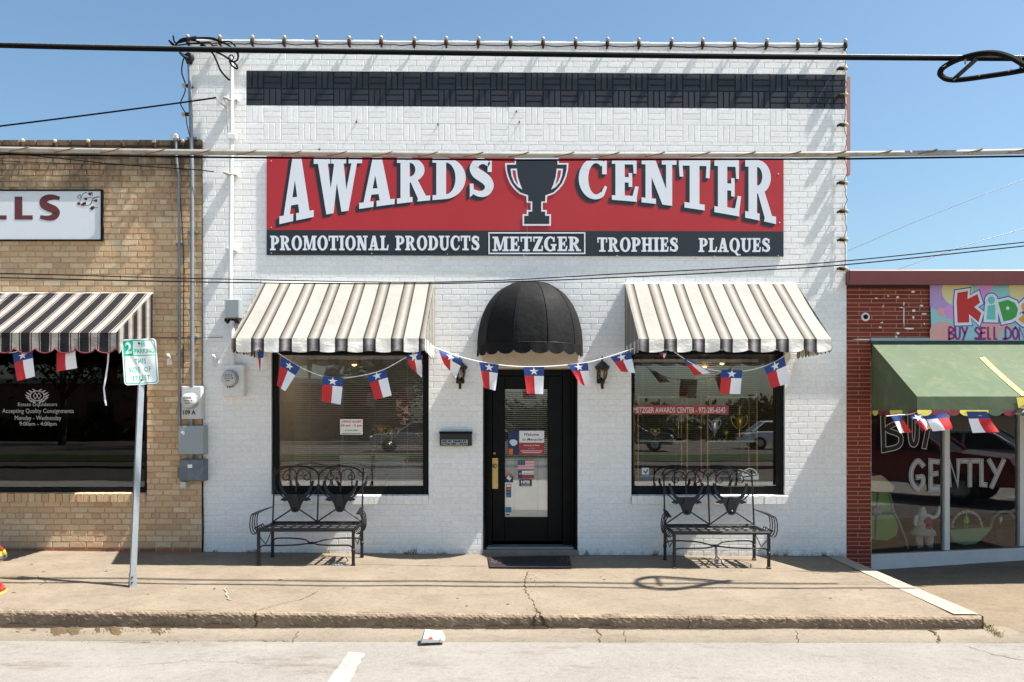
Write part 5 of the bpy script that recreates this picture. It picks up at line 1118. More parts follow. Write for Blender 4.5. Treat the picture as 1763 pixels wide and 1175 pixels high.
# flashing strip on the far side of the white shop's right corner
fl=thing('flashing_strip',at(1461,215,.05),'pinkish weathered sheet metal strip on the white shop right corner','flashing')
mb=MB(); mb.box(WX1+.002,WX1+.055,.02,.26,ZP(300),ZP(131)); mb.build('sheet',M['pinkish_metal'],fl)

# black service tangle at the white corner
tg=thing('cable_bundle',at(330,70,-.2),'tangle of black service wires looping above the white shop corner','cable')
for pts,r in([([(291,70),(300,79),(312,68),(330,66),(365,66),(380,73)],.011),([(291,70),(299,77),(306,86),(318,96)],.010),([(298,62),(302,74),(320,71)],.010),([(300,80),(312,70),(335,70),(352,79),(366,92),(374,108),(380,122),(392,136),(396,138)],.011),
   ([(338,66),(360,67),(380,72),(394,79),(406,88),(410,98),(407,105),(398,106),(393,100)],.011),([(345,78),(368,88),(385,96),(397,104),(407,112),(408,119),(400,114),(395,106)],.011),([(302,79),(325,76),(345,74),(360,73)],.009),
   ([(380,73),(395,72),(405,80),(409,88),(411,98)],.009),([(318,96),(314,110),(313,125),(317,138),(319,144)],.008),([(319,152),(318,160),(311,177),(314,186),(319,194)],.007),([(320,200),(322,215),(326,232),(328,236)],.006),([(394,97),(399,95),(402,99),(400,104),(395,104),(394,98)],.008)]):
    mb=MB(); mb.tube(smooth_path([at(a,b,-.18) for a,b in pts],5),r,6); mb.build('wire',M['black_cable'],tg)
mb=MB(); mb.tube([at(322,68,-.18),at(338,65,-.18)],.022,7); mb.build('splice',M['black_rubber'],tg); mb=MB(); mb.tube([at(361,73,-.17),at(366,79,-.16),at(373,78,-.12)],.012,6); mb.build('hook',M['rust'],tg)

# ================================================================== LIGHT BULBS ALONG THE EDGES
bt=thing('light_bulb',(0,0,0),'x','light bulb','cream light bulbs along the wall edges')
mb=MB(); mb.lathe([(.011,.018),(.021,.030),(.0255,.044),(.022,.058),(.013,.067),(0,.070)],(0,-.046,0),14); mb.build('bulb',M['bulb_cream'],bt)
mb=MB(); mb.lathe([(.018,-.045),(.024,-.03),(.024,.012),(.018,.024)],(0,-.046,0),10); mb.tube([(0,.0,-.045),(0,-.025,-.05),(0,-.046,-.04)],.013,6); mb.build('socket',M['rusty_dark'],bt)
first=[True]
ORD=['first','second','third','fourth','fifth','sixth','seventh','eighth','ninth','tenth','eleventh','twelfth','thirteenth','fourteenth','fifteenth','sixteenth','seventeenth','eighteenth','nineteenth','twentieth','twenty-first']
def put_bulb(px,py,rz,label,Y=0.0,rot_axis='Y',tilt=0):
    o=bt if first[0] else copy_tree(bt); first[0]=False
    c=at(px,py,Y-.05); o.location=(c.x,Y,c.z); o.rotation_euler=(R(rnd.uniform(-6,10)),R(rz+rnd.uniform(-6,6)),0); o['label']=label; return o
tops=[323,378,434,489,545,601,656,713,768,823.5,879,935,991,1046,1100,1156,1210,1265,1320,1374,1412,1456]
names=['round cream bulb at the left corner of the white parapet beside the wire tangle','cream bulb second from the left on the white parapet']+['cream bulb %s from the left on the white parapet'%ORD[i] for i in range(2,20)]+['cream bulb last but one before the right end of the white parapet','round cream bulb at the right corner of the white parapet']
for i,px in enumerate(tops): put_bulb(px,69.5+.0065*(px-323),0,names[i])
for i,(py,lab) in enumerate([(118,'cream bulb on the white right edge just above the black band'),(164,'cream bulb on the white right edge in front of the black band'),(215,'cream bulb on the white right edge beside the pink flashing'),(271,'cream bulb on the white right edge behind the pale cable'),(315,'cream bulb on the white right edge first below the flashing'),(364,'cream bulb on the white right edge level with the lower banner letters'),(413,'cream bulb on the white right edge level with the word plaques'),(463,'cream bulb lowest on the white right edge beside the maroon roof')]):
    put_bulb(1451,py,90,lab)
for py,lab in((148,'cream bulb upper one on the white left edge over the tan roof'),(197,'cream bulb lower one on the white left edge over the tan roof')): put_bulb(322,py,-90,lab,Y=-.01)
for px,lab in((38,'cream bulb leftmost on the tan parapet'),(95,'cream bulb second from the left on the tan parapet'),(152,'cream bulb third from the left on the tan parapet'),(265,'cream bulb on the tan parapet left of the capped conduit'),(315,'cream bulb on the tan parapet between the two conduits')): put_bulb(px,249,0,lab,Y=TY-.01)
es=thing('lamp_socket',at(211,249,TY),'empty rusty lamp socket on the tan parapet between two bulbs','lamp socket'); mb=MB(); c=at(211,249,TY-.06); mb.lathe([(.018,-.04),(.024,-.02),(.022,.02),(.014,.03)],c,10); mb.build('socket',M['rusty_dark'],es)
def festoon(label,pts,Y,r=.006,sag=.012,mat='rusty_dark'):
    P=[]
    for (a,b),(c,d) in zip(pts,pts[1:]):
        for k in range(5):
            t=k/5; q=at(lerp(a,c,t),lerp(b,d,t),Y); s=4*t*(1-t)*sag*rnd.uniform(.5,1.7); P.append(q+Vector((0,0,-s)) if abs(a-c)>abs(b-d) else q+Vector((s*1.5,0,0)))
    P.append(at(*pts[-1],Y)); mb=MB(); mb.tube(P,r,5); o=mb.build('light_cable',M[mat],None,origin=tuple(P[0])); tag(o,label,'cable')
festoon('dark bulb string cable along the white parapet',[(px,74+.0065*(px-323)) for px in tops],-.04,.007)
festoon('pale bulb string cable down the right edge of the white wall',[(1452,p) for p in(76,118,164,215,271,315,364,413,463)],-.025,.004,.02)
festoon('dark bulb string cable along the tan parapet',[(px,252) for px in(-60,38,95,152,211,265,315)],TY-.04,.005)

# ================================================================== FLAG BUNTING
STAR=[(math.sin(R(36*i))*(.055 if i%2==0 else .022),math.cos(R(36*i))*(.055 if i%2==0 else .022)) for i in range(10)]
def flag(parent, quad, Y, back=False, curl=0.02, star=True, seed=0, nostripe=False):
    """quad: photo pixels top-left, top-right, bottom-right, bottom-left; cloth sheet with a blue hoist band, a red and a white half"""
    rr=random.Random(seed); P=[at(a,b,Y) for a,b in quad]; mb=MB(); nu,nv=8,9; ph=rr.uniform(0,6)
    def pt(u,v,o=0.0):
        p=P[0].lerp(P[1],u).lerp(P[3].lerp(P[2],u),v); return p+Vector((0,-o-curl*v*math.sin(u*4+ph+v*2)-.25*curl*math.sin(v*5+ph),0))
    V=[];idx={}
    for j in range(nv+1):
        for i in range(nu+1): V.append(pt(i/nu,j/nv))
    for j in range(nv):
        for i in range(nu):
            m=0 if j<3 else (1 if (i<nu/2)!=back else 2)
            q=[j*(nu+1)+i,j*(nu+1)+i+1,(j+1)*(nu+1)+i+1,(j+1)*(nu+1)+i]; mb.add([V[k] for k in q],[(3,2,1,0)],m)
    if star:
        w=(P[1]-P[0]).length; h=(P[3]-P[0]).length
        c=[pt(.5,.165,.004)]+[pt(.5+x/max(w,.1),.165-z*0.85/max(h,.1),.004) for x,z in STAR]
        mb.add(c,[(0,i+1,(i+1)%10+1) for i in range(10)],2)
    return mb.build('flag',[M['flag_blue'],M['flag_red'],M['flag_white']],parent)
def bunting(label, line, flags, Y, cy=0):
    P=smooth_path([at(a,b,Y+cy) for a,b in line],6); t=thing('flag_bunting',P[0],label,'bunting'); mb=MB(); mb.tube(P,.0058,5); mb.build('cord',M['string_white'],t)
    for i,(q,kw) in enumerate(flags): flag(t,q,Y-.004,seed=i*7+len(label),**kw)
    return t
BY=-.98
bunting('string of Texas flags hanging across the window left of the door',[(466,600),(480,609),(516,632),(556,648),(591,651),(632,645),(664,635),(700,615),(730,600)],
 [([(484,613),(517,633),(492,674),(476,664)],{}),([(556,648),(591,651),(587,697),(553,691)],{}),([(631,645),(664,635),(674,681),(646,689)],{}),([(699,612),(725,605),(727,651),(707,634)],dict(curl=.05)),([(443,606),(455,604),(450,641),(447,640)],dict(star=False,back=False,curl=.01))],BY)
bunting('string of Texas flags hanging across the door below the black dome',[(744,596),(756,602),(790,614),(825,623),(862,629),(905,632),(950,631),(985,628),(1014,624),(1050,614),(1092,600)],
 [([(755,602),(797,620),(785,651),(764,627)],dict(curl=.05)),([(825,623),(859,628),(853,673),(833,668)],dict(curl=.03)),([(901,632),(937,632),(935,679),(907,678)],dict(curl=.015)),([(977,628),(1012,625),(1016,666),(999,662)],dict(curl=.03)),([(1051,615),(1086,606),(1093,643),(1070,640)],dict(curl=.03))],BY)
bunting('string of Texas flags hanging across the window right of the door',[(1150,596),(1165,609),(1200,630),(1240,639),(1280,639),(1312,632),(1340,620),(1362,604)],
 [([(1176,618),(1190,621),(1222,643),(1196,646)],dict(curl=.04,star=False)),([(1242,637),(1278,638),(1275,679),(1239,678)],{}),([(1315,633),(1350,615),(1361,660),(1328,669)],{}),([(1134,606),(1149,605),(1144,617),(1140,615)],dict(star=False,curl=.01))],BY)
bunting('string of Texas flags hanging under the black and white striped awning',[(-40,604),(0,607),(22,607),(57,599),(98,596),(131,594),(150,596)],
 [([(21,609),(56,601),(58,648),(31,657)],{}),([(97,592),(129,588),(131,634),(98,641)],dict(star=False))],-.90)
bunting('string of Texas flags blown back under the green awning',[(1526,717),(1548,715),(1570,713),(1592,704),(1630,703),(1663,703),(1702,703),(1730,702),(1763,697),(1800,694)],
 [([(1533,716),(1550,715),(1571,745),(1549,746)],dict(star=False,curl=.03,back=True)),([(1567,718),(1585,713),(1606,738),(1590,742)],dict(curl=.04)),([(1592,712),(1627,710),(1642,739),(1606,743)],dict(star=False,curl=.04,back=True)),([(1663,709),(1699,709),(1716,744),(1677,746)],dict(star=False,curl=.04,back=True)),([(1740,712),(1775,690),(1790,700),(1752,714)],dict(star=False,curl=.04,back=True))],-1.13,.045)
rb=MB(); pp=[at(a,b,-.88) for a,b in((187,598),(186,625),(182,650),(179,668),(181,690),(183,699))]; rb.add([p+Vector((-.010,.0,0)) for p in pp]+[p+Vector((.012,-.01*(i%2),0)) for i,p in enumerate(pp)],[(i,i+6,i+7,i+1) for i in range(5)]); o=rb.build('hanging_ribbon',M['flag_white'],None,origin=tuple(pp[0])); tag(o,'loose white ribbon dangling from the black and white awning','ribbon')

# ================================================================== IRON BENCHES
def make_bench():
    t=thing('iron_bench',(0,0,0),'x','bench','black wrought iron benches with longhorn backs'); W_=1.06; h=W_/2; sy0,sy1=-.27,.27; sz=.40; IM=M['black_metal']
    for sx in(-1,1):                     # legs: flat bar posts
        for sy,dz in((sy0,0),(sy1,0)):
            mb=MB(); x=sx*h; mb.bbox(x-.016,x+.016,sy-.016,sy+.016,.0,sz-.01,.003); mb.bbox(x-.022,x+.022,sy-.022,sy+.022,.0,.02,.003); mb.build('leg',IM,t)
    mb=MB(); 
    for y in(sy0,sy1): mb.bbox(-h-.02,h+.02,y-.016,y+.016,sz-.016,sz+.016,.003)
    for x in(-h,h): mb.bbox(x-.016,x+.016,sy0+.017,sy1-.017,sz-.015,sz+.015,.003)
    for i in range(1,4):
        y=lerp(sy0,sy1,i/4); mb.box(-h+.017,h-.017,y-.018,y+.018,sz+.002,sz+.007)
    for i in range(1,10):
        x=lerp(-h,h,i/10); mb.box(x-.016,x+.016,sy0+.017,sy1-.017,sz+.008,sz+.012)
    mb.build('seat',IM,t)
    # back: posts, diagonals, arches, scrolls
    yb=sy1; rec=.10; yy=lambda z: yb+rec*max(0,(z-sz))/.7
    T=lambda mb,pts,r=.0085,n=6: mb.tube([(x,yy(z),z) for x,z in pts],r,n)
    mb=MB()
    T(mb,[(-h,sz),(-h,1.06)],.010); T(mb,[(h,sz),(h,1.06)],.010); T(mb,[(0,sz),(0,.96)],.010); T(mb,[(-h,sz+.02),(h,sz+.02)],.010)
    for sx in(-1,1):
        x0,x1=(0,h) if sx>0 else (-h,0); c=(x0+x1)/2
        T(mb,[(x0+.01,sz+.03),(c-.045,.57)]); T(mb,[(x1-.01,sz+.03),(c+.045,.57)])
        T(mb,[(x0+.012,.86),(x0+.02,.80),(c-.16,.72),(c-.05,.655)]); T(mb,[(x1-.012,.86),(x1-.02,.80),(c+.16,.72),(c+.05,.655)])
        arch=[(c-(h/2)*math.cos(math.pi*i/18),.945+.135*math.sin(math.pi*i/18)**.85) for i in range(19)]; T(mb,arch,.010)
        T(mb,[(c,.78),(c,.965)],.010)
        for s2 in(-1,1):                 # C scrolls
            pts=[(p.x,p.z) for p in smooth_path([(c+s2*dx,0,z) for dx,z in((0,.94),(.006,.99),(.03,1.03),(.078,1.045),(.13,1.02),(.163,.967),(.156,.927),(.127,.912),(.097,.925),(.088,.951),(.104,.975),(.122,.969))],4)]
            T(mb,pts,.007,5)
    mb.build('back_frame',IM,t)
    for sx in(-1,1):
        c=sx*h/2; o=[(0,.535),(.036,.543),(.054,.575),(.072,.628),(.098,.672),(.125,.664),(.186,.679),(.166,.700),(.122,.711),(.15,.735),(.186,.80),(.205,.85),(.214,.905),(.19,.908),(.176,.85),(.148,.795),(.116,.757),(.085,.744)]
        full=o+[(-x,z) for x,z in o[1:]][::-1]
        mb=MB(); n=len(full); f=[(c+x*.98,yy(z)-.018,z) for x,z in full]; bk=[(c+x*.98,yy(z)+.006,z) for x,z in full]
        mb.add(f+bk,[tuple(range(n)),tuple(range(2*n-1,n-1,-1))]+[(i,i+n,(i+1)%n+n,(i+1)%n) for i in range(n)],0)
        mb.prism([(c-.035,.57),(c+.035,.57),(c+.05,.66),(c+.02,.75),(c-.02,.75),(c-.05,.66)],yy(.65)-.03,yy(.65)-.01); mb.lathe([(0,-.04),(.02,-.03),(.028,0)],(c,yy(.56)-.0,.575),10,axis='y')
        mb.build('longhorn_head',IM,t)
    for sx in(-1,1):                     # arms: a flat bar forward from the post, four rolled rods hanging from it
        mb=MB(); V=[]
        for y,z,x0_,x1_ in((yy(.60),.606,.0,.02),(.10,.604,.0,.05),(-.05,.598,.015,.075),(-.27,.585,.03,.085)):
            for xo,dz in((x0_,0),(x1_,-.004),(x1_,-.010),(x0_,-.008)): V.append((sx*(h+xo),y,z+dz))
        mb.add(V,[(k*4+a,k*4+(a+1)%4,k*4+4+(a+1)%4,k*4+4+a) for k in range(3) for a in range(4)]+[(0,1,2,3),(12,13,14,15)],0)
        for k in range(4):
            y=-.268+.085*k
            pts=[(sx*(h+dx),y,z) for dx,z in((.045,.588),(.07,.582),(.088,.55),(.098,.49),(.096,.42),(.076,.365),(.04,.36),(.016,.385),(.02,.425),(.040,.435),(.048,.415))]
            mb.tube(smooth_path(pts,4),.0068,5)
        mb.build('armrest',IM,t)
    mb=MB()                              # two stretchers meeting in a ring, with end braces
    for y in(sy0,sy1):
        mb.tube(smooth_path([(-h+.008,y,.15),(-h+.015,y,.205),(-h+.06,y,.228),(-.30,y,.228),(-.14,y*.75,.224),(-.04,y*.18,.214),(.0,-y*.10,.212),(.04,y*.18,.214),(.14,y*.75,.224),(.30,y,.228),(h-.06,y,.228),(h-.015,y,.205),(h-.008,y,.15)],5),.0085,6)
    mb.tube([(.045*math.cos(2*math.pi*k/14),.05*math.sin(2*math.pi*k/14),.213) for k in range(14)],.008,5,closed=True)
    for sx in(-1,1):
        x=sx*h; mb.tube([(x,sy0,.34),(x,0,.20),(x,sy1,.34)],.006,5)
        for y in(sy0,sy1): mb.lathe([(.02,-.02),(.024,0),(.02,.02)],(x,y,.17),8)
    mb.build('stretcher',IM,t); return t
bench=make_bench(); b2=copy_tree(bench)
bench.location=(-2.315,-.585,gz(-2.3)); bench['label']='black iron longhorn bench under the window left of the door'; bench.rotation_euler=(0,0,R(.6))
b2.location=(2.35,-.59,gz(2.35)); b2['label']='black iron longhorn bench with a chain under the window right of the door'
for c in kids(b2):
    if c.name.startswith('longhorn'): pass
def chain(label,pts,n):
    mb=MB(); P=smooth_path(pts,6); tot=len(P)
    for i in range(0,tot-1):
        a=P[i].lerp(P[i+1],.5); d=(P[i+1]-P[i]); 
        if d.length<1e-5: continue
        d.normalize(); s=d.orthogonal().normalized(); s=s if i%2 else d.cross(s); ring=[a+d*.016*math.cos(2*math.pi*k/8)+s*.010*math.sin(2*math.pi*k/8) for k in range(8)]
        mb.tube(ring,.0035,4,closed=True)
    o=mb.build('chain',M['galv'],None,origin=tuple(P[0])); tag(o,label,'chain')
chain('steel chain hanging from the stretcher of the right-hand bench',[Vector(v) for v in((2.35,-.60,.21),(2.36,-.62,.12),(2.34,-.62,.03),(2.40,-.64,.02),(2.33,-.68,.015),(2.42,-.66,.03),(2.36,-.60,.09),(2.35,-.59,.2))],0)
chain('small chain lying on the slab under the left-hand bench',[Vector(v) for v in((-2.02,-.80,.035),(-1.95,-.83,.032),(-1.87,-.80,.032),(-1.9,-.76,.032),(-2.0,-.77,.034),(-2.04,-.82,.032),(-1.96,-.85,.03),(-1.85,-.84,.03))],0)

for px,py,lab in((613.7,210.5,'rusty anchor bolt on the white wall above the first letter r of the banner'),(894,211,'rusty anchor bolt on the white wall above the banner trophy'),(889,193,'small anchor peg on the white wall just below the black band'),(754,215,'tiny anchor peg on the white wall above the letter d of the banner'),(550,258,'small anchor peg on the white wall just above the pale cable')):
    c=at(px,py,0); t=thing('anchor_bolt',c,lab,'bolt'); mb=MB(); mb.lathe([(.003,-.045),(.005,-.04),(.005,-.010),(.009,-.008),(.009,0)],c,8,axis='y'); mb.build('bolt',M['rusty_dark'],t)
# ================================================================== BEHIND AND ON THE GLASS
def blind(label,x0,x1,z0,z1,Y,tilt,gap=.0255,cords=4,mat='blind_slat',closed_below=None):
    t=thing('window_blind',((x0+x1)/2,Y,z1),label,'blind'); mb=MB(); z=z1-.05; i=0
    while z>z0+.03:
        tl=tilt if (closed_below is None or z>closed_below) else R(-80)
        hw_=.0115 if tl==tilt else .0140
        a,b=hw_*math.cos(tl),hw_*math.sin(tl); j=rnd.uniform(-.0006,.0006)
        mb.add([(x0,Y-a,z-b+j),(x1,Y-a,z-b-j),(x1,Y+a,z+b-j),(x0,Y+a,z+b+j),(x0,Y,z+.0016),(x1,Y,z+.0016)],[(0,1,5,4),(4,5,2,3)],0); z-=gap
    s=mb.build('slats',M[mat],t); s['kind']='stuff'
    mb=MB(); mb.bbox(x0,x1,Y-.012,Y+.012,z0,z0+.022,.003); mb.build('bottom_rail',M[mat],t); mb=MB(); mb.bbox(x0,x1,Y-.02,Y+.02,z1-.04,z1,.003); mb.build('head_rail',M[mat],t)
    for k in range(cords):
        x=lerp(x0,x1,(k+.5)/cords); mb=MB(); mb.tube([(x,Y-.014,z0+.01),(x,Y-.014,z1-.02)],.0025,4); mb.build('ladder_cord',M['string_white'],t)
    return t
blind('open white mini blind behind the window left of the door',XP(506,.2),LW[1]-.08,LW[2]+.15,LW[3]-.05,.20,R(-20))
blind('open white mini blind behind the window right of the door',RW[0]+.06,RW[1]-.06,RW[2]+.15,RW[3]-.05,.86,R(-14))
blind('white mini blind closed in its lower half behind the door glass',gx0-.02,gx1+.02,gz0-.02,gz1+.02,.36,R(-26),cords=2,closed_below=ZP(790,.3))
gpl=Plane((0,.083,0))
X8=lambda px:XP(px,.083); Z8=lambda py:ZP(py,.083)
def card(name,label,cat,px0,px1,py0,py1,Y,mat,depth=.002):
    t=thing(name,at((px0+px1)/2,py1,Y),label,cat); mb=MB(); mb.box(XP(px0,Y),XP(px1,Y),Y,Y+depth,ZP(py1,Y),ZP(py0,Y)); mb.build('sheet',mat,t); return t,Plane((0,Y,0)),(lambda p:XP(p,Y)),(lambda p:ZP(p,Y))
t,pl,x_,z_=card('hours_sign','white paper office hours notice in the window left of the door','notice',585.5,624.5,722,748.5,.078,M['paper'])
lt=MB(); put_text(lt,pl,'OFFICE HOURS',x_(588.5),x_(622),z_(728.3),z_(724.5),.001,0,bold=.03); put_text(lt,pl,'10 am - 2 pm',x_(587.5),x_(623.5),z_(735.6),z_(731),.001,0,bold=.04); put_text(lt,pl,'BY APPOINTMENT',x_(594),x_(617),z_(742.6),z_(740.4),.001,1,bold=.02); put_rect(lt,pl,x_(588),x_(622),z_(747),z_(746),.001,1); lt.build('lettering',[M['red_print'],M['text_black']],t)
t,pl,x_,z_=card('phone_decal','red strip decal with the shop name and telephone number in the right window','decal',1091,1254.5,698.5,713.5,.080,M['decal_red'])
lt=MB(); put_text(lt,pl,'METZGER AWARDS CENTER - 972-285-6543',x_(1090.5),x_(1248.5),z_(711.2),z_(701.5),.001,0,bold=.012); lt.build('lettering',M['decal_white'],t)
t,pl,x_,z_=card('open_sign','red open sign with white letters low in the right window','sign',1194,1238,818,840,.115,M['decal_red'],.006)
lt=MB(); put_text(lt,pl,'OPEN',x_(1198),x_(1234.5),z_(835),z_(821),.001,0,bold=.05,slant=.1); lt.build('lettering',M['decal_white'],t)
t,pl,x_,z_=card('round_sticker','pale blue and white arched sticker low in the right window','sticker',1105,1117,806,822,.080,M['decal_white'],.001)
lt=MB(); put_rect(lt,pl,x_(1105),x_(1117),z_(822),z_(817),.001,0); put_stroke(lt,pl,[(x_(1108),z_(811)),(x_(1112),z_(815)),(x_(1115),z_(809))],.014,.001,1); lt.build('print',[M['sticker_blue'],M['text_black']],t)
t,pl,x_,z_=card('window_emblem','pale oval arched emblem in the lower right window corner','emblem',1276,1306,816,826,.080,M['decal_white'],.001)
lt=MB(); put_stroke(lt,pl,[(x_(1291+13*math.cos(R(a))),z_(820-13*math.sin(R(a)))) for a in range(0,181,15)],.012,.001,0); put_stroke(lt,pl,[(x_(1279),z_(822)),(x_(1304),z_(818))],.012,.001,1); lt.build('print',[M['decal_white'],M['text_black']],t)
# stickers on the door glass
DYY=.297
t,pl,x_,z_=card('welcome_poster','welcome poster with blue white and red fields on the door glass','poster',874.5,937,742,783.5,DYY,M['paper'],.001)
lt=MB(); put_rect(lt,pl,x_(874.5),x_(894),z_(783.5),z_(742),.0006,0); put_rect(lt,pl,x_(894),x_(937),z_(783.5),z_(762.5),.0006,1)
put_text(lt,pl,'Welcome',x_(901),x_(927),z_(751),z_(745.5),.0012,2,bold=.01,slant=.3); put_text(lt,pl,'to Mesquite!',x_(898),x_(934),z_(760.5),z_(754.5),.0012,2,bold=.01,slant=.3)
put_text(lt,pl,'First Lady of Texas',x_(902),x_(929),z_(769),z_(766),.0012,3,bold=.02); put_text(lt,pl,'JULY 25, 2018',x_(909),x_(921),z_(773),z_(771.6),.0012,3)
for py in(776.5,779.5): put_rect(lt,pl,x_(896+py-776),x_(934-(py-776)*.7),z_(py+.7),z_(py-.3),.0012,3)
put_poly(lt,pl,[(x_(a),z_(b)) for a,b in((877,760),(881,757),(886,757),(891,760),(890,765),(886,768),(882,768),(878,764))],.0012,4); put_rect(lt,pl,x_(876),x_(883),z_(783),z_(773),.0012,5)
lt.build('print',[M['navy_print'],M['decal_red'],M['text_black'],M['paper'],M['banner_white'],M['orange_print']],t)
t,pl,x_,z_=card('flag_sticker','small United States flag sticker on the door glass','sticker',891.5,920,793,809,DYY,M['paper'],.001)
lt=MB(); hh=(809-793)/13
for k in range(0,13,2): put_rect(lt,pl,x_(891.5),x_(920),z_(793+(k+1)*hh),z_(793+k*hh),.0006,0)
put_rect(lt,pl,x_(891.5),x_(904),z_(793+7*hh),z_(793),.0011,1)
for a in range(4):
    for b in range(3): put_rect(lt,pl,x_(893+a*2.8),x_(893.8+a*2.8),z_(795.6+b*2.3),z_(794.8+b*2.3),.0015,2)
lt.build('print',[M['red_print'],M['navy_print'],M['paper']],t)
t,pl,x_,z_=card('flag_sticker','small Texas flag sticker below the other flag on the door glass','sticker',892,919,811,824,DYY,M['paper'],.001)
lt=MB(); put_rect(lt,pl,x_(892),x_(898.5),z_(824),z_(811),.0006,1); put_rect(lt,pl,x_(898.5),x_(919),z_(824),z_(817.5),.0006,0); put_poly(lt,pl,[(x_(895.2)+a*.25,z_(815.5)+b*.25) for a,b in STAR],.0011,2); put_text(lt,pl,'MESQUITE',x_(900),x_(917),z_(816.5),z_(814),.0011,1); lt.build('print',[M['decal_red'],M['navy_print'],M['paper']],t)
t,pl,x_,z_=card('member_sticker','small black and white member sticker on the door glass','sticker',894,915.5,826,837.5,DYY,M['text_black'],.001)
lt=MB(); put_text(lt,pl,'NFIB',x_(897),x_(912.5),z_(833),z_(827.5),.0006,0,bold=.05); put_rect(lt,pl,x_(897),x_(913),z_(836),z_(835),.0006,0); lt.build('lettering',M['paper'],t)
t,pl,x_,z_=card('map_sticker','round topped blue sticker with a white map on the door glass','sticker',869.5,883.5,820,831,DYY,M['navy_print'],.001)
lt=MB(); put_stroke(lt,pl,[(x_(876.7+5*math.cos(R(a))),z_(820-5*math.sin(R(a)))) for a in range(0,181,20)],.016,.0006,0); put_poly(lt,pl,[(x_(a),z_(b)) for a,b in((874,820),(877,819),(877.5,822),(881,823),(879,826),(877.5,829),(875.5,826),(872,824))],.001,1); lt.build('print',[M['orange_print'],M['paper']],t)
t,pl,x_,z_=card('card_sticker','narrow strip of payment card stickers on the door glass','sticker',871.5,880,834,856.5,DYY,M['text_black'],.001)
lt=MB()
for k,m_ in enumerate((1,2,0,0)): put_rect(lt,pl,x_(872.3),x_(879.2),z_(839+k*5.5),z_(835+k*5.5),.0006,m_)
lt.build('print',[M['sticker_blue'],M['paper'],M['orange_print']],t)
t,pl,x_,z_=card('card_sticker','blue square payment card sticker lowest on the door glass','sticker',870,880.5,873,888,DYY,M['paper'],.001)
lt=MB(); put_rect(lt,pl,x_(870.3),x_(880.2),z_(883),z_(873.5),.0006,0); put_rect(lt,pl,x_(871.5),x_(879),z_(879.3),z_(877.3),.001,1); put_rect(lt,pl,x_(871),x_(878),z_(887),z_(885),.0006,2); lt.build('print',[M['amex_teal'],M['sticker_blue'],M['text_black']],t)

# brass display racks and trophies behind the right window
IY=.30
def rack(label,px0,px1,z_off=0):
    x0,x1=XP(px0,IY),XP(px1,IY); t=thing('display_rack',((x0+x1)/2,IY+.2,.14),label,'display rack','brass display racks')
    for x in(x0,x1):
        for y in(IY,IY+.34):
            mb=MB(); zt_=ZP(680,IY); P=[(x,y,.14+(zt_-.14)*k/30) for k in range(31)]; mb.tube(P,[.010+.0022*(k%2) for k in range(31)],8); mb.lathe([(0,.025),(.014,.012),(.012,0)],(x,y,zt_),8); mb.build('post',M['brass'],t)
    for py in(684,760,836):
        z=ZP(py,IY); mb=MB(); mb.bbox(x0,x1,IY-.01,IY+.35,z-.008,z+.008,.002); mb.build('glass_shelf',M['shelf_glass'],t)
    return t
rack('brass display rack nearest the door side of the right window',1098.5,1183); rack('brass display rack farther right in the right window',1218,1303)
def trophy(name,label,px,py_base,h,prof,mat,base='black_gloss',Y=IY+.02,handles=0,hm=None,fig=False):
    z=ZP(py_base,Y); x=XP(px,Y); t=thing(name,(x,Y,z),label,'trophy'); b=h*.14
    mb=MB(); mb.bbox(x-.04,x+.04,Y-.04,Y+.04,z+.009,z+b,.006); mb.build('base',M[base],t)
    mb=MB(); mb.lathe([(r*h,b+q*(h-b)) for r,q in prof],(x,Y,z),16); mb.build('cup',M[mat],t)
    for s in(-1,1):
        if handles:
            mb=MB(); rt=prof[-2][0]*h; mb.tube(smooth_path([(x+s*rt*.9,Y,z+h*.88),(x+s*(rt+handles*.6),Y,z+h*1.02),(x+s*(rt+handles),Y,z+h*.85),(x+s*(rt*.8+handles*.5),Y,z+h*.62),(x+s*rt*.4,Y,z+h*.5)],5),.006,6); mb.build('handle',M[hm or mat],t)
    if fig:
        mb=MB(); mb.lathe([(.02,0),(.012,.03),(.018,.07),(.01,.10),(.014,.12),(0,.14)],(x,Y,z+h),10); mb.tube([(x,Y,z+h+.08),(x+.03,Y,z+h+.12),(x+.028,Y,z+h+.17)],.006,6); mb.build('figure',M[mat],t)
    return t
CUP=[(.02,0),(.05,.03),(.03,.12),(.035,.3),(.03,.42),(.12,.55),(.17,.72),(.185,1.0),(.17,1.0),(.10,.6)]
trophy('trophy_cup','silver cup trophy on the right rack under the phone number decal',1230,760,.27,[(.06,0),(.02,.05),(.03,.2),(.13,.42),(.19,.68),(.16,.9),(.21,1.0),(.19,1.0),(.1,.5)],'silver',handles=.03)
trophy('trophy_cup','small gold trophy between the two taller trophies on the right rack',1250,760,.15,[(.05,0),(.03,.3),(.02,.35),(.2,.5),(.24,.7),(.2,.9),(0,1.0)],'gold')
trophy('trophy_cup','tall gold cup trophy with a winged figure on the right rack',1273,760,.32,CUP,'gold',handles=.05,fig=True)
trophy('trophy_cup','slim gold figure trophy on the left rack near its right post',1168,760,.26,[(.05,0),(.02,.1),(.02,.5),(.05,.55),(.03,.7),(.045,.85),(0,1)],'gold')
trophy('trophy_cup','low gold cup on the left rack behind the car reflection',1128,760,.16,CUP,'gold',handles=.03)
trophy('trophy_cup','wide loving cup with tall curled handles behind the left window',657,768,.26,CUP,'gold',Y=.45,handles=.07)
trophy('trophy_cup','gold cup with branching handles right of the loving cup in the left window',674,768,.22,CUP,'gold',Y=.45,handles=.06)
trophy('trophy_cup','little gold cup near the right edge of the left window',722,768,.16,CUP,'gold',Y=.45,handles=.03)
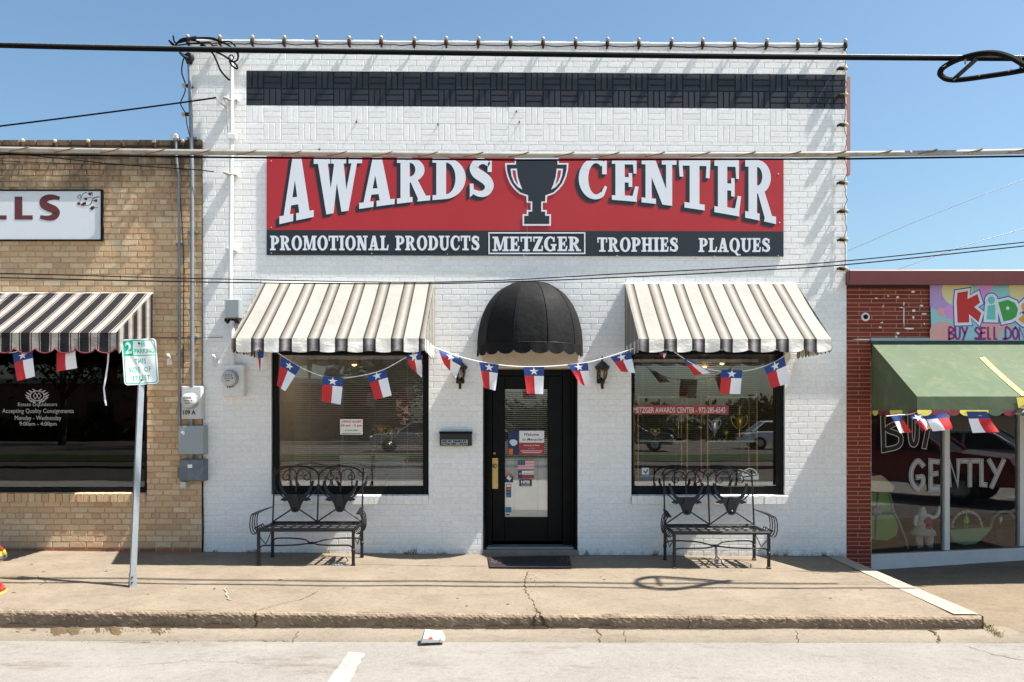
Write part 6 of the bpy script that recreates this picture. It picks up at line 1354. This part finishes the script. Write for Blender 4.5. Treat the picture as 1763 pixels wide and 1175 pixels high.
tb=thing('trophy_shelf',(XP(680,.45),.5,.14),'dark wooden trophy shelf behind the left window','shelf'); mb=MB(); z=ZP(768,.45); mb.bbox(XP(640,.45),XP(731,.45),.36,.6,z-.02,z+.0,.004); mb.build('board',M['wood'],tb); mb=MB()
for px in(642,729): mb.bbox(XP(px,.45)-.012,XP(px,.45)+.012,.37,.59,.14,z-.021,.004)
mb.build('side_panel',M['wood'],tb)
dk=thing('counter',(XP(640,.66),.8,.14),'white panelled counter behind the left window','counter'); mb=MB(); mb.bbox(XP(586,.66),XP(697,.66),.66,.95,.14,ZP(790,.66),.006); mb.build('front_panel',M['offwhite'],dk); mb=MB(); mb.bbox(XP(584,.66),XP(699,.66),.645,.97,ZP(790,.66)+.002,ZP(786,.66)+.005,.004); mb.build('counter_top',M['white_paint'],dk)
fr=thing('picture_frame',(XP(712,.635),.635,.14),'white frame standing at the right end of the left window','frame'); mb=MB(); y=.63; a,b,c,d=XP(692,y),XP(735,y),ZP(838,y),ZP(799,y)
for q in((a,a+.03,c,d),(b-.03,b,c,d),(a+.03,b-.03,d-.03,d)): mb.bbox(q[0],q[1],y,y+.03,q[2],q[3],.003)
mb.build('moulding',M['white_paint'],fr); mb=MB(); mb.box(a+.03,b-.03,y+.012,y+.02,c,d-.03); mb.build('panel',M['offwhite'],fr)
shf=thing('window_ledge',(XP(604,.4),.45,.5),'white ledge of small things inside the left window','shelf'); mb=MB(); mb.bbox(LW[0]+.02,LW[1]-.02,.31,.62,ZP(842,.35)-.03,ZP(842,.35),.004); mb.build('board',M['offwhite'],shf)
zl=ZP(842,.35)+.001
def jar(label,px,h,r,mat,lid=None,Y=.47):
    x=XP(px,Y); t=thing('desk_cup',(x,Y,zl),label,'cup'); mb=MB(); mb.lathe([(r*.8,0),(r,h*.9),(r*.96,h),(r*.8,h*.98)],(x,Y,zl),14); mb.build('body',M[mat],t)
    if lid: mb=MB(); mb.lathe([(r*1.02,0),(r*1.02,.02),(0,.03)],(x,Y,zl+h+.001),14); mb.build('lid',M[lid],t)
jar('short white cup behind the left scroll of the left bench',513,.11,.035,'white_paint'); jar('tall white tumbler behind the right scrolls of the left bench',600,.24,.034,'white_paint'); jar('white cup between the scrolls of the left bench',570,.14,.03,'white_paint'); jar('blue bottle right of the left bench back',638,.17,.024,'kid_blue','kid_blue'); jar('slim white cup right of the blue bottle',645,.13,.02,'white_paint'); jar('white cup with a blue lid in the left window',667,.16,.026,'white_paint','lavender'); jar('red tumbler between two white cups in the left window',580,.14,.022,'decal_red')
bx=thing('folded_ribbon',(XP(485,.4),.4,zl),'pile of orange ribbon in the left corner of the left window','ribbon'); mb=MB()
for k in range(7): mb.tube(smooth_path([at(478+rnd.uniform(0,4),800+k*5,.42),at(486,797+k*5+rnd.uniform(-3,3),.40),at(497,800+k*5+rnd.uniform(-4,4),.42)],4),.008,5)
mb.build('ribbon',M['orange_print'],bx)
# words on the tan shop's glass
vt=thing('window_lettering',at(62,715,.046),'white estate sale lettering with a wreath crest on the dark window','lettering'); Y=.046; pl=Plane((0,Y,0)); x_=lambda p:XP(p,Y); z_=lambda p:ZP(p,Y); lt=MB()
for s,a,b,c,d in(('Estate Liquidators',31,98.5,701.5,693.5),('Accepting Quality Consignments',4,127,713.8,704.0),('Monday - Wednesday',25.5,105.5,726,716),('9:00am - 4:00pm',33.5,97.5,735.5,726.5)): put_text(lt,pl,s,x_(a),x_(b),z_(c),z_(d),.001,0,bold=.0)
lt.build('lettering',M['chalk'],vt); lt=MB()
put_stroke(lt,pl,[(x_(64+12*math.cos(R(a))),z_(682-8.5*math.sin(R(a)))) for a in range(0,361,15)],.012,.001)
for dx in(-3.2,3.2): put_stroke(lt,pl,[(x_(64+dx),z_(676.5)),(x_(64+dx+3.4),z_(682)),(x_(64+dx),z_(687.5)),(x_(64+dx-3.4),z_(682)),(x_(64+dx),z_(676.5))],.009,.0013)
for s in(-1,1):
    for k in range(7):
        a=R(-70+k*24); cx_,cy_=64+s*(17*math.cos(a)),682-10.5*math.sin(a); put_stroke(lt,pl,[(x_(cx_-s*1.5),z_(cy_+1.5)),(x_(cx_+s*3.4),z_(cy_-1.6))],[.024,.006],.001)
lt.build('wreath_crest',M['chalk'],vt)
# chalk words on the kids' shop glass (letters follow the storefront)
SY=Vector((SD.x,SD.y,0)); pw=Plane(Vector(sp(0,0,.0)),SD,(0,0,1))
def zs_at(px,py):
    s=s_at(px); p=sp(s,0,0); return s,ZP(py,p[1])
cwd=thing('chalk_lettering',sp(s_at(1640),.9,.01),'hand painted white buy gently used words on the kids shop glass','lettering')
def glyph(ch,px0,px1,py0,py1,fill=True,w=.075):
    s0,zt_=zs_at(px0,py0); s1,zb_=zs_at(px1,py1)
    for st in HAND[ch]:
        pts=soft([(s0+u/.55*(s1-s0),zb_+v*(zt_-zb_)) for u,v in st])
        put_stroke(l1,pw,pts,w,.006,0); put_stroke(l1,pw,pts,w*.74,.0075,1)
        if fill: put_stroke(l1,pw,pts,w*.56,.009,2)
CHM=[M['chalk'],M['chalk_dark'],M['chalk_grey']]
for word,fill in(((('G',1567,1590,842),('E',1601,1615,842),('N',1634,1651,835),('T',1657,1682,835),('L',1689,1698,835),('Y',1703,1727,835)),True),((('B',1521,1549,775),('U',1566,1580,766),('Y',1588,1604,766)),False),((('U',1760,1784,835),),True)):
    l1=MB()
    for ch,a,b,yb_ in word: glyph(ch,a,b,794 if fill else 706,yb_,fill,(.062 if fill else .07))
    l1.build('chalk_word',CHM,cwd)
# things in the kids' shop window
def K(px,py,o=-.45):
    s=s_at(px); p=Vector(sp(s,0,0)); Yw=p.y-o*.0+.45; d=at(px,py,Yw); return d
FZ=-.02
mq_=thing('mannequin',(K(1590,952).x,K(1590,952).y,FZ),'headless white child mannequin in a flowery dress in the kids shop window','mannequin')
mp=lambda a,b,dy=0: at(1490+a/4.05,690+b/4.05,K(1590,900).y+dy)
mb=MB()
neck=mp(398,742); 
def limb(pts,rs): mb.tube(smooth_path(pts,4),[lerp(rs[min(len(rs)-1,int(i/4))],rs[min(len(rs)-1,int(i/4)+1)],(i%4)/4) for i in range((len(pts)-1)*4+1)],10)
limb([mp(398,742),mp(398,775),mp(396,800),mp(396,850),mp(398,900),mp(400,930)],[.03,.05,.07,.068,.066,.072])
limb([mp(430,800),mp(470,815),mp(500,800),mp(512,760),mp(516,735)],[.028,.026,.023,.021,.016]); limb([mp(362,800),mp(348,830),mp(350,865),mp(385,860),mp(420,848)],[.028,.026,.023,.021,.018])
mb.build('body',M['skin_white'],mq_)
mb=MB(); limb([mp(378,925),mp(372,960),mp(378,1010),mp(384,1055)],[.058,.052,.045,.036]); limb([mp(440,925),mp(446,960),mp(446,1010),mp(440,1055)],[.058,.052,.045,.036]); mb.build('leggings',M['pink_cloth'],mq_)
mb=MB(); c=mp(398,880); mb.lathe([(.074,.15),(.074,.06),(.085,.02),(.15,-.045),(.165,-.10),(.10,-.09)],c,18); mb.build('dress',M['dress_print'],mq_)
mb=MB()
for a,b in((440,830),(452,850),(430,842),(445,868),(436,885)): mb.lathe([(0,-.035),(.035,-.02),(.04,.01),(0,.035)],mp(a,b,-.09),9)
mb.build('flower',M['magenta_cloth'],mq_)
mb=MB()
for a in(384,440): mb.lathe([(.034,0),(.036,.012),(.022,.025),(0,.03)],(mp(a,1065).x,mp(a,1065).y-.02,FZ),10)
mb.build('shoe',M['lime_cloth'],mq_)
hc=thing('high_chair',(K(1520,950).x,K(1520,950).y,FZ),'green and cream padded high chair in the kids shop window','high chair'); hp=lambda a,b,dy=0: at(1490+a/4.05,690+b/4.05,K(1520,880).y+dy)
mb=MB(); q=[(30,530),(110,520),(160,560),(205,600),(190,635),(60,640),(20,620)]; P=[hp(a,b) for a,b in q]
def slabm(pts,th,m=0):
    n=len(pts); V=list(pts)+[p+Vector((0,th,0)) for p in pts]; mb.add(V,[tuple(range(n)),tuple(range(2*n-1,n-1,-1))]+[(i,i+n,(i+1)%n+n,(i+1)%n) for i in range(n)],m)
slabm(P,.25); mb.build('tray',M['cream_cloth'],hc); mb=MB(); slabm([hp(a,b,.02) for a,b in((25,645),(165,640),(192,765),(120,770),(25,760))],.12); slabm([hp(a,b,.02) for a,b in((25,800),(200,795),(232,880),(215,940),(150,975),(25,965))],.2); mb.build('padding',M['lime_cloth'],hc)
mb=MB(); mb.tube([hp(170,650),hp(200,780),hp(235,850),hp(280,960),hp(305,1070)],.014,7); mb.tube([hp(95,640),hp(80,800),hp(75,950)],.014,7); mb.tube([hp(20,775),hp(205,775)],.012,7); mb.lathe([(0,-.02),(.06,-.01),(.06,.01),(0,.02)],hp(85,770,-.02),12,axis='y'); mb.build('frame',M['grey_box'],hc)
def arch(label,px,pz,w,mat,Yo,cols):
    t=thing('baby_bouncer',(K(px,940).x,K(px,940).y+Yo,FZ),label,'baby bouncer'); hp2=lambda a,b,dy=0: at(1490+a/4.05,690+b/4.05,K(px,880).y+Yo+dy)
    return t,hp2
t,hp2=arch('mint baby bouncer with a beaded toy arch in the kids shop window',1660,0,0,None,.05,None)
mb=MB(); P=[hp2(708-104*math.cos(R(a)),885-112*math.sin(R(a))) for a in range(0,181,6)]
for i in range(len(P)-1): mb.tube([P[i],P[i+1]],.018,7,m=i%3)
mb.build('toy_arch',[M['cream_cloth'],M['kid_teal'],M['kid_orange']],t); mb=MB(); mb.tube([hp2(706,775),hp2(704,800)],.006,5,m=0); mb.lathe([(0,.0),(.03,-.02),(.035,-.07),(.045,-.09),(0,-.10)],hp2(702,800),10); mb.tube([hp2(702+14*math.cos(R(a)),870+16*math.sin(R(a))) for a in range(0,360,30)],.007,5,closed=True); mb.build('hanging_toy',M['lime_plastic'],t)
mb=MB(); slabm([hp2(a,b) for a,b in((588,905),(700,893),(885,885),(850,930),(770,1000),(690,1008),(610,985))],.28); mb.build('sling',M['mint_cloth'],t); mb=MB(); mb.box(*sorted((hp2(728,0).x,hp2(765,0).x)),hp2(0,0).y+.02,hp2(0,0).y+.2,FZ,hp2(0,925).z); mb.build('stand',M['dark_teal'],t)
t,hp2=arch('grey baby bouncer with a plain arch near the storefront post',1725,0,0,None,.1,None)
mb=MB(); mb.tube([hp2(965-90*math.cos(R(a)),880-105*math.sin(R(a))) for a in range(0,171,8)],.02,7); mb.build('toy_arch',M['wrap_white'],t); mb=MB(); mb.lathe([(0,.03),(.03,0),(.02,-.05),(0,-.09)],hp2(940,820),9); mb.build('hanging_toy',M['silver'],t); mb=MB(); mb.box(*sorted((hp2(920,0).x,hp2(965,0).x)),hp2(0,0).y+.02,hp2(0,0).y+.2,FZ,hp2(0,910).z); mb.tube([hp2(770,1010),hp2(1040,1030)],.018,6); mb.build('stand',M['dark_teal'],t)
tp=thing('toy_box',(K(1766,940).x,K(1766,940).y,FZ),'teal plastic toy behind the glass at the right picture edge','toy'); mb=MB(); hp2=lambda a,b: at(a,b,K(1766,900).y); slabm([hp2(1756,859),hp2(1800,856),hp2(1800,935),hp2(1765,895)],.3); mb.build('panel',M['teal_plastic'],tp)

# ================================================================== WEEDS, LITTER AND DIRT
rg=random.Random(77)
wd_=MB(); dw=MB()
def tuft(mb,x,y,z,n,h,sp_=.03):
    for _ in range(n):
        a=rg.uniform(0,6.28); bx_,by_=x+rg.uniform(-sp_,sp_),y+rg.uniform(-sp_,sp_)*.6; l=h*rg.uniform(.4,1); lx,ly=math.cos(a)*l*rg.uniform(.2,.9),math.sin(a)*l*rg.uniform(.2,.7); w=.003
        mb.add([(bx_-w,by_,z),(bx_+w,by_,z),(bx_+lx*.5+w*.7,by_+ly*.5,z+l*.6),(bx_+lx,by_+ly,z+l),(bx_+lx*.5-w*.7,by_+ly*.5,z+l*.6)],[(0,1,2,3,4)],0)
for px in(372,430,440,562,565,700,705,715,765,1010,1125,1128,1330,1333,1352,1420): x=XP(px); tuft(wd_ if rg.random()<.6 else dw,x,-.03,gz(x),rg.randint(5,14),rg.uniform(.04,.10))
for _ in range(70): x=rg.uniform(-6.3,4.0); tuft(wd_ if rg.random()<.3 else dw,x,rg.uniform(-.035,-.015),gz(x)-.003,rg.randint(2,4),rg.uniform(.015,.035))
for _ in range(34):
    px=rg.choice([rg.uniform(150,290),rg.uniform(60,300)]); p=gat(px,rg.uniform(1087,1096),-.13); tuft(wd_ if rg.random()<.3 else dw,p.x,p.y,-.122,rg.randint(3,6),rg.uniform(.015,.035),.05)
for _ in range(45):
    u=rg.random(); p=gat(lerp(1685,1726,u)+rg.uniform(-6,6),lerp(1074,1102,u),-.14); tuft(wd_ if rg.random()<.4 else dw,p.x,p.y,-.14,rg.randint(4,8),rg.uniform(.02,.06),.03)
for px in(1040,1405,1430,1100,560,905,915): p=gat(px+rg.uniform(-4,4),1083,-.13); tuft(wd_,p.x,p.y+.02,-.13,rg.randint(4,7),rg.uniform(.02,.04))
for k in range(26): p=gat(lerp(903,925,rg.random()),lerp(990,1055,k/26)); tuft(wd_,p.x,p.y,gz(p.x),2,.012,.008)
tag(wd_.build('weeds',M['weed']),'green weeds along the wall foot and gutter','weeds',kind='stuff'); tag(dw.build('dry_weeds',M['dry_weed']),'dry straw coloured weeds along the kerb','weeds',kind='stuff')
dt=MB()
def crumb(x,y,z,s):
    n=5; V=[(x+s*rg.uniform(.5,1)*math.cos(k*1.257),y+s*rg.uniform(.5,1)*math.sin(k*1.257),z) for k in range(n)]+[(x,y,z+s*rg.uniform(.4,.9))]; dt.add(V,[(k,(k+1)%n,n) for k in range(n)],rg.choice([0,0,1]))
rz=lambda x,y:-0.146+0.3*gz(max(-6,min(6,x)))+min(0.05,(-3.3-y)*0.012)
for _ in range(1500):
    u=rg.random()
    if u<.25: p=gat(rg.gauss(215,55),rg.uniform(1087,1108),-.13); z=-.127
    elif u<.36: q=rg.random(); p=gat(lerp(1682,1730,q)+rg.gauss(0,9),lerp(1072,1104,q)+rg.gauss(0,3),-.13); z=-.14
    elif u<.50: p=gat(rg.uniform(0,1740),rg.uniform(1083,1088),-.13); z=-.126
    else: p=gat(rg.choice([rg.gauss(470,60),rg.gauss(620,90),rg.gauss(830,110),rg.uniform(0,1763),rg.gauss(1250,90)]),1110+abs(rg.gauss(0,9)),-.14); z=rz(p.x,p.y)
    crumb(p.x,p.y,z,rg.uniform(.002,.007) if u>.1 else rg.uniform(.004,.013))
gx,gy=60,9; GV=[]
for jy in range(gy+1):
    for ix in range(gx+1):
        px=lerp(20,315,ix/gx); py=lerp(1084,1107,jy/gy); p=gat(px,py,-.128); e=math.sin(math.pi*ix/gx)**.5*(1-(jy/gy)**1.5)*(.62+.25*math.sin(ix*.37+.8)+.2*math.sin(ix*.91)); GV.append((p.x,p.y,-.143+.3*gz(p.x)+.032*e+rg.uniform(-.004,.006)*(e>.3)))
dt.add(GV,[(a*(gx+1)+b,a*(gx+1)+b+1,(a+1)*(gx+1)+b+1,(a+1)*(gx+1)+b) for a in range(gy) for b in range(gx)],0)
tag(dt.build('road_grit',[M['earth'],M['crack']]),'grit and crumbs of dirt along the gutter','grit',kind='stuff')

# warm lamps that are on inside the white shop
def pendant(px,py,Y,label,en=.5):
    c=at(px,py,Y); t=thing('pendant_lamp',(c.x,Y,2.99),label,'lamp'); mb=MB(); mb.tube([(c.x,Y,2.99),(c.x,Y,c.z+.05)],.004,5); mb.lathe([(.012,.05),(.03,.035),(.07,-.03)],c,12); mb.build('shade',M['brass'],t)
    mb=MB(); mb.lathe([(0,-.06),(.028,-.045),(.034,-.02),(.018,.02)],c,12); mb.build('bulb',M['lit_bulb'],t)
    l=bpy.data.lights.new('lamp_light','POINT'); l.energy=en; l.color=(1,.72,.42); l.shadow_soft_size=.06; o=bpy.data.objects.new('lamp_light',l); COL.objects.link(o); o.location=(c.x,Y,c.z-.12)
pendant(1213,627,1.0,'lit pendant lamp nearest the glass in the right window'); pendant(1243,622,1.5,'lit pendant lamp farther back in the right window'); pendant(610,624,1.1,'lit pendant lamp high in the left window',2.5)
# ================================================================== ACROSS THE STREET (seen only as reflections in the glass)
def make_car(paint, loc, rz, label, kind='sedan'):
    t=thing('parked_car',(0,0,0),label,'car'); hw=.9
    if kind=='sedan':
        prof=[(-2.25,.35),(-2.3,.6),(-2.2,.82),(-1.5,.93),(1.45,.92),(2.1,.86),(2.28,.62),(2.25,.35)]; cab=[(-1.75,.92),(-1.1,1.38),(.3,1.42),(1.05,.92)]
    else:
        prof=[(-2.4,.42),(-2.45,.75),(-2.35,1.05),(-1.6,1.10),(1.2,1.10),(2.25,1.0),(2.42,.75),(2.4,.42)]; cab=[(-2.3,1.08),(-2.1,1.68),(.35,1.72),(1.1,1.08)]
    mb=MB(); L=len(prof)
    sec=[]
    for k,(sx,sc) in enumerate([(-hw,.93),(-hw*.97,1),(hw*.97,1),(hw,.93)]): sec.append([(x*(1 if 0<k<3 else .985),sx,.35+(z-.35)*sc) for x,z in prof])
    V=[p for s in sec for p in s]; mb.add(V,[(k*L+i,k*L+(i+1)%L,(k+1)*L+(i+1)%L,(k+1)*L+i) for k in range(3) for i in range(L)]+[tuple(range(L)),tuple(range(4*L-1,3*L-1,-1))],0); mb.build('body',paint,t)
    def cabin(s,o,z0): 
        V=[]; n=len(cab)
        for sg in(-1,1): V+=[(x,sg*(hw*.93-(z-cab[0][1])*.38)*s,z+o) for x,z in cab]
        return V,n
    V,n=cabin(1,0,0); mb=MB(); mb.add(V,[tuple(range(n)),tuple(range(2*n-1,n-1,-1))]+[(i,i+1,n+i+1,n+i) for i in range(n-1)],0); gh=mb.build('greenhouse',M['car_glass'],t)
    mb=MB()
    for sg in(-1,1):
        for i in range(n-1):
            a,b=V[(0 if sg<0 else n)+i],V[(0 if sg<0 else n)+i+1]; mb.tube([a,b],.045,6)
        xm=-.35; mb.tube([(xm,sg*hw*.93,cab[0][1]),(xm,sg*(hw*.93-(cab[1][1]-cab[0][1])*.38),cab[1][1]+.02)],.05,6)
    rf=[v for v in V if v[2]>cab[1][1]-.05]; mb.add([(x,y,z+.015) for x,y,z in rf],[(0,1,3,2)],0); mb.build('roof',paint,t)
    for x in(-1.4,1.4):
        for sg in(-1,1):
            mb=MB(); mb.lathe([(.20,-.11),(.33,-.10),(.34,0),(.33,.10),(.20,.11)],(x,sg*(hw-.08),.34),20,0,axis='y'); w=mb.build('wheel',M['tyre'],t); mb=MB(); mb.lathe([(.0,.0),(.17,.02),(.20,.0)],(x,sg*(hw+.03),.34),14,axis='y'); mb.build('rim',M['alu'],w,origin=(0,0,0))
    for sg in(-1,1):
        mb=MB(); mb.bbox(-2.33,-2.2,sg*.72-.16,sg*.72+.16,.62,.78,.02); mb.build('tail_light',M['tail_red'],t); mb=MB(); mb.bbox(2.15,2.3,sg*.68-.18,sg*.68+.18,.62,.76,.02); mb.build('headlight',M['sign_white'],t)
    t.location=loc; t.rotation_euler=(0,0,R(rz)); return t
make_car(M['car_red'],(11.2,-6.2,-.14),62,'red sport utility car parked across from the kids shop','suv')
make_car(M['car_silver'],(17.5,-9.5,-.14),62,'silver sedan parked beyond the red car')
make_car(M['car_dark'],(5.6,-29.5,.0),8,'dark blue sedan in the lot across the street')
make_car(M['car_silver'],(-4.5,-28.5,.0),172,'silver sedan in the lot across the street','sedan')
make_car(M['car_white'],(14.0,-31,.0),5,'white sedan in the lot across the street')
def tree(x,y,h,r,label,mat='leaf',n=3200,seed=1):
    rr=random.Random(seed); t=thing('shade_tree',(x,y,0),label,'tree'); mb=MB(); mb.tube([(x,y,-.1),(x+.1,y,h*.25),(x,y+.1,h*.5),(x+.1,y,h*.8)],[.22,.17,.12,.04],8)
    cl=[]
    for k in range(9):
        a=k*2.4; q=r*rr.uniform(.35,.75); p=(x+q*math.cos(a),y+q*math.sin(a),h*rr.uniform(.5,.9)); cl.append((p,r*rr.uniform(.35,.55))); mb.tube([(x,y,h*rr.uniform(.25,.45)),((x+p[0])/2,(y+p[1])/2,h*.5),p],[.09,.06,.02],6)
    mb.build('trunk',M['bark'],t); cb=MB()
    for _ in range(n):
        p,q=rr.choice(cl); d=Vector((rr.gauss(0,1),rr.gauss(0,1),rr.gauss(0,.8))).normalized()*q*rr.uniform(.4,1.1); c=Vector(p)+d; s=rr.uniform(.10,.22); u=Vector((rr.gauss(0,1),rr.gauss(0,1),rr.gauss(0,1))).normalized(); v=u.orthogonal().normalized()
        cb.add([c-u*s,c+v*s*.6,c+u*s,c-v*s*.6],[(0,1,2,3)],0)
    cb.build('crown',M[mat],t); return t
tree(-17,-34,8.5,4.2,'broad dark tree across the street to the left','leaf_dark',seed=2); tree(-8.5,-40,7.0,3.6,'rounded tree beyond the lot across the street','leaf',seed=3); tree(1.5,-46,2.3,2.0,'low tree far across the lot','leaf',2000,seed=4); tree(9,-47,2.2,2.2,'low dark tree far across the lot','leaf_dark',2000,seed=5); tree(17,-46,2.5,2.4,'bushy low tree far across the lot to the right','leaf_dark',2000,seed=6); tree(-27,-38,9,4.5,'tall tree far left across the street','leaf_dark',seed=7); tree(30,-46,3.5,3.0,'tree far right across the street','leaf',2400,seed=8)
hd=MB(); rr=random.Random(12)
for _ in range(9000):
    x=rr.uniform(-55,55); c=Vector((x,-50+rr.gauss(0,.8),abs(rr.gauss(0,.75))*(1+.35*math.sin(x*.5)))); s=rr.uniform(.2,.42); u=Vector((rr.gauss(0,1),rr.gauss(0,1),rr.gauss(0,1))).normalized(); v=u.orthogonal().normalized(); hd.add([c-u*s,c+v*s*.6,c+u*s,c-v*s*.6],[(0,1,2,3)],0)
tag(hd.build('far_hedge',M['leaf_dark']),'long dark hedge beyond the parking lot','hedge',kind='stuff')
bl=thing('brick_building',(-24,-52,0),'pinkish brick building with a flat roof across the street','building'); mb=MB(); mb.box(-40,-9,-60,-52,-.3,4.2); mb.build('wall',M['far_brick'],bl); mb=MB(); mb.box(-40.2,-8.8,-60.2,-51.8,4.2,4.6); mb.build('roof',M['far_trim'],bl)
for k in range(6):
    mb=MB(); x=-38+k*5; mb.box(x,x+2,-52.02+.04,-51.95,1.0,2.8); mb.build('window',M['car_glass'],bl)
